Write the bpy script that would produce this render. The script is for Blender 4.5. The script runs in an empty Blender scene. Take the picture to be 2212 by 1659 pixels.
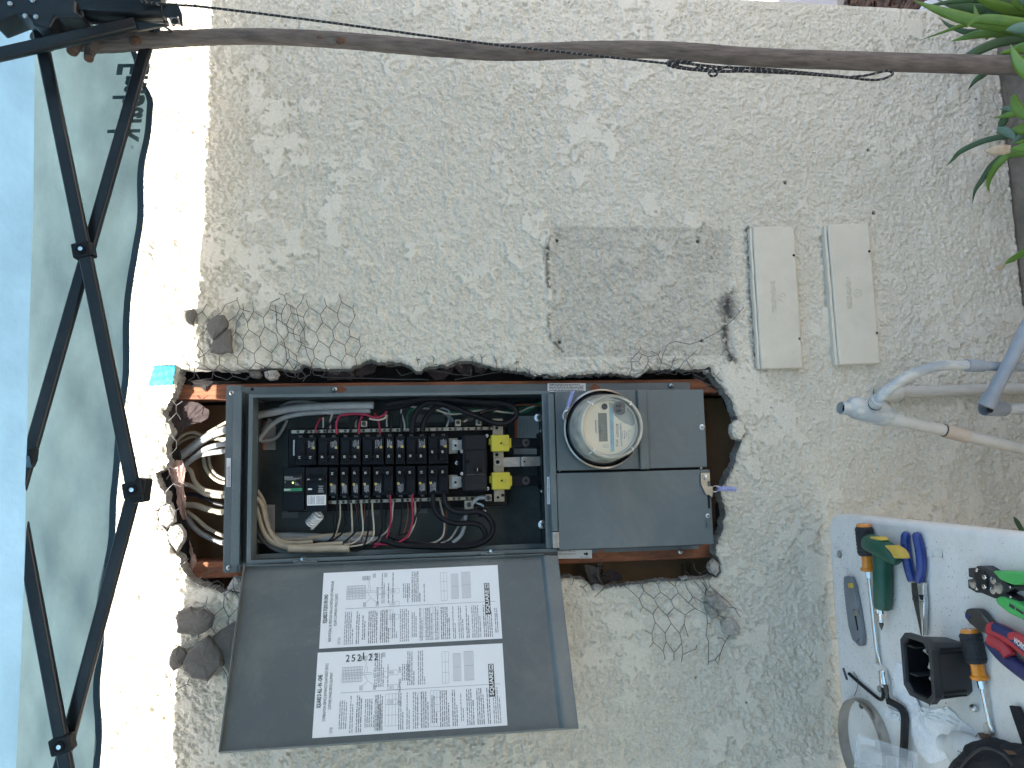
import bpy, bmesh, math, random
import numpy as np
from mathutils import Vector, Matrix

random.seed(7)
scene = bpy.context.scene
COL = scene.collection
R = math.radians

# ------------------------------------------------------------------ camera
# world axes: X to the right along the wall, Y into the wall, Z up; the phone was held on its side
FOC = 1597.5
RD = Vector((-0.02416647, -0.99360274, 0.11031581))   # world +X seen in the picture frame (right, down, forward)
DD = Vector((0.9924119, -0.0105362, 0.12250558))      # world -Z
WD = Vector((-0.12055957, 0.11243925, 0.9863178))     # world +Y
CAM = Vector((0.0, -1.6, 1.62))
cam_d = bpy.data.cameras.new("camera")
cam = bpy.data.objects.new("camera", cam_d); COL.objects.link(cam)
cam_d.sensor_width = 36.0
cam_d.lens = 36.0 * FOC / 2212.0
cam_d.clip_start = 0.02; cam_d.clip_end = 500
def fr2w(v):
    return Vector((RD.dot(v), WD.dot(v), -DD.dot(v)))
cx, cy, cz = fr2w(Vector((1, 0, 0))), fr2w(Vector((0, -1, 0))), fr2w(Vector((0, 0, -1)))
cam.matrix_world = Matrix(((cx.x, cy.x, cz.x, CAM.x), (cx.y, cy.y, cz.y, CAM.y), (cx.z, cy.z, cz.z, CAM.z), (0, 0, 0, 1)))
scene.camera = cam

# ------------------------------------------------------------------ light
SUN = Vector((-0.26, -0.66, 0.70)).normalized()       # towards the sun
elev = math.asin(SUN.z)
w = bpy.data.worlds.new("World"); scene.world = w; w.use_nodes = True
nt = w.node_tree; nt.nodes.clear()
sky = nt.nodes.new("ShaderNodeTexSky"); sky.sky_type = 'NISHITA'; sky.sun_disc = False
sky.air_density = 0.75; sky.dust_density = 3.0; sky.ozone_density = 0.6
sky.sun_elevation = elev
sky.sun_rotation = math.atan2(SUN.x, SUN.y)
bg = nt.nodes.new("ShaderNodeBackground"); bg.inputs[1].default_value = 0.12
wo = nt.nodes.new("ShaderNodeOutputWorld")
nt.links.new(sky.outputs[0], bg.inputs[0]); nt.links.new(bg.outputs[0], wo.inputs[0])
sl = bpy.data.lights.new("sun", 'SUN'); sl.energy = 4.5; sl.angle = R(0.5); sl.color = (1.0, 0.95, 0.87)
so = bpy.data.objects.new("sun", sl); COL.objects.link(so)
so.rotation_euler = SUN.to_track_quat('Z', 'Y').to_euler(); so.location = (0, -4, 8)
scene.view_settings.view_transform = 'Standard'
scene.view_settings.look = 'None'
scene.view_settings.gamma = 1
scene.view_settings.use_curve_mapping = False
scene.view_settings.exposure = 2.28
scene.render.engine = 'CYCLES'
scene.cycles.max_bounces = 8
scene.cycles.transparent_max_bounces = 12

# ------------------------------------------------------------------ points from the survey of the photograph
def ray(u, v):
    return fr2w(Vector((u - 1106.0, v - 829.5, FOC)))
def P(u, v, y=0.0):            # the point at depth y
    q = ray(u, v); return CAM + q * ((y - CAM.y) / q.y)
def T(u, v, z=0.74):           # the point at height z
    q = ray(u, v); return CAM + q * ((z - CAM.z) / q.z)
def PL(u, v, o, n):            # the point on a plane
    q = ray(u, v); return CAM + q * ((o - CAM).dot(n) / q.dot(n))
def zc(ou, ov, s):             # zoomed crop coordinates -> picture coordinates
    k = 2212.0 / 4032.0
    return lambda x, y: ((ou + x / s) * k, (ov + y / s) * k)
Z1 = zc(900, 1400, 2.963); Z2 = zc(1500, 1400, 2.963); Z3 = zc(2100, 1400, 1.8435)
Z4 = zc(900, 1800, 2.963); Z5 = zc(1500, 1800, 2.963)
ZL1 = zc(0, 1500, 2.074); ZL2 = zc(0, 2224, 2.074)
ZM = zc(2180, 1520, 4.879); Z8 = zc(750, 1100, 2.765); ZR = zc(2200, 2150, 1.898)
ZU = zc(2100, 700, 2.0741); ZT = zc(3232, 2000, 2.765); ZB = zc(3232, 2464, 2.765)
ZD1 = zc(850, 2150, 1.8987); ZD2 = zc(1500, 2150, 1.8988)
ZC = zc(3232, 1200, 1.951); ZP = zc(2850, 500, 1.6587); ZG = zc(3232, 0, 2.765); ZH = zc(3432, 400, 1.8433)

# ------------------------------------------------------------------ materials
MATS = {}
def mat(name, col, rough=0.6, metal=0.0, var=0.12, scale=30.0, bump=0.0, bscale=200.0, bdist=0.001, spec=0.5, col2=None, alpha=1.0, trans=0.0, coat=0.0, grain=None):
    if name in MATS: return MATS[name]
    m = bpy.data.materials.new(name); m.use_nodes = True
    n = m.node_tree; b = n.nodes["Principled BSDF"]
    tc = n.nodes.new("ShaderNodeTexCoord")
    mp = n.nodes.new("ShaderNodeMapping"); n.links.new(tc.outputs["Object"], mp.inputs[0])
    if grain: mp.inputs["Scale"].default_value = grain
    no = n.nodes.new("ShaderNodeTexNoise"); no.inputs["Scale"].default_value = scale; no.inputs["Detail"].default_value = 6; no.inputs["Roughness"].default_value = 0.65
    n.links.new(mp.outputs[0], no.inputs["Vector"])
    cr = n.nodes.new("ShaderNodeValToRGB")
    c2 = col2 if col2 else tuple(c * (1 - var) for c in col)
    c1 = col if col2 else tuple(min(1, c * (1 + var * 0.6)) for c in col)
    cr.color_ramp.elements[0].position = 0.32; cr.color_ramp.elements[1].position = 0.68
    cr.color_ramp.elements[0].color = (*c2, 1); cr.color_ramp.elements[1].color = (*c1, 1)
    n.links.new(no.outputs[0], cr.inputs[0]); n.links.new(cr.outputs[0], b.inputs["Base Color"])
    mr = n.nodes.new("ShaderNodeMapRange"); mr.inputs[3].default_value = max(0.03, rough - 0.08); mr.inputs[4].default_value = min(1, rough + 0.1)
    n.links.new(no.outputs[0], mr.inputs[0]); n.links.new(mr.outputs[0], b.inputs["Roughness"])
    b.inputs["Metallic"].default_value = metal
    b.inputs["Specular IOR Level"].default_value = spec
    b.inputs["Transmission Weight"].default_value = trans
    b.inputs["Alpha"].default_value = alpha
    b.inputs["Coat Weight"].default_value = coat
    if bump > 0:
        nb = n.nodes.new("ShaderNodeTexNoise"); nb.inputs["Scale"].default_value = bscale; nb.inputs["Detail"].default_value = 5
        n.links.new(mp.outputs[0], nb.inputs["Vector"])
        bp = n.nodes.new("ShaderNodeBump"); bp.inputs["Strength"].default_value = bump; bp.inputs["Distance"].default_value = bdist
        n.links.new(nb.outputs[0], bp.inputs["Height"]); n.links.new(bp.outputs[0], b.inputs["Normal"])
    MATS[name] = m
    return m
M = lambda k: MATS[k]
mat("steel_grey", (0.106, 0.134, 0.142), 0.40, 0.0, 0.07, 6, 0.25, 900, 0.0002)
mat("steel_grey_shaded", (0.050, 0.066, 0.068), 0.55, 0.0, 0.12, 8, 0.2, 700, 0.0002, spec=0.3)  # same paint as the panel, darkened to paint in the shade of the recess
mat("steel_grey_in", (0.090, 0.107, 0.110), 0.5, 0.0, 0.12, 8, 0.2, 700, 0.0002)
mat("black_plastic", (0.006, 0.007, 0.009), 0.5, 0, 0.2, 60, 0.1, 500, 0.0002, spec=0.3)
mat("breaker_black", (0.004, 0.006, 0.010), 0.45, 0, 0.25, 80, 0.1, 600, 0.0002, spec=0.22)
mat("handle_black", (0.003, 0.003, 0.004), 0.4, 0, 0.2, 60, spec=0.2)
mat("chrome", (0.75, 0.76, 0.76), 0.18, 1.0, 0.1, 50)
mat("zinc", (0.62, 0.64, 0.63), 0.33, 1.0, 0.2, 90, 0.2, 300, 0.0003)
mat("tin_plate", (0.42, 0.39, 0.32), 0.42, 0.9, 0.25, 40, 0.2, 200, 0.0004)
mat("dark_steel", (0.10, 0.10, 0.10), 0.38, 0.8, 0.3, 80, 0.2, 200, 0.0004)
mat("white_print", (0.72, 0.73, 0.72), 0.5, 0, 0.03, 20)
mat("ink", (0.03, 0.03, 0.035), 0.6, 0, 0.1, 60)
mat("ink_grey", (0.22, 0.23, 0.25), 0.6, 0, 0.1, 60)
mat("ink_light", (0.30, 0.32, 0.34), 0.6, 0, 0.1, 60)
mat("label_paper", (0.74, 0.76, 0.77), 0.35, 0, 0.03, 12, 0.1, 40, 0.0004)
mat("label_grey", (0.45, 0.47, 0.46), 0.5, 0, 0.05, 60)
mat("yellow_plastic", (0.46, 0.40, 0.035), 0.45, 0, 0.08, 40, 0.15, 300, 0.0003)
mat("label_yellow", (0.50, 0.40, 0.06), 0.5)
mat("label_orange", (0.75, 0.17, 0.05), 0.5)
mat("green_print", (0.02, 0.22, 0.10), 0.5)
mat("led_green", (0.4, 0.9, 0.2), 0.4)
mat("wire_black", (0.006, 0.007, 0.010), 0.45, 0, 0.2, 50, spec=0.35)
mat("wire_red", (0.30, 0.018, 0.05), 0.4, 0, 0.15, 50)
mat("wire_white", (0.46, 0.43, 0.36), 0.5, 0, 0.15, 50)
mat("wire_green", (0.02, 0.16, 0.07), 0.45, 0, 0.2, 50)
mat("copper", (0.35, 0.14, 0.08), 0.4, 0.8, 0.2, 50)
mat("bare_alu", (0.45, 0.46, 0.46), 0.35, 0.9, 0.5, 60, 0.8, 400, 0.001)
mat("cable_cream", (0.42, 0.37, 0.28), 0.6, 0, 0.22, 25, 0.3, 120, 0.0006)
mat("cable_grey", (0.30, 0.32, 0.33), 0.55, 0, 0.2, 25, 0.3, 120, 0.0006)
mat("wood_stud", (0.34, 0.125, 0.055), 0.8, 0, 0.4, 14, 0.6, 60, 0.002, grain=(6, 6, 1), col2=(0.13, 0.05, 0.03))
mat("kraft_paper", (0.21, 0.125, 0.06), 0.8, 0, 0.25, 5, 0.3, 20, 0.003)
mat("tar_paper", (0.012, 0.010, 0.010), 0.85, 0, 0.3, 20, 0.8, 40, 0.006)
mat("tar_paper_torn", (0.045, 0.032, 0.032), 0.9, 0, 0.5, 30, 0.8, 80, 0.004)
mat("felt_edge", (0.33, 0.22, 0.19), 0.9, 0, 0.25, 60, 0.6, 200, 0.002)
mat("mortar_grey", (0.33, 0.32, 0.285), 0.95, 0, 0.45, 60, 1.0, 180, 0.004)
mat("mortar_smooth", (0.14, 0.133, 0.12), 0.9, 0, 0.22, 25, 0.5, 220, 0.0012)
mat("mortar_light", (0.42, 0.40, 0.36), 0.95, 0, 0.4, 70, 1.0, 200, 0.004)
mat("lath_wire", (0.10, 0.10, 0.10), 0.5, 0.5, 0.5, 120)
mat("tape_blue", (0.02, 0.36, 0.58), 0.6, 0, 0.25, 30, 0.5, 90, 0.002)
mat("box_paint", (0.62, 0.585, 0.485), 0.55, 0, 0.07, 10, 0.5, 260, 0.0006)
mat("pvc_paint", (0.55, 0.53, 0.47), 0.5, 0, 0.12, 14, 0.2, 150, 0.0005)
mat("pvc_stain", (0.50, 0.36, 0.25), 0.5, 0, 0.3, 25, col2=(0.52, 0.48, 0.42))
mat("dark_hole", (0.01, 0.01, 0.01), 0.9)
mat("table_plastic", (0.74, 0.71, 0.66), 0.42, 0, 0.06, 8, 0.35, 500, 0.0004)
mat("amber", (0.70, 0.24, 0.015), 0.2, 0, 0.2, 60, coat=0.4)
mat("rubber_black", (0.012, 0.014, 0.018), 0.6, 0, 0.3, 60, 0.3, 300, 0.0005)
mat("green_tool", (0.010, 0.085, 0.052), 0.42, 0, 0.15, 30, 0.15, 300, 0.0003)
mat("yellow_tool", (0.62, 0.42, 0.07), 0.55, 0, 0.2, 30)
mat("blue_grip", (0.008, 0.035, 0.21), 0.26, 0, 0.15, 20, coat=0.4)
mat("navy_grip", (0.020, 0.025, 0.10), 0.5, 0, 0.15, 30)
mat("red_grip", (0.42, 0.035, 0.045), 0.5, 0, 0.15, 30)
mat("lime_grip", (0.06, 0.38, 0.09), 0.5, 0, 0.12, 30)
mat("grey_plastic", (0.15, 0.165, 0.18), 0.45, 0, 0.12, 30, 0.1, 200, 0.0003)
mat("bin_plastic", (0.030, 0.031, 0.033), 0.5, 0, 0.12, 20, 0.2, 300, 0.0003)
mat("towel", (0.78, 0.79, 0.79), 0.95, 0, 0.12, 40, 0.9, 160, 0.0025)
mat("glove_black", (0.010, 0.010, 0.012), 0.85, 0, 0.35, 40, 0.5, 400, 0.001)
mat("bottle_white", (0.72, 0.73, 0.72), 0.35, 0, 0.12, 15, col2=(0.55, 0.55, 0.52))
mat("dirt", (0.08, 0.075, 0.065), 0.95)
mat("grit_white", (0.75, 0.75, 0.72), 0.8)
mat("canopy_frame", (0.010, 0.013, 0.016), 0.32, 0.2, 0.2, 20)
mat("concrete", (0.42, 0.40, 0.37), 0.9, 0, 0.15, 6, 0.4, 120, 0.002)
mat("foundation", (0.22, 0.21, 0.18), 0.95, 0, 0.35, 10, 0.8, 60, 0.006)
mat("soil", (0.10, 0.070, 0.050), 0.95, 0, 0.6, 18, 1.0, 60, 0.02)
mat("leaf_green", (0.10, 0.20, 0.022), 0.42, 0, 0.3, 12, 0.3, 60, 0.001)
mat("leaf_dark", (0.035, 0.085, 0.030), 0.42, 0, 0.3, 12, 0.3, 60, 0.001)
mat("leaf_blue", (0.10, 0.18, 0.12), 0.4, 0, 0.25, 12, 0.3, 60, 0.001)
mat("leaf_dry", (0.55, 0.47, 0.36), 0.7, 0, 0.4, 60, col2=(0.36, 0.24, 0.12))
mat("dial_cream", (0.70, 0.64, 0.48), 0.5, 0, 0.08, 8)
mat("dial_grey", (0.36, 0.36, 0.31), 0.5, 0, 0.08, 8)
mat("lcd", (0.16, 0.165, 0.125), 0.3, 0, 0.08, 20)
mat("dial_blue", (0.26, 0.42, 0.46), 0.5, 0, 0.08, 30)
mat("steel_ring", (0.50, 0.46, 0.41), 0.3, 1.0, 0.25, 14, 0.2, 60, 0.0006)
mat("seal_blue", (0.16, 0.17, 0.55), 0.25, 0, 0.2, 60, trans=0.5)
mat("clear_plastic", (0.9, 0.93, 0.95), 0.08, 0, 0.02, 20)
mat("rock_pale", (0.55, 0.54, 0.50), 0.9, 0, 0.3, 10, 0.8, 40, 0.01)

def dusty(name, dust, amt, sc=5.0):
    m = M(name); n = m.node_tree; b = n.nodes["Principled BSDF"]; L = n.links
    tc = n.nodes.new("ShaderNodeTexCoord")
    no = n.nodes.new("ShaderNodeTexNoise"); no.inputs["Scale"].default_value = sc; no.inputs["Detail"].default_value = 9; no.inputs["Roughness"].default_value = 0.68; no.inputs["Distortion"].default_value = 0.6
    L.new(tc.outputs["Object"], no.inputs["Vector"])
    sp_ = n.nodes.new("ShaderNodeTexNoise"); sp_.inputs["Scale"].default_value = 170; sp_.inputs["Detail"].default_value = 3; L.new(tc.outputs["Object"], sp_.inputs["Vector"])
    r1 = n.nodes.new("ShaderNodeMapRange"); r1.inputs[1].default_value = 0.48; r1.inputs[2].default_value = 0.75; r1.inputs[4].default_value = amt; L.new(no.outputs[0], r1.inputs[0])
    r2 = n.nodes.new("ShaderNodeMapRange"); r2.inputs[1].default_value = 0.66; r2.inputs[2].default_value = 0.72; r2.inputs[4].default_value = amt * .55; L.new(sp_.outputs[0], r2.inputs[0])
    ad = n.nodes.new("ShaderNodeMath"); ad.operation = 'ADD'; ad.use_clamp = True; L.new(r1.outputs[0], ad.inputs[0]); L.new(r2.outputs[0], ad.inputs[1])
    mx = n.nodes.new("ShaderNodeMix"); mx.data_type = 'RGBA'; mx.inputs[7].default_value = (*dust, 1)
    src = b.inputs["Base Color"].links[0].from_socket
    L.new(ad.outputs[0], mx.inputs[0]); L.new(src, mx.inputs[6]); L.new(mx.outputs[2], b.inputs["Base Color"])
for k_, a_ in (("steel_grey", .22), ("steel_grey_in", .18), ("steel_grey_shaded", .12), ("bin_plastic", .10), ("black_plastic", .06), ("rubber_black", .12), ("green_tool", .10), ("blue_grip", .10), ("grey_plastic", .2), ("box_paint", .0), ("cable_grey", .3), ("cable_cream", .25), ("canopy_frame", .05), ("lime_grip", .12), ("red_grip", .15), ("navy_grip", .12), ("amber", .08), ("glove_black", .05)):
    if a_: dusty(k_, (0.42, 0.40, 0.36), a_)
for k_ in ("box_paint", "pvc_paint", "table_plastic"): dusty(k_, (0.30, 0.28, 0.24), .28, 7.0)

def translucent(name, col, tcol, mix, scale, c2, fold=None):
    m = bpy.data.materials.new(name); m.use_nodes = True; n = m.node_tree
    b = n.nodes["Principled BSDF"]; out = n.nodes["Material Output"]
    tc = n.nodes.new("ShaderNodeTexCoord")
    mp = n.nodes.new("ShaderNodeMapping"); n.links.new(tc.outputs["Object"], mp.inputs[0])
    if fold: mp.inputs["Scale"].default_value = fold
    no = n.nodes.new("ShaderNodeTexNoise"); no.inputs["Scale"].default_value = scale; no.inputs["Detail"].default_value = 8; no.inputs["Roughness"].default_value = 0.6
    n.links.new(mp.outputs[0], no.inputs["Vector"])
    for (c, k, sock) in ((col, c2, "p"), (tcol, tuple(x * 0.72 for x in tcol), "t")):
        cr = n.nodes.new("ShaderNodeValToRGB"); cr.color_ramp.elements[0].position = 0.35; cr.color_ramp.elements[1].position = 0.65
        cr.color_ramp.elements[0].color = (*k, 1); cr.color_ramp.elements[1].color = (*c, 1)
        n.links.new(no.outputs[0], cr.inputs[0])
        if sock == "p": n.links.new(cr.outputs[0], b.inputs["Base Color"])
        else:
            t = n.nodes.new("ShaderNodeBsdfTranslucent"); n.links.new(cr.outputs[0], t.inputs[0])
    b.inputs["Roughness"].default_value = 0.75
    nb = n.nodes.new("ShaderNodeTexNoise"); nb.inputs["Scale"].default_value = 9; nb.inputs["Detail"].default_value = 7
    n.links.new(tc.outputs["Object"], nb.inputs["Vector"])
    bp = n.nodes.new("ShaderNodeBump"); bp.inputs["Strength"].default_value = 0.5; bp.inputs["Distance"].default_value = 0.01
    n.links.new(nb.outputs[0], bp.inputs["Height"]); n.links.new(bp.outputs[0], b.inputs["Normal"]); n.links.new(bp.outputs[0], t.inputs["Normal"])
    mx = n.nodes.new("ShaderNodeMixShader"); mx.inputs[0].default_value = mix
    n.links.new(b.outputs[0], mx.inputs[1]); n.links.new(t.outputs[0], mx.inputs[2]); n.links.new(mx.outputs[0], out.inputs[0])
    MATS[name] = m
translucent("canopy_fabric", (0.17, 0.30, 0.40), (0.15, 0.27, 0.38), 0.5, 3.0, (0.10, 0.20, 0.30))
translucent("valance_fabric", (0.23, 0.33, 0.39), (0.20, 0.31, 0.37), 0.5, 5.0, (0.13, 0.20, 0.25), fold=(1, 1, 2.2))
translucent("towel_soft", (0.80, 0.81, 0.81), (0.7, 0.7, 0.7), 0.15, 40.0, (0.66, 0.67, 0.67))

def see_through(name, col, alpha, rough, noise, hi):
    """thin clear plastic: transparent with gloss, fogged where the noise is high"""
    m = bpy.data.materials.new(name); m.use_nodes = True; n = m.node_tree
    b = n.nodes["Principled BSDF"]
    b.inputs["Base Color"].default_value = (*col, 1); b.inputs["Roughness"].default_value = rough
    tc = n.nodes.new("ShaderNodeTexCoord"); no = n.nodes.new("ShaderNodeTexNoise"); no.inputs["Scale"].default_value = noise; no.inputs["Detail"].default_value = 6
    n.links.new(tc.outputs["Object"], no.inputs["Vector"])
    mr = n.nodes.new("ShaderNodeMapRange"); mr.inputs[1].default_value = 0.38; mr.inputs[2].default_value = 0.68
    mr.inputs[3].default_value = alpha; mr.inputs[4].default_value = hi
    n.links.new(no.outputs[0], mr.inputs[0]); n.links.new(mr.outputs[0], b.inputs["Alpha"])
    MATS[name] = m
see_through("meter_side", (0.62, 0.60, 0.50), 0.35, 0.3, 30, 0.85)
see_through("meter_face", (0.8, 0.82, 0.8), 0.08, 0.08, 12, 0.14)
see_through("meter_rim", (0.70, 0.66, 0.54), 0.45, 0.15, 20, 0.65)
see_through("blister", (0.80, 0.84, 0.86), 0.14, 0.08, 14, 0.30)
see_through("seal_clear", (0.45, 0.50, 0.85), 0.5, 0.1, 40, 0.7)

def rope_mat():
    m = mat("rope", (0.010, 0.011, 0.014), 0.8, 0, 0.3, 200)
    n = m.node_tree; b = n.nodes["Principled BSDF"]
    tc = n.nodes.new("ShaderNodeTexCoord"); wv = n.nodes.new("ShaderNodeTexWave"); wv.bands_direction = 'DIAGONAL'; wv.inputs["Scale"].default_value = 55; wv.inputs["Distortion"].default_value = 3; wv.inputs["Detail Scale"].default_value = 4
    n.links.new(tc.outputs["Object"], wv.inputs["Vector"])
    cr = n.nodes.new("ShaderNodeValToRGB"); cr.color_ramp.elements[0].position = 0.93; cr.color_ramp.elements[1].position = 0.96
    cr.color_ramp.elements[0].color = (0.010, 0.011, 0.014, 1); cr.color_ramp.elements[1].color = (0.22, 0.22, 0.20, 1)
    n.links.new(wv.outputs[1], cr.inputs[0]); n.links.new(cr.outputs[0], b.inputs["Base Color"])
rope_mat()

def conduit_mat():
    """grey plastic with worn wall-coloured paint over it"""
    m = mat("pvc_worn", (0.2, 0.2, 0.2), 0.5, 0, 0.1, 20)
    n = m.node_tree; b = n.nodes["Principled BSDF"]
    tc = n.nodes.new("ShaderNodeTexCoord"); mp = n.nodes.new("ShaderNodeMapping"); mp.inputs["Scale"].default_value = (1, 1, 0.35)
    n.links.new(tc.outputs["Object"], mp.inputs[0])
    no = n.nodes.new("ShaderNodeTexNoise"); no.inputs["Scale"].default_value = 26; no.inputs["Detail"].default_value = 9; no.inputs["Roughness"].default_value = 0.6
    n.links.new(mp.outputs[0], no.inputs["Vector"])
    cr = n.nodes.new("ShaderNodeValToRGB"); e = cr.color_ramp.elements
    e[0].position = 0.47; e[0].color = (0.34, 0.38, 0.40, 1); e[1].position = 0.56; e[1].color = (0.52, 0.53, 0.49, 1)
    n.links.new(no.outputs[0], cr.inputs[0]); n.links.new(cr.outputs[0], b.inputs["Base Color"])
    m2 = mat("pvc_grey", (0.24, 0.27, 0.30), 0.45, 0, 0.15, 14, 0.2, 120, 0.0005, col2=(0.33, 0.36, 0.38))
conduit_mat()

def bark():
    m = mat("bark", (0.085, 0.070, 0.062), 0.9, 0, 0.4, 30, 1.0, 90, 0.004, grain=(3, 3, 0.5), col2=(0.20, 0.165, 0.14))
    m2 = mat("bark_cut", (0.12, 0.065, 0.04), 0.9, 0, 0.5, 60, 0.8, 120, 0.003)
bark()

def stucco_material():
    m = bpy.data.materials.new("stucco"); m.use_nodes = True; n = m.node_tree; L = n.links
    b = n.nodes["Principled BSDF"]; b.inputs["Roughness"].default_value = 0.92; b.inputs["Specular IOR Level"].default_value = 0.2
    tc = n.nodes.new("ShaderNodeTexCoord")
    def noise(sc, det, ro=0.6):
        q = n.nodes.new("ShaderNodeTexNoise"); q.inputs["Scale"].default_value = sc; q.inputs["Detail"].default_value = det; q.inputs["Roughness"].default_value = ro
        L.new(tc.outputs["Object"], q.inputs["Vector"]); return q.outputs[0]
    big = noise(2.2, 5)
    cr = n.nodes.new("ShaderNodeValToRGB"); e = cr.color_ramp.elements
    e[0].position = 0.35; e[0].color = (0.655, 0.62, 0.515, 1); e[1].position = 0.65; e[1].color = (0.70, 0.665, 0.565, 1)
    L.new(big, cr.inputs[0])
    fine = noise(240, 3)
    mul = n.nodes.new("ShaderNodeMix"); mul.data_type = 'RGBA'; mul.blend_type = 'MULTIPLY'; mul.inputs[0].default_value = 1
    mr = n.nodes.new("ShaderNodeMapRange"); mr.inputs[1].default_value = 0.3; mr.inputs[2].default_value = 0.7; mr.inputs[3].default_value = 0.86; mr.inputs[4].default_value = 1.06
    L.new(fine, mr.inputs[0]); L.new(cr.outputs[0], mul.inputs[6]); L.new(mr.outputs[0], mul.inputs[7])
    at = n.nodes.new("ShaderNodeAttribute"); at.attribute_name = "dirt"
    mx = n.nodes.new("ShaderNodeMix"); mx.data_type = 'RGBA'; mx.inputs[7].default_value = (0.075, 0.075, 0.07, 1)
    L.new(at.outputs["Fac"], mx.inputs[0]); L.new(mul.outputs[2], mx.inputs[6]); L.new(mx.outputs[2], b.inputs["Base Color"])
    af = n.nodes.new("ShaderNodeAttribute"); af.attribute_name = "flat"
    inv = n.nodes.new("ShaderNodeMapRange"); inv.inputs[3].default_value = 0.45; inv.inputs[4].default_value = 0.14
    L.new(af.outputs["Fac"], inv.inputs[0])
    g = noise(230, 2, 0.5)
    g2 = noise(480, 2, 0.5)
    ad = n.nodes.new("ShaderNodeMath"); ad.operation = 'MULTIPLY_ADD'; ad.inputs[1].default_value = 0.4; L.new(g2, ad.inputs[0]); L.new(g, ad.inputs[2])
    bp = n.nodes.new("ShaderNodeBump"); bp.inputs["Distance"].default_value = 0.009
    L.new(inv.outputs[0], bp.inputs["Strength"]); L.new(ad.outputs[0], bp.inputs["Height"]); L.new(bp.outputs[0], b.inputs["Normal"])
    MATS["stucco"] = m
stucco_material()

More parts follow.
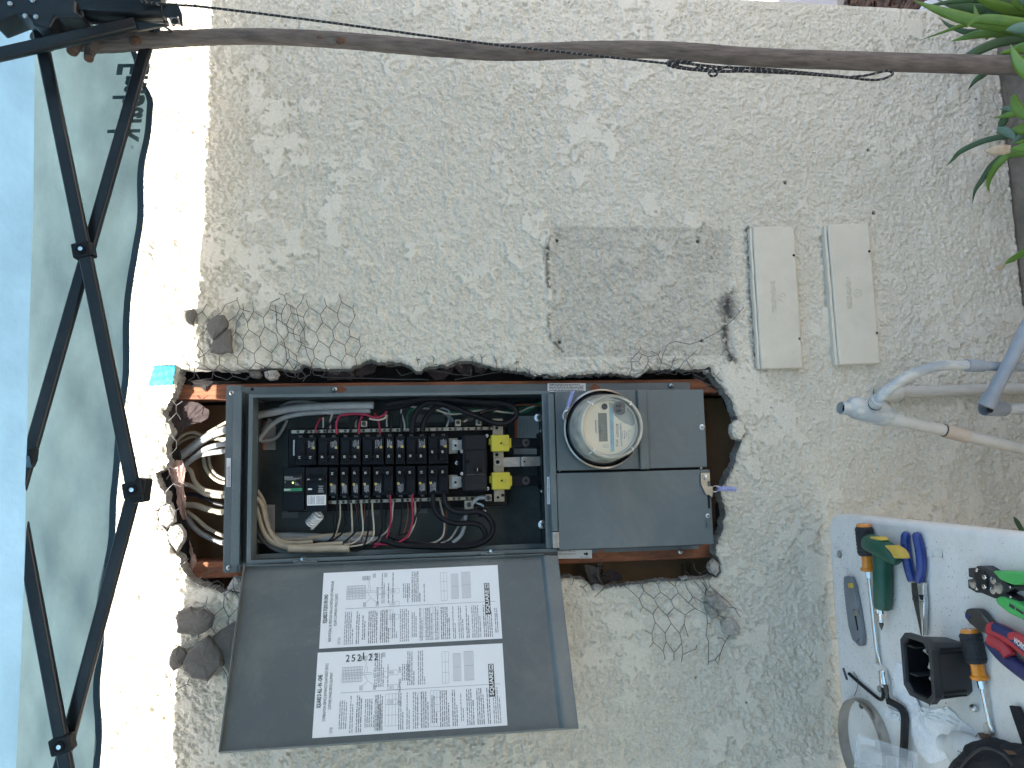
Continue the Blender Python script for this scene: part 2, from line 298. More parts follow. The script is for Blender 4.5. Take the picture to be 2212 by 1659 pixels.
# ------------------------------------------------------------------ mesh builder
class MB:
    def __init__(s): s.v = []; s.f = []; s.smooth = []
    def add(s, vs, fs, smooth=False):
        o = len(s.v); s.v += [tuple(x) for x in vs]
        s.f += [tuple(i + o for i in f) for f in fs]; s.smooth += [smooth] * len(fs); return s
    def box(s, x0, x1, y0, y1, z0, z1):
        x0, x1 = sorted((x0, x1)); y0, y1 = sorted((y0, y1)); z0, z1 = sorted((z0, z1))
        return s.add([(x0, y0, z0), (x1, y0, z0), (x1, y1, z0), (x0, y1, z0), (x0, y0, z1), (x1, y0, z1), (x1, y1, z1), (x0, y1, z1)],
                     [(0, 3, 2, 1), (4, 5, 6, 7), (0, 1, 5, 4), (1, 2, 6, 5), (2, 3, 7, 6), (3, 0, 4, 7)])
    def pbox(s, u0, v0, u1, v1, yf, yb):
        """upright box whose front face (depth yf) covers the surveyed rectangle"""
        a = P(u0, (v0 + v1) / 2, yf).z; b = P(u1, (v0 + v1) / 2, yf).z
        c = P((u0 + u1) / 2, v0, yf).x; d = P((u0 + u1) / 2, v1, yf).x
        return s.box(c, d, yf, yb, a, b)
    def loft(s, rings, close=True, caps=True, smooth=False):
        n = len(rings[0]); vs = [p for r in rings for p in r]; fs = []
        for i in range(len(rings) - 1):
            for j in range(n if close else n - 1):
                k = (j + 1) % n
                fs.append((i * n + j, i * n + k, (i + 1) * n + k, (i + 1) * n + j))
        s.add(vs, fs, smooth)
        if caps and close:
            s.add(rings[0], [tuple(range(n))[::-1]]); s.add(rings[-1], [tuple(range(n))])
        return s
    def prism(s, pts, d, back=None):
        """polygon extruded by the vector d"""
        d = Vector(d); pts = [Vector(p) for p in pts]
        return s.loft([pts, [p + d for p in pts]])
    def tube(s, pts, r, seg=8, flat=1.0, smooth=True, caps=True):
        pts = [Vector(p) for p in pts]; n = len(pts)
        rs = r if isinstance(r, (list, tuple)) else [r] * n
        rings = []; up = None
        for i, p in enumerate(pts):
            d = (pts[min(i + 1, n - 1)] - pts[max(i - 1, 0)])
            if d.length < 1e-9: d = Vector((0, 0, 1))
            d.normalize()
            if up is None:
                up = Vector((0, 1, 0)) if abs(d.y) < 0.9 else Vector((1, 0, 0))
            a = up - d * up.dot(d)
            if a.length < 1e-6: a = d.orthogonal()
            a.normalize(); up = a; b = d.cross(a)
            rings.append([p + a * (math.cos(t) * rs[i] * flat) + b * (math.sin(t) * rs[i]) for t in [2 * math.pi * k / seg for k in range(seg)]])
        return s.loft(rings, smooth=smooth, caps=caps)
    def lathe(s, prof, a, b, seg=20, caps=True, smooth=True, facet=None):
        """prof = [(t, radius)] with t measured in metres from a towards b"""
        a = Vector(a); b = Vector(b); d = (b - a).normalized(); e = d.orthogonal().normalized(); f = d.cross(e)
        rings = [[a + d * t + (e * math.cos(q) + f * math.sin(q)) * max(r, 1e-5) for q in [2 * math.pi * k / seg for k in range(seg)]] for t, r in prof]
        return s.loft(rings, smooth=smooth, caps=caps)
    def ball(s, c, r, seg=10, rings=6, sc=(1, 1, 1)):
        c = Vector(c); rr = []
        for i in range(1, rings):
            t = math.pi * i / rings
            rr.append([c + Vector((math.sin(t) * math.cos(q) * r * sc[0], math.sin(t) * math.sin(q) * r * sc[1], math.cos(t) * r * sc[2])) for q in [2 * math.pi * k / seg for k in range(seg)]])
        return s.loft(rr, smooth=True)
    def build(s, name, m, parent=None, bevel=0.0, kind=None, label=None, cat=None, group=None, seg=2, autosmooth=False):
        me = bpy.data.meshes.new(name); me.from_pydata(s.v, [], s.f)
        bm = bmesh.new(); bm.from_mesh(me); bmesh.ops.remove_doubles(bm, verts=bm.verts, dist=1e-6)
        bmesh.ops.recalc_face_normals(bm, faces=bm.faces)
        bm.to_mesh(me); bm.free()
        if any(s.smooth) or autosmooth:
            for p in me.polygons: p.use_smooth = True
            try: me.set_sharp_from_angle(angle=R(40))
            except Exception: pass
        me.materials.append(M(m) if isinstance(m, str) else m)
        o = bpy.data.objects.new(name, me); COL.objects.link(o)
        if parent: o.parent = parent
        if bevel > 0:
            bv = o.modifiers.new("bevel", 'BEVEL'); bv.width = bevel; bv.segments = seg; bv.limit_method = 'ANGLE'; bv.angle_limit = R(40)
            for p in me.polygons: p.use_smooth = True
            try: me.set_sharp_from_angle(angle=R(60))
            except Exception: pass
            bv.harden_normals = False
        tag(o, label, cat, group, kind)
        return o
def tag(o, label=None, cat=None, group=None, kind=None):
    if label: o["label"] = label
    if cat: o["category"] = cat
    if group: o["group"] = group
    if kind: o["kind"] = kind
    return o
def thing(name, label, cat, loc=(0, 0, 0), group=None):
    """an Empty at the thing's base; parts are given in world coordinates and parented keeping them there"""
    o = bpy.data.objects.new(name, None); COL.objects.link(o); o.empty_display_size = 0.05
    tag(o, label, cat, group); return o
def copyo(o, parent=None, loc=None):
    c = o.copy(); COL.objects.link(c)
    if parent: c.parent = parent
    return c
def cr_spline(pts, k=6):
    pts = [Vector(p) for p in pts]
    if len(pts) < 3: return pts
    out = []; q = [pts[0] * 2 - pts[1]] + pts + [pts[-1] * 2 - pts[-2]]
    for i in range(1, len(q) - 2):
        p0, p1, p2, p3 = q[i - 1], q[i], q[i + 1], q[i + 2]
        for j in range(k):
            t = j / k
            out.append(0.5 * ((2 * p1) + (p2 - p0) * t + (2 * p0 - 5 * p1 + 4 * p2 - p3) * t * t + (3 * p1 - p0 - 3 * p2 + p3) * t ** 3))
    out.append(pts[-1]); return out
def text(s, a, b, n, m, name, parent=None, height=None, ext=0.0002, mirror=False, lift=0.0006, bold=0.0, shear=0.0):
    """flat lettering whose base line runs from a to b on a surface with normal n"""
    a = Vector(a); b = Vector(b); n = Vector(n).normalized()
    cu = bpy.data.curves.new(name, 'FONT'); cu.body = s; cu.size = 1; cu.extrude = 0; cu.offset = bold; cu.resolution_u = 3; cu.shear = shear
    tmp = bpy.data.objects.new(name, cu); COL.objects.link(tmp)
    dg = bpy.context.evaluated_depsgraph_get(); dg.update()
    me = bpy.data.meshes.new_from_object(tmp.evaluated_get(dg))
    bpy.data.objects.remove(tmp)
    xs = [v.co.x for v in me.vertices]; ys = [v.co.y for v in me.vertices]
    if not xs: return None
    x0, x1 = min(xs), max(xs); capy = 0.69
    x = (b - a); ln = x.length; x = x.normalized(); y = n.cross(x).normalized()
    sx = ln / (x1 - x0); sy = (height / capy) if height else sx
    for v in me.vertices:
        q = a + x * ((v.co.x - x0) * sx) + y * (v.co.y * sy) + n * lift
        v.co = q
    me.update()
    me.materials.clear(); me.materials.append(M(m))
    o = bpy.data.objects.new(name, me); COL.objects.link(o)
    if parent: o.parent = parent
    if ext:
        so_ = o.modifiers.new("thick", 'SOLIDIFY'); so_.thickness = ext
    return o
YN = Vector((0, -1, 0)); ZN = Vector((0, 0, 1))

# ================================================================== the house wall
HOLE_PX = [(391.5,796),(407,794.5),(470,796),(493.7,797.6),(540,796),(582.6,793),(623,798.5),(642,796),(655,786),(672,792),(725,796),(756.6,796),(777,786.5),(799,775),(827,782),(864,780),
 (885.8,792),(900.7,800.4),(915.5,796),(926.6,789),(963.6,788),(998.8,778),(1019,778),(1045,788),(1073,794),(1100.6,798.5),(1119,802),(1134,801),(1148.8,808.7),(1174.7,807.8),(1207,813),
 (1240,809),(1271,806.7),(1330.5,805),(1362,810),(1378,812.6),(1396,802),(1405,797),(1450,796),(1490,797),(1536,793),(1538.9,806.7),(1550.8,824.5),(1565.6,845),(1580.5,866),(1585,887),(1593,906),(1606,920),(1611,934),
 (1603,950),(1592.4,976),(1589.5,1003),(1577.5,1021),(1568.6,1044.8),(1555,1062.6),(1565.6,1092.4),(1568.6,1113),(1561,1125),(1564,1143),(1550.8,1169.7),(1544.8,1193.5),(1556.7,1214.4),(1558,1235),(1551,1246),
 (1519,1253),(1470,1255),(1432.3,1257.5),(1391.9,1263),(1351.4,1266),(1331,1267.6),(1302,1272),(1282,1275),(1269,1257.5),(1235.8,1248.9),(1212.7,1250),(1100,1256),(900,1262),(700,1268),(540,1277),(518.4,1282),
 (492,1277),(478.7,1282),(465.5,1273),(436.4,1267.7),(415,1259.8),(399.4,1238.6),(388.8,1219.7),(388.8,1203.8),(370,1193),(362,1164),(358,1148),(338.6,1121.8),(337,1103),(357,1087.4),(358.4,1066),(341,1047.7),
 (333,1024),(354.4,1013),(365,994.8),(355.8,979),(354.4,963),(366.3,934),(362,915.5),(349,894),(367.7,867.9),(375.6,849.4),(383.5,822.9)]
HOLE = [P(u, v, 0) for u, v in HOLE_PX]
hx = np.array([p.x for p in HOLE]); hz = np.array([p.z for p in HOLE])

def lat(ix, iz, seed):
    h = (ix.astype(np.int64) * 374761393 + iz.astype(np.int64) * 668265263 + seed * 1442695041) & 0xffffffff
    h = ((h ^ (h >> 13)) * 1274126177) & 0xffffffff
    return ((h ^ (h >> 16)) & 0xffff) / 65535.0
def vn(x, z, s, seed):
    X = x / s; Z = z / s; i = np.floor(X); j = np.floor(Z); fx = X - i; fz = Z - j
    fx = fx * fx * (3 - 2 * fx); fz = fz * fz * (3 - 2 * fz); i = i.astype(int); j = j.astype(int)
    return (lat(i, j, seed) * (1 - fx) + lat(i + 1, j, seed) * fx) * (1 - fz) + (lat(i, j + 1, seed) * (1 - fx) + lat(i + 1, j + 1, seed) * fx) * fz
def fbm(x, z, s, seed, o=4, g=0.55):
    t = 0; a = 1; tot = 0
    for k in range(o):
        t = t + a * vn(x + 3.1 * k, z - 1.7 * k, s / (2 ** k), seed + k); tot += a; a *= g
    return t / tot
def inside(px, pz, X, Z):
    c = np.zeros(X.shape, bool); n = len(px); j = n - 1
    for i in range(n):
        cond = ((pz[i] > Z) != (pz[j] > Z)) & (X < (px[j] - px[i]) * (Z - pz[i]) / (pz[j] - pz[i] + 1e-12) + px[i])
        c ^= cond; j = i
    return c
def seg_dist(X, Z, pts):
    d = np.full(X.shape, 9.0)
    for (ax, az), (bx, bz) in zip(pts[:-1], pts[1:]):
        vx, vz = bx - ax, bz - az; L2 = vx * vx + vz * vz + 1e-12
        t = np.clip(((X - ax) * vx + (Z - az) * vz) / L2, 0, 1)
        d = np.minimum(d, np.hypot(X - ax - t * vx, Z - az - t * vz))
    return d
XR = 1.112; ZBOT = 0.170; ZTOP = 2.75
xs = np.concatenate([np.arange(-3.2, -1.7, 0.03), np.arange(-1.7, -0.86, 0.006), np.arange(-0.86, XR - .001, 0.0022), [XR]])
zs = np.concatenate([np.arange(ZBOT, 2.24, 0.0022), np.arange(2.2422, ZTOP, 0.01), [ZTOP]])
X, Z = np.meshgrid(xs, zs, indexing='ij')
wx = X + 0.012 * (fbm(X, Z, 0.02, 5, 3) - 0.5); wz = Z + 0.012 * (fbm(X, Z, 0.02, 9, 3) - 0.5)
rough = fbm(X, Z, 0.011, 21, 3, 0.7)
mid = fbm(wx, wz, 0.042, 31, 5, 0.66)
patch = fbm(wx * 1.0, wz * 0.8, 0.14, 44, 3, 0.5)
dens = fbm(X, Z, 0.45, 77, 2)
grain = fbm(X + .3 * wx, Z, 0.0062, 27, 2, 0.6)
crease = np.clip(1 - np.abs(vn(wx, wz, 0.013, 71) - 0.5) / 0.10, 0, 1) * np.clip((mid - 0.40) / .1, 0, 1)
def sst(a, b_, q): q = np.clip((q - a) / (b_ - a), 0, 1); return q * q * (3 - 2 * q)
gw = fbm(X + .006 * (vn(X, Z, .009, 55) - .5), Z + .006 * (vn(X, Z, .009, 56) - .5), 0.0070, 29, 3, 0.6)
blob = sst(0.40, 0.56, gw)
blob2 = sst(0.45, 0.56, fbm(wx, wz, 0.021, 83, 3, 0.6))
base = (rough - 0.5) * 0.0022 + (mid - 0.5) * 0.0040 + (grain - 0.5) * 0.0034 + (blob - .5) * 0.0031 + (blob2 - .5) * 0.0017 - crease * 0.0008
# trowelled knock-down: plateaus with a sharp lip standing proud of the sprayed ground
lip = mid * 0.66 + .0 + patch * 0.34 + (dens - 0.5) * 0.16
lip1 = fbm(wx + 5, wz, 0.075, 131, 5, 0.66)
ledge = np.clip((lip1 - 0.52) / 0.012, 0, 1)
flat = np.clip((lip - 0.575) / 0.010, 0, 1) * np.clip((rough - 0.25) / 0.06, 0, 1)
base = base + ledge * 0.0028
H = base * (1 - flat) + flat * (0.0036 + ledge * .0015 + (rough - .5) * .0014 + (patch - 0.5) * 0.0012 + (vn(X, Z, 0.006, 3) - 0.5) * 0.0003)
big_lump = (fbm(X, Z, 0.25, 99, 2) - 0.5) * 0.004
H = H * 0.86 + big_lump
# the smoothed ghost of the old box and its dirty outline
def pl(pxs): return [(P(u, v).x, P(u, v).z) for u, v in pxs]
gx0, gx1 = P(1185, 775).x, P(1185, 487).x; gz0, gz1 = P(1580, 600).z, P(1188, 600).z
wob = fbm(X, Z, 0.02, 8, 4, 0.7)
wob2 = fbm(X, Z, 0.006, 12, 3, 0.7)
dirt = np.zeros(X.shape)
def smear(pxs, wd, thr, amt):
    global dirt
    wd = wd * 1.55; d = seg_dist(X, Z, pl(pxs)) + (wob - 0.5) * wd * 1.1
    dirt = np.maximum(dirt, np.clip(1 - d / wd, 0, 1) ** 0.8 * np.clip((wob2 - thr) / 0.18, 0, 1) * amt)
smear([ZU(*q) for q in [(175,460),(120,500),(110,640),(112,780),(130,900)]], 0.006, 0.34, 0.9)
smear([ZU(*q) for q in [(200,470),(180,520)]], 0.012, 0.4, 0.6)
smear([ZU(*q) for q in [(130,1120),(125,1260),(165,1330),(240,1420)]], 0.0045, 0.36, 0.8)
smear([ZU(*q) for q in [(1590,1000),(1585,1090)]], 0.018, 0.15, 1.0)
smear([ZU(*q) for q in [(1605,940),(1580,1060),(1600,1140)]], 0.016, 0.26, 1.0)
smear([ZU(*q) for q in [(1575,1140),(1560,1280),(1580,1400),(1620,1490)]], 0.009, 0.30, 1.0)
smear([ZU(*q) for q in [(1380,390),(1350,480),(1345,520)]], 0.006, 0.45, 0.7)
smear([ZU(*q) for q in [(1480,580),(1440,640)]], 0.010, 0.42, 0.75)
smear([ZU(*q) for q in [(1600,400),(1610,900)]], 0.006, 0.52, 0.5)
smear([ZU(*q) for q in [(460,660),(470,670)]], 0.010, 0.5, 0.45)
smear([ZU(*q) for q in [(140,370),(620,360),(900,400),(1600,370)]], 0.010, 0.58, 0.3)
smear([ZU(*q) for q in [(950,1440),(1000,1480)]], 0.012, 0.4, 0.35)
smear([ZP(*q) for q in [(155,680),(175,900),(190,1200),(215,1560)]], 0.010, 0.33, 0.95)
smear([ZP(*q) for q in [(650,780),(668,900),(690,1150),(710,1380)]], 0.0035, 0.2, 0.9)
g_in = np.clip((X - gx0) / 0.006, 0, 1) * np.clip((gx1 - X) / 0.006, 0, 1) * np.clip((Z - gz0) / 0.006, 0, 1) * np.clip((gz1 - Z) / 0.006, 0, 1)
H = H - g_in * 0.0028
dirt = np.maximum(dirt, g_in * (0.17 + 0.16 * np.clip((wob2 - 0.50) / 0.15, 0, 1)))
# darker towards the foot of the wall
low = np.clip((ZBOT + 0.10 - Z) / 0.10, 0, 1)
dirt = np.maximum(dirt, low * 0.20 * wob)
def bore(u, v, r=0.0034, depth=0.012):
    global H, dirt
    p = P(u, v); d = np.hypot(X - p.x, Z - p.z)
    k = np.clip(1.25 - d / r, 0, 1); H = H - k * depth; dirt = np.maximum(dirt, np.clip(1.6 - d / r, 0, 1))  # the shade inside each bore is painted in through the dirt mask
for q in [ZU(195, 510), ZU(217, 1341), ZU(1343, 519), ZU(1378, 1330), ZP(402, 364), ZP(940, 153), ZP(980, 562), ZH(15, 808)]: bore(*q)
for q in [ZG(1725, 1370), ZG(105, 555), ZG(1690, 1080), ZR(1400, 1168), ZR(1025, 985)]: bore(*q, r=0.0022, depth=0.004)
H = H * np.clip((XR - X) / 0.01, 0.2, 1) * (0.15 + 0.85 * np.clip((X + 1.75) / 0.15, 0, 1)) * (0.3 + 0.7 * np.clip((2.45 - Z) / 0.2, 0, 1))
# dug edge: the coat breaks away unevenly round the opening
hd = seg_dist(X, Z, list(zip(hx, hz)) + [(hx[0], hz[0])])
jag = hd + (fbm(X, Z, 0.012, 61, 3) - 0.5) * 0.010
ins = inside(hx, hz, X + (fbm(X, Z, 0.010, 63, 3) - 0.5) * 0.007, Z + (fbm(X, Z, 0.010, 67, 3) - 0.5) * 0.007)
chip = np.clip(1 - jag / 0.006, 0, 1)
H = H - chip * 0.003
dirt = np.maximum(dirt, chip * 0.35)

house = thing("house_wall", "cream knock-down stucco house wall with a ragged rectangular hole cut round the electrical panel", "wall")
nx, nz = X.shape
vid = np.arange(nx * nz).reshape(nx, nz)
quad_in = ins[:-1, :-1] & ins[1:, :-1] & ins[1:, 1:] & ins[:-1, 1:] | ((ins[:-1, :-1].astype(int) + ins[1:, :-1] + ins[1:, 1:] + ins[:-1, 1:]) >= 3)
keep = ~quad_in
q = np.stack([vid[:-1, :-1][keep], vid[1:, :-1][keep], vid[1:, 1:][keep], vid[:-1, 1:][keep]], 1)
def grid_mesh(name, co, quads, m, parent, attrs=None):
    me = bpy.data.meshes.new(name)
    used = np.unique(quads); remap = np.full(len(co), -1, np.int64); remap[used] = np.arange(len(used))
    co = co[used]; quads = remap[quads]
    me.vertices.add(len(co)); me.vertices.foreach_set("co", co.astype(np.float32).ravel())
    me.loops.add(quads.size); me.loops.foreach_set("vertex_index", quads.astype(np.int32).ravel())
    me.polygons.add(len(quads)); me.polygons.foreach_set("loop_start", np.arange(0, quads.size, 4, dtype=np.int32))
    me.update(calc_edges=True); me.validate()
    me.polygons.foreach_set("use_smooth", np.ones(len(quads), bool))
    for k, a in (attrs or {}).items():
        at = me.attributes.new(k, 'FLOAT', 'POINT'); at.data.foreach_set("value", a.ravel()[used].astype(np.float32))
    me.materials.append(M(m)); o = bpy.data.objects.new(name, me); COL.objects.link(o)
    if parent: o.parent = parent
    return o
co = np.stack([X.ravel(), (-H).ravel(), Z.ravel()], 1)
stucco = grid_mesh("stucco", co, q, "stucco", house, {"dirt": dirt, "flat": flat})

# the broken edge of the coat, running back to the building paper
kk = keep
mb = MB()
def edge_run():
    E = []
    a = kk[:-1, :] != kk[1:, :]
    for i, j in np.argwhere(a): E.append((vid[i + 1, j], vid[i + 1, j + 1], kk[i, j]))
    b = kk[:, :-1] != kk[:, 1:]
    for i, j in np.argwhere(b): E.append((vid[i, j + 1], vid[i + 1, j + 1], not kk[i, j]))
    return E
EE = edge_run(); cen = np.array([hx.mean(), hz.mean()]); vm = {}; vs = []; fs = []
gx_, gz_ = None, None
def back(vi, k):
    key = (vi, k)
    if key in vm: return vm[key]
    x, y, z = co[vi]
    # direction into the opening
    dx = np.clip(cen[0] - x, -1, 1); dz = np.clip(cen[1] - z, -1, 1)
    nx_ = (1 if dx > 0 else -1) * (abs(dx) > 0.17); nz_ = (1 if dz > 0 else -1) * (abs(dz) > 0.42)
    rr = float(fbm(np.array([x * 1.0]), np.array([z * 1.0]), 0.02, 5, 3)[0])
    off = [0, 0.0018, 0.0036][k] * (0.2 + 1.5 * rr); dep = [0, 0.011, 0.027][k]
    vm[key] = len(vs); vs.append((x + nx_ * off, y + dep + (rr - 0.5) * 0.006 * (k == 1), z + nz_ * off)); return vm[key]
for a, b_, fl in EE:
    for k in (0, 1):
        f4 = (back(a, k), back(b_, k), back(b_, k + 1), back(a, k + 1))
        fs.append(f4)
mb.add(vs, fs, True)
mb.build("broken_stucco_edge", "mortar_grey", house)
# body behind the coat
mb = MB()
mb.box(XR - 0.02, XR, 0.001, 2.6, ZBOT, ZTOP)                        # side wall going back from the corner
side = mb.build("side_wall", "stucco", house)
mb = MB(); mb.box(-3.40, -3.2, -5.2, 0.02, ZBOT, ZTOP); mb.build("blocker_wing", "stucco", house)  # wing added out of view to block light from the left
mb = MB(); mb.box(-3.2, XR - 0.012, 0.018, 0.30, -0.1, ZBOT - 0.004)
fnd = mb.build("foundation", "foundation", house, bevel=0.004)
mb = MB(); mb.box(-3.2, XR, 0.004, 0.02, ZBOT - 0.010, ZBOT - 0.001)
mb.build("weep_screed", "zinc", house)
# sheathing around the opening: panels butted round the stud bay, seen through the hole
sx0, sx1 = P(1000, 1236, 0.03).x, P(1000, 800, 0.03).x
zt_, zb_ = P(370, 1000, 0.1).z + 0.08, P(1600, 1000, 0.1).z - 0.08
mb = MB(); mb.box(-3.2, XR - 0.02, 0.115, 0.122, 0.2, ZTOP)
mb.build("backing_board", "tar_paper", house)
def px_strip(v0, v1, y, u0=330, u1=1640):
    return P(1000, v1, y).x, P(1000, v0, y).x, P(u1, (v0 + v1) / 2, y).z, P(u0, (v0 + v1) / 2, y).z
for nm, (v0, v1, uu0, uu1) in {"wall_stud": (824, 863, 318, 1660), "wall_stud_": (1187, 1227, 318, 1660)}.items():
    x0, x1, z0, z1 = px_strip(v0, v1, 0.031, uu0, uu1)
    xt_, xb_ = P(860, 854, -.035).x, P(1100, 1192, -.035).x
    if nm == "wall_stud": x0 = max(x0, xt_ + .004)
    else: x1 = min(x1, xb_ - .004)
    mb = MB(); mb.box(x0, x1, 0.031, 0.112, z0, z1)
    mb.build("wall_stud", "wood_stud", house, bevel=0.002)
x0, x1, z0, z1 = px_strip(868, 1187, 0.105, 318, 1660)
mb = MB(); n1 = 40
rows = []
for i in range(n1 + 1):
    zz = z0 + (z1 - z0) * i / n1; rows.append([(x0 + (x1 - x0) * j / 8, 0.104 - 0.006 * math.sin(j * 0.8 + i * 0.3) * math.sin(i * 0.21), zz) for j in range(9)])
mb.loft(rows, close=False, caps=False, smooth=True)
mb.build("insulation_facing", "kraft_paper", house)
x0, x1, z0, z1 = px_strip(1227, 1300, 0.095, 318, 1660)
mb = MB(); mb.box(x0, x1, 0.095, 0.100, z0, z1); kf = mb.build("insulation_facing", "kraft_paper", house)
# print on the facing seen under the panel
for (s, ua, va, ub, vb, h) in [("WARD", 1492, 1247, 1492, 1215, .012), ("WIDE", 1478, 1246, 1478, 1218, .008), ("81", 1302, 1240, 1302, 1222, .016)]:
    text(s, P(ua, va, .0945), P(ub, vb, .0945), YN, "tar_paper", "facing_print", kf, height=h, ext=0)
x0, x1, z0, z1 = px_strip(750, 823, 0.09, 318, 1660)
mb = MB(); mb.box(x0, x1, 0.09, 0.095, z0, z1); mb.build("building_paper", "tar_paper", house)

def flap(px, yf, m, parent, name, curl=0.0, label=None, dep=0.0016):
    """torn sheet: outline at depth yf, uneven, with its own thickness"""
    pts = [P(u, v, yf + random.uniform(-1, 1) * 0.003 + curl * k / len(px)) for k, (u, v) in enumerate(px)]
    c = sum(pts, Vector()) / len(pts) + Vector((0, random.uniform(-.004, .004), 0))
    mb = MB(); n = len(pts)
    ft = pts + [c]; bk = [p + Vector((0, dep, 0)) for p in ft]
    fs = [(i, (i + 1) % n, n) for i in range(n)] + [(n + 1 + (i + 1) % n, n + 1 + i, 2 * n + 1) for i in range(n)] + [(i, n + 1 + i, n + 1 + (i + 1) % n, (i + 1) % n) for i in range(n)]
    mb.add(ft + bk, fs); o = mb.build(name, m, parent); 
    if label: o["label"] = label
    return o
def rag(px, k=3, amp=2.2):
    """roughen an outline given in survey coordinates"""
    out = []
    for (a, b_), (c, d) in zip(px, px[1:] + px[:1]):
        for t in range(k):
            f = t / k; out.append((a + (c - a) * f + random.uniform(-amp, amp) * (t > 0), b_ + (d - b_) * f + random.uniform(-amp, amp) * (t > 0)))
    return out
L1 = lambda pts: [ZL1(*p) for p in pts]; L2_ = lambda pts: [ZL2(*p) for p in pts]
flap(rag(L1([(1400,150),(1480,165),(1620,180),(1700,230),(1700,300),(1640,340),(1540,370),(1480,420),(1450,470),(1380,540),(1330,560),(1300,300)])), .034, "tar_paper_torn", house, "paper_flap")
flap(rag(L1([(1300,540),(1450,530),(1480,620),(1440,700),(1420,830),(1440,980),(1540,1180),(1570,1330),(1620,1500),(1640,1640),(1480,1640),(1420,1300),(1260,1100),(1240,800)])), .036, "tar_paper", house, "paper_flap")
flap(rag(L1([(1440,645),(1490,650),(1515,720),(1500,840),(1520,960),(1510,1050),(1525,1135),(1490,1130),(1440,990),(1440,880),(1395,800),(1375,715)])), .030, "felt_edge", house, "felt_strip", label="pinkish torn felt strip across the top of the opening")
flap(rag(L1([(1545,1300),(1575,1400),(1605,1470),(1570,1560),(1545,1540),(1560,1440)])), .030, "felt_edge", house, "felt_strip")
flap(rag(L1([(1480,-10),(1880,0),(1980,10),(1760,30),(1700,40),(1680,90),(1640,55),(1560,40),(1530,20)]), amp=1.5), .026, "tar_paper", house, "paper_flap")
z1l = lambda pts: [Z1(*p) for p in pts]; z2l = lambda pts: [Z2(*p) for p in pts]; z3l = lambda pts: [Z3(*p) for p in pts]
flap(rag(z1l([(1140,190),(1460,140),(1480,240),(1440,290),(1150,290)])), .032, "tar_paper_torn", house, "paper_flap")
flap(rag(z1l([(1480,150),(1740,90),(1700,200),(1560,250),(1480,240)])), .034, "tar_paper_torn", house, "paper_flap")
flap(rag(z1l([(1780,100),(2000,70),(2200,120),(1900,140)])), .030, "tar_paper_torn", house, "paper_flap")
flap(rag(z2l([(520,150),(700,90),(860,150),(740,280),(640,290),(560,220)])), .040, "tar_paper_torn", house, "paper_flap")
flap(rag(z2l([(860,140),(960,60),(1060,70),(1060,200),(980,240),(900,180)])), .030, "tar_paper_torn", house, "paper_flap")
flap(rag(z2l([(1080,100),(1250,160),(1160,210),(1100,190)])), .030, "tar_paper_torn", house, "paper_flap")
flap(rag(z3l([(1220,90),(1300,90),(1350,180),(1440,300),(1480,440),(1440,470),(1380,280),(1260,220),(1150,160)])), .032, "tar_paper", house, "paper_flap")
flap(rag(z3l([(1400,860),(1420,1000),(1440,1200),(1370,1400),(1330,1380),(1320,1100),(1370,900)])), .034, "tar_paper", house, "paper_flap")
zr = lambda pts: [ZR(*p) for p in pts]
flap(rag(zr([(190,140),(300,165),(310,270),(240,275),(210,210)])), .06, "mortar_smooth", house, "paper_flap")
flap(rag(zr([(320,210),(400,170),(450,200),(480,250),(420,262),(330,290)])), .04, "tar_paper_torn", house, "paper_flap")

# ------------------------------------------------------------------ stucco pieces hanging in the lath
def chunk(px, yf, thick, m, label, group=None, amp=0.004):
    pts = rag(px, 2, 1.4); n = len(pts)
    out = [P(u, v, yf) for u, v in pts]; c = sum(out, Vector()) / n
    rings = []
    for (k, dy) in ((0.86, thick), (1.03, thick * 0.7), (1.0, thick * 0.25), (0.90, 0.0), (0.62, -amp * 0.5), (0.3, -amp * 0.8)):
        rings.append([c + (p - c) * (k * random.uniform(1 - .05 * (k > .8), 1 + .05 * (k > .8))) + Vector((0, dy + random.uniform(-1, 1) * thick * (0.10 if k > .8 else .03), 0)) for p in out])
        for p in rings[-1]: pass
    mb = MB(); mb.loft(rings)
    return mb.build("stucco_chunk", m, None, label=label, cat="rubble", group=group)
chunk(L2_([(1440,390),(1550,350),(1600,380),(1650,365),(1720,400),(1735,440),(1715,510),(1620,575),(1540,568),(1435,555),(1440,470)]), -.020, .016, "mortar_smooth", "large grey stucco piece with the notched upper side, left of the open door")
chunk(L2_([(1610,640),(1690,590),(1745,650),(1800,720),(1805,830),(1720,900),(1690,955),(1560,925),(1500,870),(1485,800),(1530,710)]), -.024, .018, "mortar_smooth", "biggest cracked grey stucco piece half tucked beside the open door")
chunk(L2_([(1730,600),(1840,510),(1960,470),(1960,900),(1860,890),(1830,820),(1800,720),(1750,650)]), -.012, .014, "mortar_smooth", "smooth grey stucco slab running in behind the open door")
chunk(L2_([(1850,920),(1910,900),(1930,1060),(1860,1020)]), -.012, .012, "mortar_smooth", "narrow grey stucco sliver at the door edge below the slab")
chunk(L2_([(1405,700),(1450,665),(1490,690),(1515,740),(1480,820),(1410,870),(1375,820),(1375,770)]), -.018, .014, "mortar_smooth", "small oval stucco piece in the bright strip, furthest from the panel")
chunk([ZL2(*p) for p in [(1860,170),(1910,95),(1960,110),(1985,190),(1960,225),(1900,215),(1850,205)]], -.006, .022, "mortar_light", "pale pebbly stucco lump wedged between hole edge and open door corner")
L0 = lambda pts: [(x * 0.26453, 438.9 + y * 0.26453) for x, y in pts]
chunk(L0([(1460,910),(1500,870),(1575,860),(1600,900),(1570,995),(1500,960)]), -.018, .014, "mortar_smooth", "small dark stucco piece hanging alone in the sunlit strip above the tape")
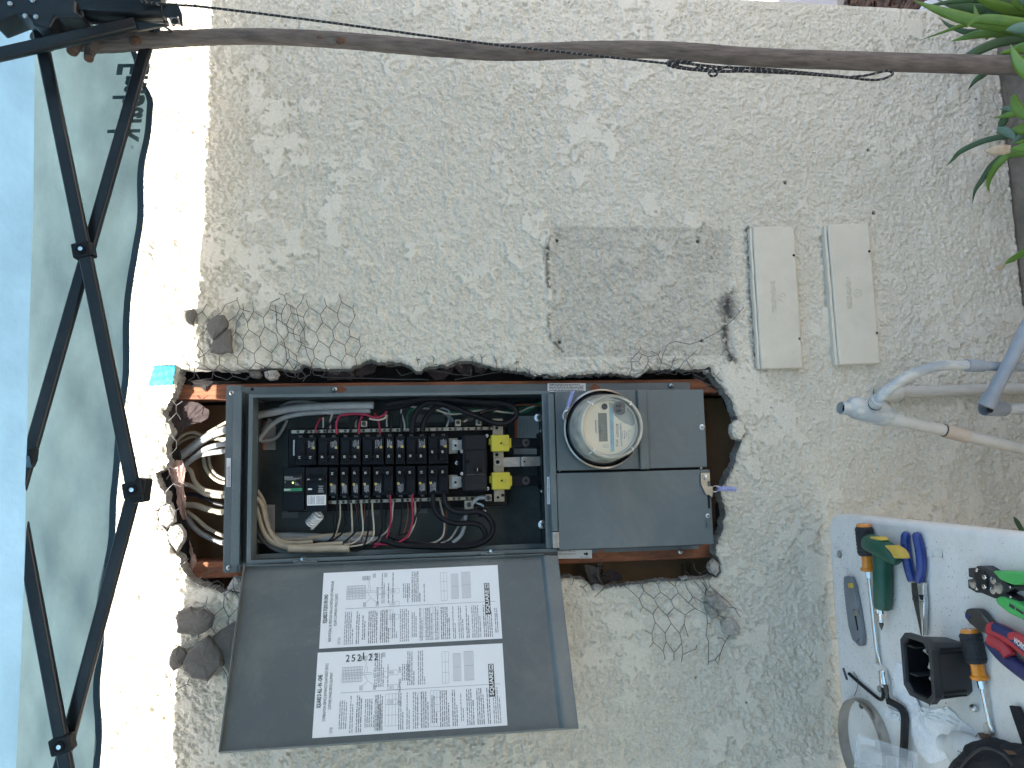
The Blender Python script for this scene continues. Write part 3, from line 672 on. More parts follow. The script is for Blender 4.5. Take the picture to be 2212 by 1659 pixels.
chunk(L0([(1740,930),(1820,905),(1850,960),(1850,1010),(1820,1040),(1740,1120),(1690,1060),(1680,990)]), -.022, .016, "mortar_smooth", "upper grey stucco piece of the pair on the shadow line")
chunk(L0([(1790,1070),(1870,1020),(1885,1100),(1895,1215),(1810,1225),(1710,1215),(1740,1120)]), -.018, .016, "mortar_smooth", "lower grey stucco piece of the pair on the shadow line")
chunk(z1l([(225,190),(290,165),(360,175),(390,230),(350,265),(260,250)]), .004, .016, "mortar_smooth", "flat rounded stucco pebble at the top rim of the opening beside the round lump")
chunk(z1l([(410,190),(470,165),(560,170),(590,220),(560,270),(480,285),(420,250)]), -.002, .020, "mortar_light", "round pale stucco lump caught in the lath above the panel flange")
chunk(L1([(1310,1020),(1390,1000),(1425,1070),(1420,1150),(1355,1205),(1300,1160),(1285,1090)]), -.004, .020, "mortar_light", "sunlit stucco lump in the notch left of the opening")
chunk(L1([(1390,1180),(1460,1170),(1500,1230),(1500,1310),(1440,1400),(1390,1330),(1360,1240)]), -.002, .022, "mortar_light", "long sunlit stucco lump below the notch left of the opening")
chunk(z3l([(1440,500),(1480,465),(1530,480),(1545,560),(1510,615),(1460,600),(1437,560)]), -.008, .022, "stucco", "round painted stucco lump on the rim under the meter")
chunk(zr([(1130,130),(1165,100),(1205,130),(1210,190),(1180,225),(1135,200),(1120,165)]), .000, .02, "mortar_light", "egg shaped stucco lump in the lower corner of the opening")
chunk(zr([(1225,570),(1270,540),(1330,560),(1365,610),(1355,675),(1300,665),(1240,630)]), -.020, .018, "mortar_light", "speckled grey stucco lump at the tip of the hanging lath")
chunk(zr([(1090,425),(1140,420),(1195,480),(1195,540),(1150,555),(1110,500)]), -.014, .016, "mortar_grey", "smooth brownish stucco piece in the middle of the hanging lath")
chunk(zr([(1100,375),(1160,365),(1240,400),(1270,450),(1250,490),(1200,480),(1130,430)]), -.024, .014, "mortar_grey", "whitish broken stucco piece nearest the opening in the hanging lath")
chunk(zr([(900,232),(960,222),(985,250),(920,262)]), .002, .012, "mortar_light", "flat crumb of stucco on the lower rim of the opening")
chunk(zr([(250,300),(300,285),(350,300),(320,325),(260,325)]), .002, .012, "mortar_light", "crumb of stucco on the rim beside the open door")
chunk(z3l([(1220,105),(1270,100),(1290,120),(1250,135)]), .004, .012, "mortar_grey", "grey crumb of stucco in the upper corner under the rectangle mark")
chunk(z2l([(1880,240),(1940,225),(1975,265),(1900,268)]), .006, .010, "mortar_grey", "thin crumb of stucco on the rim above the white label")

# ------------------------------------------------------------------ wire lath
def lath(label, fn, polys, yf=-.010, amp=.006, r=.00075, name="wire_lath", group=None, parent=None):
    comps = []; hgt = {}
    def key(p): return (round(p[0] / 14), round(p[1] / 14))
    for pth in polys:
        ks = set(key(p) for p in pth); hit = [c for c in comps if c[0] & ks]
        new = (ks.union(*[c[0] for c in hit]), [pth] + [q for c in hit for q in c[1]])
        comps = [c for c in comps if c not in hit] + [new]
    if len(comps) > 1:
        t = thing(name, label, "wire mesh", group=group)
        for ks, pl_ in comps: lath(None, fn, pl_, yf, amp, r, "wire_strand", None, t)
        return t
    mb = MB()
    def node(x, y):
        k = (round(x / 14), round(y / 14))
        if k not in hgt: hgt[k] = random.uniform(-amp, amp)
        u, v = fn(x, y); return P(u, v, yf + hgt[k])
    for pth in polys:
        pts = [node(*p) for p in pth]
        out = []
        for a, b_ in zip(pts[:-1], pts[1:]):
            out.append(a); out.append((a + b_) / 2 + Vector((random.uniform(-1, 1), random.uniform(-1, 1), random.uniform(-1, 1))) * 0.0008)
        out.append(pts[-1]); mb.tube(out, r, 5)
    return mb.build(name, "lath_wire", parent, label=label, cat="wire mesh" if label else None, group=group)
def S(s):
    return [[tuple(float(c) for c in q.split(",")) for q in pth.split()] for pth in s.strip().split(";") if pth.strip()]
lath("crumpled hexagonal wire lath folded up over the stucco above the left half of the panel", Z8, S("""505,195 505,225 540,318 500,400 385,470;500,228 380,275 325,370 215,440;540,318 655,355;575,300 570,360 498,470 492,570 570,655 580,745 690,810 705,900 825,962 850,1045 820,1085;
570,360 620,468 632,548 750,628 770,722 885,798 892,882 1012,950 1018,1005 1060,1050 1145,1068;632,548 570,655;678,240 688,348 795,415 808,515 930,595 955,697 1063,755 1080,850 1180,910 1265,940 1320,950;
688,348 620,468;808,515 750,628;770,722 690,810;580,745 508,852 512,925 630,990;705,900 630,990 655,1050 600,1095;508,852 400,775 312,850 318,930 430,995 465,1055 405,1090;435,650 492,570;
795,415 862,323 872,255 975,203;862,323 990,378 998,480 1120,550 1135,650 1240,700 1270,820 1320,920 1305,1030;920,275 938,432 930,520 945,575 1015,660 1040,770 1045,860 1125,985 1150,1060;955,150 1025,175 1050,150;
1025,175 1050,262 1000,340 990,378;1050,262 1150,325 1200,260 1235,170;1150,325 1178,455 1235,560 1248,690;1178,455 1120,550;1090,280 1098,365 1228,412 1250,505 1365,582 1395,665 1510,745 1530,828 1640,900 1655,985 1600,1035 1520,1010;
1098,365 1045,490 1068,575 1190,612 1208,712 1335,768 1350,850 1455,912 1480,990 1435,1055;938,432 1045,490;1068,575 1015,660;1228,412 1290,308 1260,225;1290,308 1413,382 1438,470 1548,555 1565,655 1680,718 1695,810 1790,850 1808,925 1860,940 1970,915;
1250,505 1190,612;1438,470 1365,582;1413,382 1480,292 1455,208;1480,292 1600,370 1618,460 1725,525 1738,618 1838,662 1850,740 1790,850;1600,370 1645,245 1615,165;1645,245 1768,318 1788,405 1725,525;1768,318 1782,280;1788,405 1802,375;
1838,662 1838,620;1850,740 1880,715;1618,460 1548,555;1738,618 1680,718;1565,655 1510,745;1395,665 1335,768;1695,810 1640,900;1530,828 1480,845 1455,912;1063,755 1150,825 1165,900 1125,985;955,697 885,798;892,882 825,962;1080,850 1012,950;
1655,985 1770,1040 1750,1055;1808,925 1785,985;1208,712 1165,800;1350,850 1320,920;148,940 245,1005 270,1050 395,1095 470,1055 590,1085 655,1050;1180,910 1215,990 1160,1060 1190,1085 1300,1040;1240,925 1210,1000 1260,1060 1225,1110;
1320,950 1340,1040 1435,1055;1012,950 1060,890 1045,860;1125,985 1185,915"""))
lath("loose hexagonal wire lath over the sunlit stucco between the tape and the shadow line", Z8, S("""0,525 90,620 72,720 148,825 145,940 245,1005 235,1080 165,1085 60,1100 0,1110;72,720 0,790 -60,760;90,620 160,565;130,350 200,440;130,350 60,395;130,350 180,270;148,825 215,760;318,930 250,1000;0,525 -20,480;60,395 10,440;
-160,700 -100,640 0,525;-60,760 -80,860 -10,930 -10,1000 60,1020 100,1090;-10,930 80,880;148,825 75,860;45,960 40,1060 -20,1100;400,775 435,650;215,440 160,565"""))
lath("torn wire lath strands across the left end of the opening", ZL1, S("""1410,160 1440,200 1490,165;1440,200 1440,260 1475,315;1440,260 1375,325;1385,430 1440,490 1440,550 1380,610;1385,700 1475,745 1475,810 1415,840 1355,905;1475,745 1525,738;1475,810 1530,860;1415,840 1480,865;
1355,905 1355,1000;1355,1000 1285,1060 1280,1130 1350,1215 1420,1150 1430,1060 1355,1000;1430,1060 1475,1040;1580,1640 1650,1600 1700,1560 1700,1520;1700,1560 1780,1530;1650,1600 1725,1650;1355,1000 1400,1020;1350,1215 1390,1330;1500,1490 1540,1450;1440,490 1400,420 1380,350;1370,705 1390,760 1360,800"""), yf=-.004)
lath("wire lath with hexagonal cells holding the grey stucco pieces left of the door", ZL2, S("""1725,150 1720,185;1725,150 1780,130 1825,160 1830,280 1825,345 1870,430 1865,495;1830,260 1905,190;1905,100 1905,190 1950,270 1950,340 1870,430;1825,345 1740,425 1680,340 1695,260;1680,340 1645,350;1740,425 1720,505 1620,575 1615,640;
1720,505 1760,560;1465,575 1455,650 1390,700 1355,760 1350,810;1455,650 1520,735 1480,820 1410,870 1390,970 1405,1065;1700,905 1690,965;1550,925 1530,975 1440,1020;1805,830 1855,905;1530,975 1545,990;1350,735 1305,740;1390,400 1450,412 1530,340"""), yf=-.028, amp=.002)
lath("frayed wire lath fan hanging over the stucco beside the lower corner of the opening", ZR, S("""520,320 600,395 628,455 705,510 722,570 795,650 803,715 862,795 862,858;628,455 605,495;600,395 635,335 710,392 742,452 810,520 840,578 905,652 918,725 928,810 915,870;635,335 625,285 665,250 740,285 760,345 838,402 862,462 945,515 938,580 905,652;
742,285 785,245 870,300 895,350 970,425 1018,465 1105,510 1112,575 1100,665 1120,730 1118,810 1115,890;895,350 838,402;760,345 710,392;862,462 810,520;742,452 705,510;722,570 697,655 705,720 780,785 795,850;697,655 645,632;705,720 680,755;803,715 780,785;
918,725 862,795;840,578 795,650;945,515 1018,465;928,810 1025,770 1030,740;938,580 968,680;870,300 890,250;945,270 960,320 1000,378 970,425;1000,378 1080,425 1095,360 1030,280 1000,240 945,185;1095,360 1110,300 1080,250 1060,205 1015,175 1010,130;
1060,205 1125,170 1120,110 1180,50;1125,170 1150,215 1120,260 1130,300 1190,355 1260,415 1320,470 1355,530;1095,360 1185,410 1190,520 1240,540;1260,455 1330,465;1280,665 1245,715 1210,800 1165,850 1115,870;1245,715 1225,690 1185,685;1165,850 1195,885;1210,800 1195,870;
1080,270 1110,330 1140,290;1060,260 1100,310 1090,370;1040,200 1045,240 1030,250;1240,540 1230,600 1290,660;1290,600 1300,640;1112,575 1135,585"""), yf=-.012)
lath("bent wire lath ends along the rim between the open door and the hanging fan", ZR, S("""10,225 50,205 112,235 170,215 180,245 228,275 180,310 210,350;112,235 105,285 75,285;228,275 295,260 345,310 270,380;345,310 420,260 480,290 520,320;520,300 545,250 610,285 635,335;295,260 320,120;180,310 145,295;300,130 290,230 340,300"""), yf=-.004)
lath("knot of bent wire lath ends on the rim under the dirty rectangle mark", ZU, S("""880,1375 860,1420 795,1490 805,1560 775,1630;860,1420 885,1440 860,1500 795,1500;860,1500 875,1530;885,1440 935,1460 935,1520 885,1590 840,1600;935,1460 1020,1445 1035,1410;1020,1445 1045,1515 1025,1580 985,1590 935,1520;960,1415 1020,1445;
1045,1515 1130,1545 1135,1500 1165,1460;1135,1500 1185,1480;1130,1545 1095,1590 1160,1610 1230,1500 1250,1485 1340,1405;1250,1485 1295,1560 1270,1590;1310,1490 1295,1515;1300,1600 1390,1645 1440,1600 1480,1640 1520,1590;1170,1575 1240,1610 1290,1590;985,1590 1010,1610 1060,1590 1100,1600"""), yf=-.010)
lath("single thin bent wire curving out from the lath knot over the stucco", ZU, S("1045,1515 1060,1440 1100,1360 1160,1335 1275,1360 1370,1330 1510,1260 1640,1150 1720,1055"), yf=-.012, amp=.001, name="loose_wire")
lath("short wire lath stubs along the top rim right of the middle of the panel", Z2, S("""0,65 70,130 165,120 250,115 230,65;400,5 425,45 435,105;425,45 460,48;590,0 620,40 610,105 740,110 920,45 930,20;850,80 900,100 955,155;1060,30 1080,110 1150,145 1180,110 1175,30 1160,0;1175,30 1210,5;1180,110 1260,125 1350,165 1340,60 1370,35;1340,60 1315,10;
1350,150 1480,155 1580,210 1585,100 1575,75 1590,65 1605,75 1600,100;1680,140 1730,180 1745,140;1730,180 1745,225;2010,210 2050,250 2060,200;165,120 155,70;1060,30 1090,-10"""), yf=-.003, amp=.004)
lath("long loose wire sagging across the dark gap above the panel", Z2, S("175,155 240,235 420,185 640,178 850,220 1050,230 1050,160;860,285 1100,240 1380,190"), yf=.02, amp=.003, name="loose_wire", r=.0009)
lath("straight wire lying along the top edge of the upper stud", Z2, S("-700,250 -300,262 0,270 300,278 560,285"), yf=.024, amp=.001, name="loose_wire", r=.0011)
lath("wire lath ends round the meter end of the opening", Z3, S("""1170,160 1250,200 1360,240 1440,330 1480,400 1450,470;1430,455 1450,560 1475,700 1440,840 1400,900 1395,980;1375,1160 1380,1260 1330,1370 1320,1420;1250,200 1280,240 1240,260;1300,120 1380,200 1400,280;1440,460 1500,470 1545,530 1530,590 1480,615;1360,240 1300,280;1440,840 1410,800"""), yf=.002)
lath("dull wire lath bits on the top rim left of the white label", Z3, S("""-60,150 -20,110;0,130 60,150 100,120;170,150 215,140 240,160;350,120 360,150 330,170;360,150 430,160;560,160 600,130 650,140;620,150 700,140 720,170"""), yf=.0, amp=.003)
# painter's tape stuck on the sunlit stucco
tp = L0([(1270,1332),(1445,1332),(1425,1490),(1218,1497),(1250,1400)])
mb = MB(); g = []
a_, b_, c_, d_ = [P(*ZL, 0) if False else P(ZL[0], ZL[1], 0) for ZL in [tp[0], tp[1], tp[2], tp[3]]]
rows = []
for i in range(13):
    rw = []
    for j in range(17):
        s_, t_ = j / 16, i / 12
        p = (a_ * (1 - s_) + b_ * s_) * (1 - t_) + (d_ * (1 - s_) + c_ * s_) * t_
        rw.append((p.x + 0.0008 * math.sin(j * 1.7 + i), -0.0085 - 0.0012 * math.sin(i * 1.3 + j * 0.8) * math.sin(j * .6), p.z + 0.0008 * math.sin(i * 2.1)))
    rows.append(rw)
mb.loft(rows, close=False, caps=False, smooth=True)
o = mb.build("painters_tape", "tape_blue", None, label="torn square of bright blue tape stuck on the sunlit stucco", cat="tape")
sm = o.modifiers.new("t", 'SOLIDIFY'); sm.thickness = 0.0004

# ================================================================== electrical panel
panel = thing("breaker_box", "grey steel electrical panel with open cover, black breakers and yellow lug covers", "electrical panel")
YF, YR, YB, YC = .018, -.035, .092, -.045     # flange, front rim, back of the tub, meter cover
def pb(name, m, u0, v0, u1, v1, yf, yb, bevel=0.0006, parent=None, **k):
    mb = MB(); mb.pbox(u0, v0, u1, v1, yf, yb); return mb.build(name, m, parent or panel, bevel=bevel, **k)
def screw(u, v, y, r=.0055, parent=None, m="zinc"):
    c = P(u, v, y); mb = MB()
    mb.lathe([(0, r * .95), (.0012, r), (.0026, r * .8), (.0034, r * .4), (.0036, 0)], c, c + YN, 14)
    o = mb.build("screw", m, parent or panel)
    k = MB(); a = random.uniform(0, 1.5)
    for t in (a, a + math.pi / 2):
        d = Vector((math.cos(t), 0, math.sin(t))); n_ = Vector((-d.z, 0, d.x)) * .0006
        pts = [c + d * r * .55 + n_, c - d * r * .55 + n_, c - d * r * .55 - n_, c + d * r * .55 - n_]
        k.prism([p + YN * .0033 for p in pts], YN * .0005)
    k.build("screw_slot", "dark_hole", o); return o
def hole(u, v, y, r, parent=None, m="dark_hole"):
    c = P(u, v, y); mb = MB(); mb.lathe([(0, r), (.0006, r)], c, c + YN, 14); return mb.build("hole", m, parent or panel)
# flanges
pb("mounting_flange", "steel_grey", 521, 831, 1491, 857, YF, YF + .002)
pb("mounting_flange", "steel_grey", 521, 1180, 1510.5, 1205, YF, YF + .002)
pb("mounting_flange", "steel_grey", 485, 833, 523, 1236, YF - .002, YF)
pb("corner_bracket", "steel_grey", 492, 832, 521, 846, YF - .004, YF - .002)
pb("corner_bracket", "steel_grey", 484, 1219, 512, 1237, YF - .004, YF - .002)
# keyholes show stud behind
for (x, y) in [(445, 232), (490, 1440)]:
    u, v = Z3(x, y); hole(u, v, YF - .0003, .0085, m="wood_stud"); mb = MB(); mb.pbox(u - 12, v - 3, u + 12, v + 3, YF - .0006, YF); mb.build("keyhole_slot", "wood_stud", panel)
u, v = Z1(1310, 395); hole(u, v, YF - .0003, .0075, m="wood_stud"); mb = MB(); mb.pbox(u - 3, v - 3, u + 12, v + 3, YF - .0006, YF); mb.build("keyhole_slot", "wood_stud", panel)
hole(*Z1(277, 393), YF - .0003, .0035)
for q in [Z3(1002, 218), Z3(1068, 1423), Z1(1240, 397), Z1(36, 437), Z4(3, 1290)]: screw(*q, YF - .003)
# tub: back, four walls, divider
tb = MB(); tb.pbox(548, 858, 1187, 1190, YB, YB + .002)
def wall_box(name, u0, v0, u1, v1, yf, yb, m="steel_grey_in"):
    mb = MB(); mb.pbox(u0, v0, u1, v1, yf, yb); return mb.build(name, m, panel, bevel=.0005)
# world extents of the rim
def wx_(v, u=860, y=YR): return P(u, v, y).x
def wz_(u, v=1020, y=YR): return P(u, v, y).z
XT, XB = wx_(854), wx_(1192, 1100); ZL, ZRr = wz_(538), wz_(1187)
def wbox(name, m, x0, x1, y0, y1, z0, z1, bevel=.0006, parent=None, **k):
    mb = MB(); mb.box(x0, x1, y0, y1, z0, z1); return mb.build(name, m, parent or panel, bevel=bevel, **k)
wbox("tub_back", "steel_grey_shaded", XB, XT, YB, YB + .002, P(1185, 1000, YR).z, ZL)
wbox("tub_side", "steel_grey_shaded", XT, XT + .002, YR, YB, P(1521, 850, YR).z, ZL, .0003)
wbox("tub_side", "steel_grey_shaded", XB - .002, XB, YR, YB, P(1521, 1185, YR).z, ZL, .0003)
wbox("tub_top", "steel_grey_shaded", XB, XT, YF, YB, ZL, ZL + .002, .0003)
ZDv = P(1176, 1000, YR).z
wbox("tub_divider", "steel_grey_shaded", XB, XT, YR + .002, YB, ZDv - .012, ZDv - .010, .0003)
wbox("divider_lip", "steel_grey", wx_(1184, 1180), wx_(846, 1180), YR - .002, YR, P(1190, 1000, YR).z, P(1174, 1000, YR).z, .0005)
# top trims (left in the picture)
pb("top_trim", "steel_grey", 502, 845, 519.5, 1221, -.020, YF)
pb("gap_shade_strip", "steel_grey_shaded", 518, 850, 536, 1216, .004, .016, .0003)  # added strip, its dark colour stands for the shade in the groove
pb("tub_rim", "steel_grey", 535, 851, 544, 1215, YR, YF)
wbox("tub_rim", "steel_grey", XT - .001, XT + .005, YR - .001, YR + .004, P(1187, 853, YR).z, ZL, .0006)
wbox("tub_rim", "steel_grey", XB - .004, XB + .003, YR - .001, YR + .004, P(1204, 1192, YR).z, ZL, .0006)
# meter section
pb("section_trim", "steel_grey", 1187.7, 850, 1201, 1148, YC - .004, YR + .01, .0015)
pb("galvanised_clip", "zinc", 1194, 1149.5, 1208, 1184, YC - .003, YR + .01, .001)
mc = pb("meter_cover", "steel_grey", 1201, 843, 1524, 1013, YC, YC + .012, .0012)
pb("drip_bead", "steel_grey", 1380, 841.5, 1401, 1013.5, YC - .007, YC, .003, parent=mc, seg=3)
ld = pb("lower_door", "steel_grey", 1205, 1018, 1538, 1182, YC - .002, YC + .012, .0015)
wbox("lower_case", "steel_grey_in", P(1400, 1176, .0).x, P(1400, 850, .0).x, YC + .013, YF, P(1512, 1000, YC).z, P(1200, 1000, YC).z, .0005)
wbox("shadow_gap", "dark_hole", P(1360, 1018, YC).x - .002, P(1360, 1012, YC).x + .002, YC + .0125, YC + .0132, P(1512, 1000, YC).z, P(1205, 1000, YC).z, 0)
screw(*Z3(1225, 520), YC, .0068); screw(*Z3(1265, 1163), YC - .002, .005); screw(*Z3(1218, 820), YC, .003)
screw(*Z3(190, 840), YC + .001, .002)
# slot pull on the lower door
pb("door_slot", "dark_hole", 1529, 1070, 1534, 1098, YC - .0027, YC - .001, 0, parent=ld)
mb = MB(); p0 = P(*Z3(1258, 1195), YC - .003); p1 = P(*Z3(1268, 1225), YC - .006); p2 = P(*Z3(1260, 1252), YC - .003)
mb.tube(cr_spline([p0, p1, p2]), .0018, 6); mb.build("pull_tab", "steel_grey", ld)
# latch
lt = [P(*Z3(*q), YC - .004) for q in [(1212, 852), (1278, 850), (1282, 910), (1262, 912), (1262, 950), (1298, 950), (1302, 1000), (1296, 1030), (1270, 1008), (1252, 1012), (1213, 930)]]
mb = MB(); mb.prism(lt, YN * .0025); lat_o = mb.build("latch", "tin_plate", ld, bevel=.0006)
c = P(*Z3(1248, 882), YC - .0065); mb = MB(); mb.lathe([(0, .006), (.002, .0055), (.003, .003)], c, c + YN, 16); mb.build("rivet", "zinc", lat_o)
# screws inside, standing on the divider
for q, rr in [(Z3(35, 450), .009), (Z3(65, 1228), .0095)]: screw(*q, YR + .035, rr)
screw(*Z3(55, 548), YR + .05, .0035); screw(*Z3(62, 985), YR + .05, .0035); screw(*Z3(118, 1388), YR + .01, .006)
# labels
def paper(name, px, y, m="white_print"):
    pts = [P(u, v, y) for u, v in px]; mb = MB(); mb.prism(pts, YN * .0004); return mb.build(name, m, panel)
def dashes(name, m, segs, parent, th=.0005, n=YN, kind="stuff"):
    """fine print: rows of short strokes lying on the surface; segs = (start, end, height)"""
    mb = MB()
    for a, b_, h in segs:
        a = Vector(a); b_ = Vector(b_); L = (b_ - a).length; x = (b_ - a) / L; y = n.cross(x); t = 0
        while t < L:
            wd = random.uniform(1.0, 4.5) * h
            e = min(L, t + wd); q = a + x * t; q2 = a + x * e
            lo = y * 0; hi = y * h * random.choice((.62, .72, .8))
            mb.add([q + lo + n * th, q2 + lo + n * th, q2 + hi + n * th, q + hi + n * th], [(0, 1, 2, 3)])
            t = e + h * random.uniform(.35, .6)
    o = mb.build(name, m, parent); o["kind"] = kind; return o
lb = paper("warning_label", [(1182.6, 828), (1265, 828), (1265, 846.5), (1182.6, 846.5)], YF - .0005)
dashes("fine_print", "ink", [(P(1186.5 + i * 0, 844 - k * 3.2, YF - .001) , P(1186.5 + random.choice((66, 70, 74)), 844 - k * 3.2, YF - .001), .0022) for k in range(5) for i in [0]] , lb, .0001)
lb = paper("warning_label", [(1205, 1188), (1278.5, 1188), (1278.5, 1206), (1205, 1207)], YF - .0005)
dashes("fine_print", "ink_grey", [(P(1207, 1191.5, YF - .001), P(1244, 1191, YF - .001), .002), (P(1207, 1197.5, YF - .001), P(1244, 1197, YF - .001), .002), (P(1254, 1204, YF - .001), P(1273, 1204, YF - .001), .002)], lb, .0001)
ar = [P(u, v, YF - .001) for u, v in [(1261, 1194.5), (1266, 1194.5), (1266, 1191.5), (1271.5, 1196.5), (1266, 1201.5), (1266, 1198.5), (1261, 1198.5)]]
mb = MB(); mb.prism(ar, YN * .0003); mb.build("arrow_mark", "ink", lb)
lb = paper("flashing_label", [(489.3, 989.5), (499, 989.5), (498.5, 1051.7), (489, 1051.7)], YF - .0025)
for u_, s_, va, vb in [(495.0, "PLACE BUILDING PAPER", 1050, 1008), (498.2, "OR FLASHING OVER THE", 1050, 1008)]:
    text(s_, P(u_ - 1.2, va, YF - .003), P(u_ - 1.2, vb, YF - .003), YN, "ink", "label_text", lb, height=.0024, ext=0)
lb = paper("divider_label", [(1181.5, 1030), (1189.5, 1030), (1190, 1089), (1182, 1089)], YR - .0025, "label_paper")
dashes("fine_print", "ink_grey", [(P(1185, 1087, YR - .003), P(1185, 1034, YR - .003), .002)], lb, .0001)
# inner stickers
def sticker(name, a, b_, edge, y=YB - .0006, side=0):
    o = paper(name, [a, (b_[0], a[1]), b_, (a[0], b_[1])], y, "label_grey")
    if edge:
        if side == 0: e = [a, (a[0] + edge, a[1]), (a[0] + edge, b_[1]), (a[0], b_[1])]
        pts = [P(u, v, y - .0005) for u, v in e]; mb = MB(); mb.prism(pts, YN * .0002); mb.build("orange_stripe", "label_orange", o)
    rows = []
    nr = int((b_[0] - a[0] - edge) / 3.0)
    for k in range(nr):
        uu = a[0] + edge + 2 + k * 3.0; rows.append((P(uu, b_[1] - 2, y - .0006), P(uu, a[1] + random.uniform(2, 8), y - .0006), .0016))
    dashes("fine_print", "ink_grey", rows, o, .0001); return o
def safe_sticker(za, zb, edge): return sticker("danger_sticker", za, zb, edge)
safe_sticker(Z2(1560, 705), Z2(1845, 960), 5.5)
safe_sticker(Z2(1550, 1085), Z2(1830, 1150), 0)
safe_sticker(Z1(385, 760), Z1(548, 1100), 6)
safe_sticker(Z4(430, 555), Z4(540, 895), 0)
# knock-out outlines on the back
for (za, zb) in [(Z1(340, 1250), Z4(382, 390)), (Z4(620, 640), Z4(815, 712)), (Z4(1600, 600), Z4(1770, 680)), (Z5(430, 590), Z5(545, 655)), (Z2(380, 690), Z2(740, 780)), (Z1(1120, 700), Z1(1400, 780))]:
    pb("knockout", "steel_grey_in", za[0], za[1], zb[0], zb[1], YB - .0012, YB, .0008)
pb("knockout", "steel_grey", *Z5(460, 1068), *Z5(730, 1105), XB and .03, .031, .001)
# interior base (black) and buses
pb("bus_base", "black_plastic", *Z1(690, 830), *Z5(1470, 605), .060, .085, .002)
def bar(name, m, za, zb, yf, yb, bevel=.0006, **k): return pb(name, m, za[0], za[1], zb[0], zb[1], yf, yb, bevel, **k)
nb1 = bar("neutral_bar", "tin_plate", (629, 925.3), (1063.6, 932.6), .026, .036)
nb2 = bar("neutral_bar", "tin_plate", (707, 1076.6), (1045, 1084.2), .026, .036)
def terminals(parent, u0, u1, v, step, cnt):
    proto = None
    for k in range(cnt):
        u = u0 + (u1 - u0) * k / (cnt - 1) + (1.3 if k % 2 else -1.3)
        c = P(u, v, .0255); c.x = P((u0 + u1) / 2, v, .0255).x
        mb = MB(); mb.lathe([(0, .0032), (.001, .0030), (.0012, .0012), (.0004, 0)], c, c + YN, 10)
        if proto is None: proto = mb.build("terminal_screw", "dark_steel", parent); pc = c
        else:
            o = proto.copy(); COL.objects.link(o); o.location = c - pc
vN1 = 930.2; vN2 = (1080.4, 1080.4)
terminals(nb1, 645, 1056, vN1 - 1.2, 1, 30)
terminals(nb2, 715, 1035, (vN2[0] + vN2[1]) / 2, 1, 24)
# white rating strip and bits left of the breakers
bar("rating_strip", "white_print", Z1(752, 985), Z1(772, 1168), .018, .020)
# circuit breakers
def breaker(u0, u1, v0, v1, top, poles, amp, off=False):
    yf = .002
    br = pb("circuit_breaker", "breaker_black", u0 + .5, v0, u1 - .5, v1, yf + .006, .060, .0012)
    pw = (u1 - u0) / poles
    up = (-1 if top else 1)
    for k in range(poles):
        a = u0 + pw * k
        # raised centre of each pole
        mid = pb("breaker_face", "breaker_black", a + 2.5, v0 + (v1 - v0) * .12, a + pw - 2.5, v1 - (v1 - v0) * .12, yf, yf + .006, .0008, parent=br)
        cv = (v0 + v1) / 2
        hv = cv + (14 if top else -20) * 0.9
        sv = cv + (6.5 if top else -11.0)
        if off: hv, sv = cv + 4, cv + 13
        pb("handle_slot", "handle_black", a + 5, sv - 5, a + pw - 5, sv + 5, yf - .0006, yf + .001, .0003, parent=br)
        hd = pb("breaker_handle", "handle_black", a + 4.5, hv - 4.5, a + pw - 4.5, hv + 4.0, yf - .007, yf + .002, .0012, parent=br)
        text(amp, P(a + pw / 2 - 0, hv + 3, yf - .0072), P(a + pw / 2, hv - 2.4, yf - .0072), YN, "white_print", "amp_number", hd, height=.0042, ext=0, lift=.0003)
    if poles == 2:
        pb("handle_tie", "handle_black", u0 + 6, hv - 3.5, u1 - 6, hv + 3.5, yf - .005, yf - .001, .0012, parent=br)
    # rating label: on the second pole above, on the first pole below
    a = (u0 + pw * (poles - 1)) if top else u0
    lv0, lv1 = ((v0 + v1) / 2 - 24, (v0 + v1) / 2 - 5) if top else ((v0 + v1) / 2 + 4, (v0 + v1) / 2 + 26)
    segs = []
    for k in range(5):
        uu = a + 5 + k * (pw - 9) / 5
        segs.append((P(uu + 1.5, lv1 - random.uniform(0, 5), yf - .0004), P(uu + 1.5, lv0 + random.uniform(0, 5), yf - .0004), .0016))
    dashes("rating_print", "ink_light", segs, br, .0003)
    yv = (lv1 - 5, lv1) if top else (lv0, lv0 + 5)
    yu = (a + pw - 9, a + pw - 4) if top else (a + 3.5, a + 8.5)
    pb("yellow_label", "label_yellow", yu[0], yv[0], yu[1], yv[1], yf - .0006, yf, 0, parent=br)
    # wire terminal
    tv = v0 - 1.5 if top else v1 + 1.5
    for k in range(poles):
        a2 = u0 + pw * k + pw / 2
        pb("wire_lug", "dark_steel", a2 - 4, tv - 3, a2 + 4, tv + 3, yf + .014, yf + .03, .0008, parent=br)
    return br
vt0, vt1 = 941, 1003
for u0, u1, n_, a, off in [(637, 684, 2, "15", 0), (686, 732.5, 2, "20", 0), (734.5, 780, 2, "20", 0), (782, 829.5, 2, "20", 0), (831.5, 851.5, 1, "20", 0), (854, 875.5, 1, "20", 0), (877, 922.5, 2, "50", 0), (924.5, 969, 2, "60", 1)]:
    dv = (u0 - 800) * -.012
    breaker(u0, u1, vt0 + dv + 2, vt1 + dv, True, n_, a, off)
for u0, u1, n_, a in [(709.4, 729.8, 1, "15"), (734.4, 753, 1, "20"), (758.5, 777, 1, "20"), (781.6, 801, 1, "20"), (805.5, 850, 2, "15"), (854.4, 898, 2, "20"), (901.6, 923, 1, "15"), (924.5, 969, 2, "50")]:
    dv = (u0 - 800) * -.017
    breaker(u0, u1, 1008 + dv, 1070 + dv, False, n_, a)
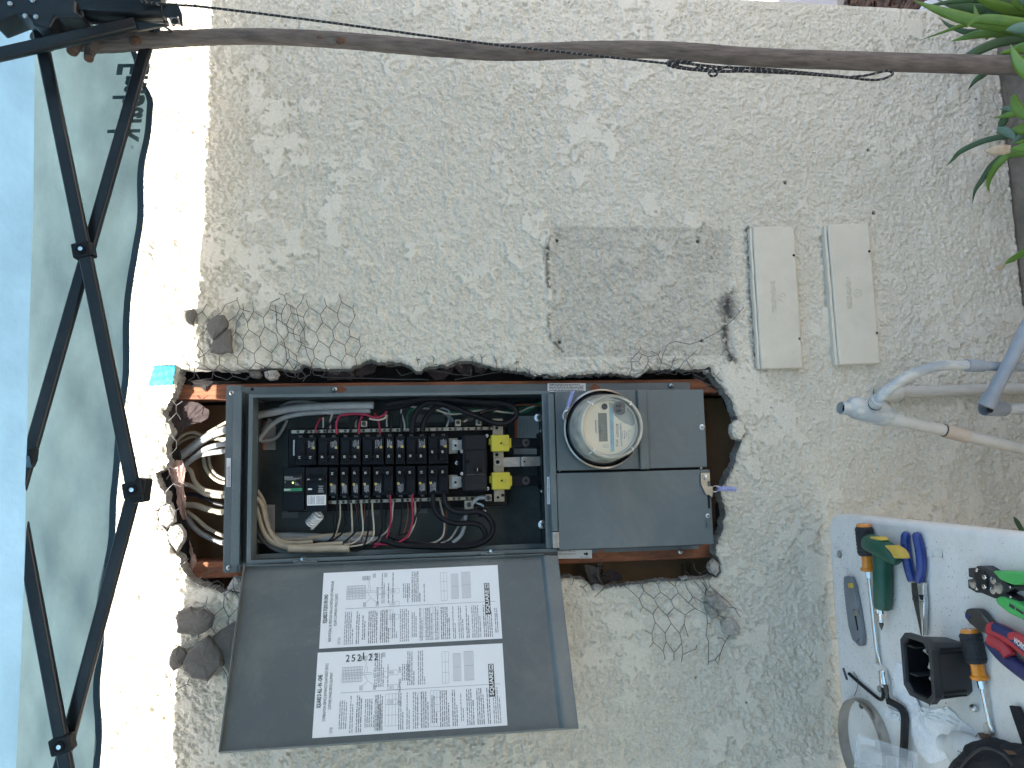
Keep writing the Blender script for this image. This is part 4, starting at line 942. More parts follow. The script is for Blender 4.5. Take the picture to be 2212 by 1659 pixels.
# surge protector
sp = bar("surge_protector", "breaker_black", Z1(632, 1305), Z4(885, 620), .004, .06, .0015)
spf = bar("surge_face", "grey_plastic", Z1(642, 1385), Z1(862, 1605), .0015, .005, .001, parent=sp); spf.data.materials[0] = M("black_plastic")
bar("green_band", "green_print", Z1(644, 1548), Z1(860, 1582), .0008, .002, 0, parent=sp)
bar("maker_plate", "label_grey", Z1(648, 1556), Z1(722, 1575), .0002, .001, 0, parent=sp)
dashes("fine_print", "ink_light", [(P(*Z1(850, 1418 + k * 0), .001), P(*Z1(850, 1412), .001), .001) for k in range(1)] + [(P(Z1(655, 0)[0] + 0, Z1(0, 1440)[1], .001), P(Z1(655, 0)[0], Z1(0, 1436)[1], .001), .001)], sp, .0005)
mb = MB()
for yy, xa, xb, hh in [(1418, 655, 755, .0022), (1430, 655, 850, .0012), (1440, 655, 830, .0012), (1450, 655, 790, .0012), (1478, 780, 800, .0012), (1490, 780, 815, .0012), (1500, 780, 815, .0012), (1510, 780, 830, .0012), (1478, 655, 675, .003)]:
    a = P(*Z1(xa, yy), .0012); b_ = P(*Z1(xb, yy), .0012); x = a
    for k in range(int((xb - xa) / 12)):
        t0 = k / max(1, int((xb - xa) / 12)); p = a.lerp(b_, t0)
        mb.box(p.x - hh / 2, p.x + hh / 2, p.y - .0004, p.y, p.z - .0014, p.z)
o = mb.build("surge_print", "ink_light", sp); o["kind"] = "stuff"
c = P(*Z1(751, 1484), .0012); mb = MB(); mb.lathe([(0, .0020), (.0006, .0018)], c, c + YN, 12)
mm = mat("led_lit", (0.5, 1.0, 0.2), 0.4); bnode = mm.node_tree.nodes["Principled BSDF"]; bnode.inputs["Emission Color"].default_value = (0.45, 1, 0.15, 1); bnode.inputs["Emission Strength"].default_value = 0.7
mb.build("indicator_led", "led_lit", sp)
# ground fault breaker with the test button
gf = bar("ground_fault_breaker", "breaker_black", Z1(895, 1303), Z4(1150, 640), .002, .06, .0015)
for (a, b_) in [((930, 1390), (995, 1345)), ((1035, 1390), (1110, 1345))]:
    bar("handle_slot", "handle_black", Z1(a[0], a[1] - 20), Z1(b_[0] - 5, b_[1] + 60), .0012, .003, .0004, parent=gf)
hd = bar("breaker_handle", "handle_black", Z1(905, 1420), Z1(1120, 1465), -.006, .003, .0012, parent=gf)
text("20", P(*Z1(945, 1452), -.0063), P(*Z1(945, 1436), -.0063), YN, "white_print", "amp_number", hd, height=.0045, ext=0)
text("20", P(*Z1(1080, 1452), -.0063), P(*Z1(1080, 1436), -.0063), YN, "white_print", "amp_number", hd, height=.0045, ext=0)
bar("test_button", "label_yellow", Z1(925, 1549), Z1(972, 1569), -.001, .003, .0005, parent=gf).data.materials[0] = M("white_print")
mb = MB()
for yy, xa, xb in [(1522, 1045, 1115), (1533, 1060, 1100), (1552, 1050, 1115), (1570, 1055, 1105), (1581, 1045, 1115), (1593, 1045, 1115)]:
    for k in range(int((xb - xa) / 11)):
        p = P(*Z1(xa + k * 11, yy), .0015); h = .0016 if yy != 1552 else .0028
        mb.box(p.x - h / 2, p.x + h / 2, p.y - .0004, p.y, p.z - .0013, p.z)
o = mb.build("rating_print", "ink_light", gf); o["kind"] = "stuff"
wl = bar("rating_plate", "label_grey", Z4(915, 442), Z4(1135, 562), -.001, .002, .0005, parent=gf); wl.data.materials[0] = M("label_paper")
dashes("fine_print", "ink_grey", [(P(*Z4(940 + 16 * k, 550), -.0013), P(*Z4(940 + 16 * k, 455), -.0013), .0016) for k in range(12) if k not in (5,)], gf, .0003)
for k in range(3): bar("wire_lug", "tin_plate", Z4(930 + 62 * k, 572), Z4(970 + 62 * k, 600), .006, .012, .0008, parent=gf)
# coiled white pigtail
pts = []
A_, B_ = P(*Z4(1065, 660), .02), P(*Z4(945, 790), .035)
for k in range(6 * 14 + 1):
    t = k / (6 * 14); a = 2 * math.pi * k / 14; c = A_.lerp(B_, t); ax = (B_ - A_).normalized(); e = ax.orthogonal().normalized(); f_ = ax.cross(e)
    pts.append(c + (e * math.cos(a) + f_ * math.sin(a)) * (.0105 if k > 4 else .006))
pts = [P(*Z4(955, 640), .012), P(*Z4(960, 700), .02)] [::-1][:0] + pts
mb = MB(); mb.tube(pts, .0024, 7); mb.build("coiled_pigtail", "white_print", gf)
# lugs, main breaker, service conductors
for (a, b_, plate) in [((830, 985), (945, 1105), ((790, 965), (895, 1145))), ((830, 1412), (945, 1540), ((790, 1392), (895, 1555)))]:
    bar("lug_plate", "tin_plate", Z2(*plate[0]), Z2(*plate[1]), .020, .026, .0008)
    lg = bar("main_lug", "zinc", Z2(*a), Z2(*b_), .008, .020, .001)
    u, v = Z2((a[0] + 870) / 2 + 20, (a[1] + b_[1]) / 2 + 4); c = P(u, v, .008); mb = MB()
    mb.lathe([(0, .0085), (.003, .0085), (.0031, .0055), (.005, .005)], c, c + YN, 6, smooth=False); mb.build("hex_nut", "zinc", lg)
    c = P(u, v, .003); mb = MB(); mb.lathe([(0, .003), (.0006, .003)], c, c + YN, 10); mb.build("nut_bore", "dark_hole", lg)
screw(*Z2(885, 1253), .02, .005)
mbk = bar("main_breaker", "breaker_black", Z2(950, 925), Z2(1240, 1590), -.008, .06, .003)
bar("breaker_face", "black_plastic", Z2(975, 930), Z2(1225, 1100), -.0105, -.008, .001, parent=mbk)
bar("breaker_face", "black_plastic", Z2(995, 1105), Z2(1210, 1380), -.0095, -.008, .001, parent=mbk)
bar("breaker_face", "black_plastic", Z2(975, 1398), Z2(1230, 1570), -.0105, -.008, .001, parent=mbk)
bar("face_band", "dark_steel", Z2(1000, 1382), Z2(1212, 1396), -.0095, -.008, .0003, parent=mbk)
bar("handle_slot", "dark_hole", Z2(1092, 1292), Z2(1185, 1345), -.0100, -.0095, 0, parent=mbk)
hd = bar("main_handle", "handle_black", Z2(1105, 1306), Z2(1182, 1352), -.022, -.009, .002, parent=mbk)
text("200A", P(*Z2(1118, 1333), -.0222), P(*Z2(1118, 1312), -.0222), YN, "white_print", "amp_number", hd, height=.004, ext=0) if False else dashes("handle_print", "white_print", [(P(*Z2(1128, 1350), -.0222), P(*Z2(1128, 1310), -.0222), .001)], hd, .0002)
bar("side_notch", "handle_black", Z2(985, 1215), Z2(1035, 1262), -.0102, -.009, .0006, parent=mbk)
for q in [(945, 1120), (945, 1380), (1235, 937), (1243, 1553)]: screw(*Z2(*q), -.004, .0042, mbk)
st = bar("neutral_strap", "tin_plate", Z2(1310, 735), Z5(1432, 520), .026, .030, .001)
bar("neutral_strap", "zinc", Z2(1420, 1185), Z2(1635, 1300), .030, .034, .001)
bar("neutral_strap", "zinc", Z2(1640, 1180), Z2(1862, 1292), .022, .026, .001)
c = P(*Z2(1362, 1242), .025); mb = MB(); mb.lathe([(0, .008), (.002, .008), (.002, .004)], c, c + YN, 18); o = mb.build("lug_socket", "zinc", panel)
c = P(*Z2(1362, 1242), .022); mb = MB(); mb.lathe([(0, .0045), (.0006, .0045)], c, c + YN, 12); mb.build("socket_bore", "dark_hole", o)
hole(*Z2(1352, 1157), .0255, .0035); hole(*Z2(1352, 845), .0255, .0035); hole(*Z5(1365, 470), .0255, .003); hole(*Z2(1675, 1238), .0215, .0022); hole(*Z5(1420, 445), .0255, .0035)
for (a, b_) in [((1285, 925), (1500, 1118)), ((1293, 1362), (1510, 1565))]:
    yl = bar("lug_cover", "yellow_plastic", Z2(*a), Z2(*b_), -.006, .024, .003, seg=3)
    bar("cover_tab", "yellow_plastic", Z2(a[0] - 28, a[1] + 45), Z2(a[0] + 2, b_[1] - 75), .002, .02, .001, parent=yl)
    bar("cover_tab", "yellow_plastic", Z2(b_[0] - 5, a[1] + 40), Z2(b_[0] + 20, b_[1] - 42), .0, .02, .001, parent=yl)
    bar("emblem_frame", "yellow_plastic", Z2(a[0] + 137, a[1] + 62), Z2(a[0] + 200, a[1] + 122), -.0072, -.006, .0005, parent=yl)
    bar("emblem_frame", "label_yellow", Z2(a[0] + 145, a[1] + 70), Z2(a[0] + 190, a[1] + 114), -.0076, -.0072, .0002, parent=yl)
    bar("emblem_frame", "yellow_plastic", Z2(a[0] + 154, a[1] + 78), Z2(a[0] + 184, a[1] + 106), -.0084, -.0076, .0004, parent=yl)
    hole(*Z2(a[0] + 117, a[1] + 97), -.0063, .0021, yl)
    bs = bar("bus_bar", "breaker_black", Z2(b_[0] + 5, a[1] + 42), Z2(1885, b_[1] - 45), .016, .030, .001)
    c = P(*Z2(1692, (a[1] + b_[1]) / 2 - 5), .0155)
    mb = MB(); mb.lathe([(0, .0092), (.0012, .0088), (.0014, .005)], c, c + YN, 12); mb.build("washer", "dark_steel", bs)
    mb = MB(); c = c + YN * .0013; mb.lathe([(0, .0036), (.0006, .0036)], c, c + YN, 10); mb.build("bolt_bore", "dark_hole", bs)
bar("mounting_bracket", "black_plastic", Z2(1870, 900), Z2(1885, 1560), .0, .06, .001)
# single lugs on the neutral bars
for q, s_ in [((900, 780), 34), ((1140, 778), 32)]:
    lg = bar("neutral_lug", "tin_plate", Z2(q[0] - s_, q[1] - s_), Z2(q[0] + s_, q[1] + s_ + 8), .012, .03, .0012); screw(*Z2(*q), .012, .0045, lg, "dark_steel")
lg = bar("neutral_lug", "tin_plate", Z1(1545, 762), Z1(1616, 830), .012, .03, .0012); screw(*Z1(1580, 795), .012, .0045, lg, "dark_steel")
lg = bar("neutral_lug", "tin_plate", Z5(1220, 435), Z5(1292, 515), .008, .03, .0012); screw(*Z5(1256, 475), .008, .0052, lg, "dark_steel")
lg = bar("neutral_lug", "tin_plate", Z5(975, 505), Z5(1080, 610), .016, .03, .0012); screw(*Z5(1028, 555), .014, .0052, lg, "dark_steel")
bar("ground_clamp", "black_plastic", Z5(1145, 600), Z5(1242, 700), .03, .06, .001); screw(*Z5(1203, 633), .03, .0052, None, "zinc")
# ------------------------------------------------------------------ branch wires
def wire(name, m, fn, pts, ys, r, parent=panel, seg=7, **k):
    n = len(pts)
    if not isinstance(ys, (list, tuple)): ys = [ys] * n
    if len(ys) == 2 and n != 2: ys = [ys[0] + (ys[1] - ys[0]) * i / (n - 1) for i in range(n)]
    pp = cr_spline([P(*fn(*p), y) for p, y in zip(pts, ys)], 6)
    mb = MB(); mb.tube(pp, r, seg); return mb.build(name, m, parent, **k)
W_ = "branch_wire"
for m, fn, pts, ys, r in [
 ("wire_black", Z4, [(1265,430),(1268,560),(1265,700),(1250,860),(1180,970),(1080,1000)], (.02,.045), .0019),
 ("wire_black", Z4, [(1395,430),(1395,560),(1395,680),(1340,870),(1200,980),(1120,1000)], (.02,.04), .0019),
 ("wire_black", Z4, [(1515,430),(1512,560),(1510,700),(1490,850),(1400,950),(1330,1000)], (.02,.03), .0019),
 ("wire_black", Z4, [(1645,430),(1640,560),(1635,800),(1600,980),(1530,1080),(1430,1090)], (.02,.012), .0019),
 ("wire_black", Z4, [(1770,430),(1782,600),(1795,760),(1785,860),(1740,960),(1680,1010)], (.02,.03), .0019),
 ("wire_black", Z4, [(2025,420),(2025,600),(2015,760),(1985,900),(1930,960),(1800,1000)], (.02,.035), .0019),
 ("wire_black", Z4, [(1215,600),(1222,700),(1230,830),(1240,900)], (.05,.05), .0012),
 ("wire_black", Z4, [(1345,560),(1355,700),(1360,850),(1320,960)], (.05,.05), .0012),
 ("wire_black", Z4, [(1840,540),(1838,650),(1825,780),(1832,870)], (.05,.05), .0014),
 ("copper", Z4, [(1590,540),(1585,680),(1568,850),(1550,980),(1510,1040)], (.045,.035), .0010),
 ("copper", Z4, [(1480,545),(1495,620),(1492,700)], (.05,.05), .0010),
 ("wire_white", Z4, [(1300,540),(1302,620),(1298,720),(1262,860),(1225,950)], (.03,.045), .0019),
 ("wire_white", Z4, [(1430,540),(1434,640),(1442,780),(1440,880),(1400,1000)], (.03,.035), .0019),
 ("wire_white", Z4, [(1547,535),(1553,640),(1568,780),(1555,900),(1460,1000),(1345,1020)], (.03,.02), .0019),
 ("wire_white", Z4, [(1675,530),(1680,650),(1694,800),(1685,930),(1600,1010),(1400,1048)], (.03,.014), .0019),
 ("wire_white", Z4, [(1922,528),(1912,620),(1900,740),(1850,860),(1750,940),(1620,1000)], (.03,.03), .0019),
 ("wire_red", Z4, [(1885,440),(1895,600),(1893,740),(1865,870),(1830,960),(1740,1025),(1690,1052)], (.01,.008), .0021),
 ("wire_red", Z5, [(372,425),(360,520),(372,640),(358,800),(300,930),(200,995),(80,1015),(-80,1015)], (.01,.006), .0024),
 ("wire_white", Z5, [(395,515),(400,620),(402,740),(350,870),(280,960),(200,1000)], (.03,.02), .0021),
 ("wire_black", Z5, [(465,500),(450,600),(410,680),(380,790),(320,880),(180,910),(60,900)], (.02,.03), .0018),
 ("copper", Z5, [(312,520),(316,640),(302,760),(270,880),(250,980)], (.045,.03), .0010),
 ("wire_white", Z5, [(685,500),(705,600),(728,690),(742,800),(720,920),(640,990),(540,1008)], (.03,.03), .0021),
 ("copper", Z5, [(765,600),(768,760),(760,850),(730,960)], (.05,.04), .0010),
 ("bare_alu", Z5, [(985,590),(975,680),(930,760),(860,880),(800,960),(700,1005)], (.04,.03), .0028),
 ("bare_alu", Z5, [(1110,535),(1160,550),(1205,575)], (.02,.01), .0030),
 ("cable_grey", Z5, [(1215,470),(1130,480),(1050,560),(995,660),(975,790),(935,910),(840,1000)], (.012,.03), .0042),
 ("wire_black", Z5, [(605,430),(612,560),(660,660),(750,735),(880,772),(1050,770),(1160,800),(1215,890),(1190,970),(1080,1010),(900,1030),(640,1030),(420,1000),(250,960),(80,905)], (.012,.02), .0058),
 ("wire_black", Z5, [(735,420),(755,540),(830,620),(960,645),(1120,635),(1230,680),(1300,790),(1290,890),(1220,970),(1100,1022),(900,1045),(640,1045),(420,1040),(200,1020),(0,960)], (.010,.006), .0060),
 ("wire_white", Z5, [(480,1000),(360,985),(260,950),(160,925)], (.02,.02), .0022),
 # upper side
 ("wire_black", Z2, [(362,900),(368,790),(400,690),(450,610),(540,560),(660,555),(800,590),(960,650),(1120,710),(1280,775),(1400,795),(1500,770),(1575,700),(1565,620),(1480,570),(1340,550),(1180,545),(1000,530),(820,510),(640,505),(460,515),(250,540),(60,575)], (.012,.012), .0062),
 ("wire_black", Z2, [(478,890),(505,770),(560,680),(640,605),(760,565),(900,560),(1100,575),(1300,570)], (.012,.035), .0058),
 ("wire_black", Z2, [(60,620),(250,590),(450,540),(700,525),(1000,560)], (.03,.03), .006),
 ("wire_green", Z2, [(312,840),(308,750),(322,670),(380,625),(520,600),(640,640),(780,665),(920,655),(1060,630),(1200,640),(1340,660),(1500,640)], (.03,.04), .0020),
 ("wire_green", Z2, [(1280,640),(1420,660),(1560,675),(1680,660),(1790,600),(1895,535)], (.035,.03), .0022),
 ("wire_green", Z2, [(1500,620),(1640,610),(1760,570),(1890,550)], (.045,.04), .0018),
 ("wire_white", Z2, [(350,595),(480,612),(640,630),(780,680),(900,680),(1040,655),(1250,635),(1420,660),(1560,672)], (.032,.032), .0022),
 ("wire_white", Z2, [(1560,672),(1640,650),(1720,610),(1790,590)], (.034,.03), .0020),
 ("copper", Z2, [(1460,590),(1600,578),(1740,575),(1890,588)], (.03,.03), .0024),
 ("wire_black", Z2, [(1550,560),(1700,540),(1890,540)], (.05,.05), .0020),
 ("bare_alu", Z2, [(740,670),(790,710),(840,770)], (.04,.02), .0042),
 ("bare_alu", Z2, [(955,775),(1010,750),(1070,745)], (.02,.035), .0040),
 ("cable_grey", Z2, [(530,580),(640,600),(740,620),(800,660),(790,760),(765,830)], (.04,.03), .0022),
 ("wire_black", Z2, [(1150,680),(1200,655),(1280,640),(1400,600)], (.02,.03), .0040),
 ("wire_red", Z1, [(1262,915),(1256,800),(1290,710),(1370,688),(1500,680),(1600,690),(1700,722),(1790,705),(1850,650)], (.015,.01), .0025),
 ("wire_red", Z1, [(1520,915),(1524,820),(1545,740),(1560,700)], (.015,.02), .0025),
 ("wire_red", Z1, [(1010,905),(1020,840),(1050,770),(1075,725)], (.015,.03), .0020),
 ("wire_red", Z1, [(1768,915),(1760,830),(1745,750),(1700,670)], (.015,.03), .0023),
 ("wire_white", Z1, [(1102,845),(1104,780),(1100,700)], (.03,.03), .0019),
 ("wire_white", Z1, [(1187,850),(1185,770),(1212,680)], (.03,.03), .0020),
 ("wire_white", Z1, [(1482,840),(1485,780),(1505,710)], (.03,.03), .0020),
 ("wire_white", Z1, [(1848,830),(1845,760),(1850,690)], (.03,.03), .0022),
 ("wire_white", Z1, [(1640,735),(1740,750),(1820,730),(1835,690)], (.015,.02), .0022),
 ("wire_black", Z1, [(890,905),(940,810),(1020,735),(1150,695)], (.015,.03), .0022),
 ("wire_black", Z1, [(1145,900),(1170,820),(1230,750),(1330,715),(1480,700),(1620,712)], (.015,.02), .0022),
 ("wire_black", Z1, [(1415,900),(1440,810),(1490,740),(1530,700)], (.015,.025), .0022),
 ("wire_black", Z1, [(1890,900),(1898,800),(1895,700),(1860,650)], (.015,.025), .0024),
 ("wire_black", Z1, [(2018,900),(2015,760),(2022,640)], (.015,.03), .0026),
 ("cable_grey", Z1, [(2050,880),(2052,800),(2020,690),(2015,630)], (.02,.03), .0022),
 ("wire_black", Z1, [(1660,830),(1665,760)], (.04,.04), .0016)]:
    wire(W_, m, fn, pts, ys, r)
# ------------------------------------------------------------------ cables that come down the wall into the tub
def cable(label, m, segs, r, flat=1.0, name="electrical_cable", group=None):
    pp = []; rr = []
    for fn, pts, ys in segs:
        n = len(pts); ys = list(ys) if len(ys) == n else [ys[0] + (ys[1] - ys[0]) * i / (n - 1) for i in range(n)]
        pp += [P(*fn(*p), y) for p, y in zip(pts, ys)]
    pp = cr_spline(pp, 7); mb = MB(); mb.tube(pp, r, 10, flat=flat)
    return mb.build(name, m, None, label=label, cat="cable", group=group)
cable("thickest grey cable arching down behind the flange and along the top inside of the panel", "cable_grey",
      [(ZL1, [(1440,640),(1560,560),(1700,455),(1850,395)], (.075,.05)), (Z1, [(290,715),(500,665),(800,610),(1100,592),(1400,582),(1690,580)], (.05,.02))], .0085)
cable("grey cable just below the thickest one, printed along its side inside the panel", "cable_grey",
      [(ZL1, [(1500,700),(1600,612),(1700,545),(1850,515)], (.07,.035)), (Z1, [(285,1030),(450,855),(620,735),(850,680),(1150,662),(1400,655),(1650,645)], (.06,.02))], .0055)
cable("grey cable with its bend catching the sun beside the torn felt", "cable_grey",
      [(ZL1, [(1505,690),(1600,620),(1700,590),(1850,570)], (.075,.045))], .0058)
cable("thin cream cable running along the upper side of the thickest grey cable", "cable_cream", [(ZL1, [(1470,590),(1560,520),(1700,420),(1850,335)], (.085,.055))], .0030)
cable("outer of the two cream cables looping up near the torn black paper", "cable_cream", [(ZL1, [(1440,495),(1500,440),(1570,420),(1640,440),(1700,470),(1850,470)], (.085,.07))], .0036)
cable("inner of the two cream cables looping up near the torn black paper", "cable_cream", [(ZL1, [(1445,520),(1510,480),(1580,455),(1660,470),(1850,490)], (.09,.08))], .0030)
cable("left of the two cream cables hanging in a U in front of the brown paper", "cable_cream", [(ZL1, [(1670,560),(1665,640),(1680,710),(1720,770),(1780,815),(1850,832)], (.085,.06)), (Z4, [(262,300),(330,385),(410,520),(440,700),(500,880),(610,975),(780,1000),(980,985)], (.06,.03))], .0042)
cable("right of the two cream cables hanging in a U in front of the brown paper", "cable_cream", [(ZL1, [(1705,540),(1705,620),(1720,700),(1770,765),(1850,808)], (.085,.065))], .0034)
cable("cream cable curling out from under the felt strip into the middle of the panel top", "cable_cream", [(ZL1, [(1525,705),(1560,740),(1590,820),(1650,880),(1740,905),(1850,918)], (.085,.05)), (Z4, [(262,448),(330,478),(395,580),(440,760),(520,935),(640,1025),(860,1042),(1100,1020),(1330,1005)], (.05,.02))], .0048)
cable("sunlit cream cable next to the black one at the panel top", "cable_cream", [(ZL1, [(1500,840),(1580,865),(1680,925),(1760,938),(1850,942)], (.08,.045))], .0050)
cable("black cable among the cream ones entering the panel top", "wire_black", [(ZL1, [(1520,925),(1600,930),(1680,960),(1750,995),(1850,1020)], (.08,.05))], .0046)
cable("yellowish sunlit cable just below the black one", "cable_cream", [(ZL1, [(1520,1010),(1600,1015),(1690,1045),(1850,1068)], (.08,.05)), (Z4, [(300,520),(350,640),(400,840),(500,985),(680,1055),(950,1078),(1200,1072),(1400,1068)], (.055,.008))], .0064)
cable("long cream cable sweeping down from the felt to the lower stud side", "cable_cream", [(ZL1, [(1525,1065),(1600,1120),(1700,1205),(1850,1275)], (.08,.05))], .0042)
cable("flat grey cable beneath the long cream sweep near the lower stud", "cable_grey", [(ZL1, [(1530,1110),(1590,1200),(1680,1265),(1850,1312)], (.085,.055)), (Z4, [(262,700),(330,830),(430,980),(590,1085),(800,1105),(1050,1090)], (.06,.03))], .0058)
cable("pale cable lying at the back of the panel behind the cream bundle", "cable_cream", [(Z4, [(262,965),(500,985),(800,960),(1100,925),(1400,905),(1680,888)], (.06,.05))], .0056)
cable("flat grey cable under the cream bundle along the panel floor", "cable_grey", [(Z4, [(520,930),(800,925),(1100,945),(1400,965),(1800,975)], (.07,.045))], .0090)
cable("cable end with a notched sheath at the end of the cream bundle", "cable_cream", [(Z4, [(700,1070),(1000,1075),(1200,1068),(1405,1072)], (.012,.006))], .0080)
cable("dim grey cable crossing behind the two big cables in the panel corner", "cable_grey", [(Z1, [(600,605),(740,545),(900,545),(1100,572)], (.06,.05))], .0046)
cable("short dark cable bending down over the orange edged sticker", "cable_grey", [(Z1, [(480,740),(400,860),(300,1000)], (.08,.07))], .0050)
cable("dark curved cable hooking round below the orange edged sticker", "cable_grey", [(Z1, [(680,750),(620,880),(540,970),(380,1000)], (.085,.07))], .0042)
# ------------------------------------------------------------------ open cover
H0, H1 = Vector((-.1845, -.035, 1.9748)), Vector((-.1830, -.035, 1.338))
O0, O1 = Vector((-.4835, -.2, 1.971)), Vector((-.4838, -.2, 1.338))
e1 = (O0 - H0); e1.z = 0; DW = e1.length; e1.normalize(); dn = Vector((0, 0, 1)).cross(e1); 
if dn.dot(CAM - H0) < 0: dn = -dn
ztop, zbot = 1.973, 1.338
def D(s, t, h=0): return Vector((H0.x, H0.y, 0)) + e1 * s + Vector((0, 0, ztop - t)) + dn * h      # s from the hinge, t downwards
door = []
def dbox(name, m, s0, s1, t0, t1, h0, h1, bevel=.0006, parent=None, **k):
    mb = MB(); mb.loft([[D(s0, t0, h) , D(s1, t0, h), D(s1, t1, h), D(s0, t1, h)] for h in (h0, h1)]); return mb.build(name, m, parent or panel, bevel=bevel, **k)
DH = ztop - zbot
cov = dbox("open_cover", "steel_grey_in", .004, DW, 0, DH, -.0016, 0, .0004)
M("steel_grey_in")
dbox("cover_lip", "steel_grey", .004, DW, 0, .0018, 0, .013, .0004, cov)
dbox("cover_lip", "steel_grey", DW - .0018, DW, .0018, DH - .004, 0, .012, .0004, cov)
dbox("cover_lip", "steel_grey", .004, .0055, .0018, DH - .03, 0, .010, .0004, cov)
mb = MB(); prof = [(DH - .036, 0), (DH - .030, .006), (DH - .022, .0065), (DH - .012, .0015), (DH, .0015)]
mb.loft([[D(s, t, h) for t, h in prof] + [D(s, t, h - .0012) for t, h in prof[::-1]] for s in (.006, DW)]); mb.build("drip_fold", "steel_grey", cov, bevel=.0008)
for uu in (760, 1090 if False else 1150):
    # hinges
    pass
for za, zb in [(Z4(750, 1215), Z4(1030, 1268)), (Z5(1165, 1120), Z5(1430, 1165))]:
    hg = pb("hinge", "steel_grey", za[0], za[1], zb[0], zb[1] - 4, YR - .006, YR - .002, .0008, parent=cov)
    L_ = (zb[0] - za[0])
    for k in (0, .4, .8):
        a = P(za[0] + L_ * k, za[1] + 1, YR - .005); b_ = P(za[0] + L_ * (k + .2), za[1] + 1, YR - .005)
        mb = MB(); mb.tube([a, b_], .0032, 8); mb.build("hinge_knuckle", "steel_grey", hg)
    c = P(za[0] + L_ * .48, za[1] - 6, YR + .004); mb = MB(); mb.lathe([(0, .003), (.012, .003)], c, c + Vector((0, -1, .3)), 8); mb.build("hinge_pin", "zinc", hg)
# the cut in the far lip
a, b_ = ZD2(305, 1425), ZD2(435, 1425)
# instruction sheets
def dpx(u, v): return PL(u, v, D(0, 0, .0006), dn)
PG = {}
for key, cor in {"es": [(699.2, 1237.9), (689.4, 1401.4), (1074.8, 1220.5), (1085, 1379.4)], "en": [(686.5, 1410), (674.3, 1594.7), (1085.3, 1389.6), (1096.2, 1567)]}.items():
    tl, bl, tr, br_ = [dpx(*c) for c in cor]     # picture: tl = page right-top ... reading runs from bl to tl
    PG[key] = (bl, tl, br_, tr)
    mb = MB(); mb.prism([tl, tr, br_, bl], dn * .0004); o = mb.build("instruction_sheet", "label_paper", cov, label={"es": "white printed sheet nearer the hinge", "en": "white printed sheet stamped with a number, nearer the free edge"}[key])
    PG[key + "o"] = o
def page(k, x, y):
    bl, tl, br_, tr = PG[k]; return (bl * (1 - x) + tl * x) * (1 - y) + (br_ * (1 - x) + tr * x) * y + dn * .0006
def ptext(k, s, x0, x1, y, m="ink", h=None, bold=.0): return text(s, page(k, x0, y), page(k, x1, y), dn, m, "sheet_text", PG[k + "o"], height=h, ext=0, lift=.0002, bold=bold)
ptext("en", "SQUARE D ALL - IN - ONE", .335, .725, .032, h=.0072, bold=.03)
ptext("en", "COMBINATION SERVICE ENTRANCE SOLAR READY DEVICE", .18, .86, .060, h=.0052)
ptext("en", "CUSTOMER OWNED SERVICE EQUIPMENT", .31, .745, .086, h=.0050)
ptext("en", "CAT NO.", .04, .11, .10, "ink_grey", .0055)
ptext("en", "252122", .885 - .115, .885 + .0, .145, h=.0150) if False else text("252122", page("en", .895, .128) , page("en", .895, .128) + (page("en", .895, .235) - page("en", .895, .128)), dn, "ink", "sheet_text", PG["eno"], ext=0) if False else None
# the stamped number stands along the page, turned a quarter
pa, pb2 = page("en", .885, .155), page("en", .885, .345)
text("252122", pa, pb2, dn, "ink", "stamped_number", PG["eno"], height=.0155, ext=0, lift=.0002) if False else None
for k_, ch in enumerate("252122"):
    q0 = page("en", .868, .150 + k_ * .030) + (page("en", .9, .3) - page("en", .8, .3)).normalized() * (.0030 if ch == "1" else 0); y_ax = (page("en", .9, .2) - page("en", .855, .2)).normalized(); x_ax = (page("en", .5, .3) - page("en", .5, .2)).normalized()
    text(ch, q0, q0 + x_ax * (.0072 if ch != "1" else .0022), dn, "ink", "stamped_number", PG["eno"], height=.0125, ext=0, lift=.0002, bold=.01)
ptext("es", "SQUARE D TODO EN UNO", .32, .70, .032, h=.0072, bold=.03)
ptext("es", "BASE INTEGRAL DE MEDICION PARA ACOMETIDA LISTO PARA SOLAR", .08, .88, .060, h=.0052)
ptext("es", "EQUIPO COMPRADO POR EL CLIENTE", .28, .70, .086, h=.0050)
ptext("es", "CAT NO.", .04, .13, .112, "ink_grey", .0055)
ptext("en", "ON", .315, .365, .445, "ink", .0042); ptext("en", "TRIPPED", .455, .625, .445, "ink", .0042); ptext("en", "OFF", .70, .77, .445, "ink", .0042)
ptext("en", "SUITABLE FOR USE WITH 75 C COPPER OR", .04, .445, .325, "ink", .0052); ptext("en", "ALUMINUM LINE CONDUCTORS", .04, .34, .345, "ink", .0052)
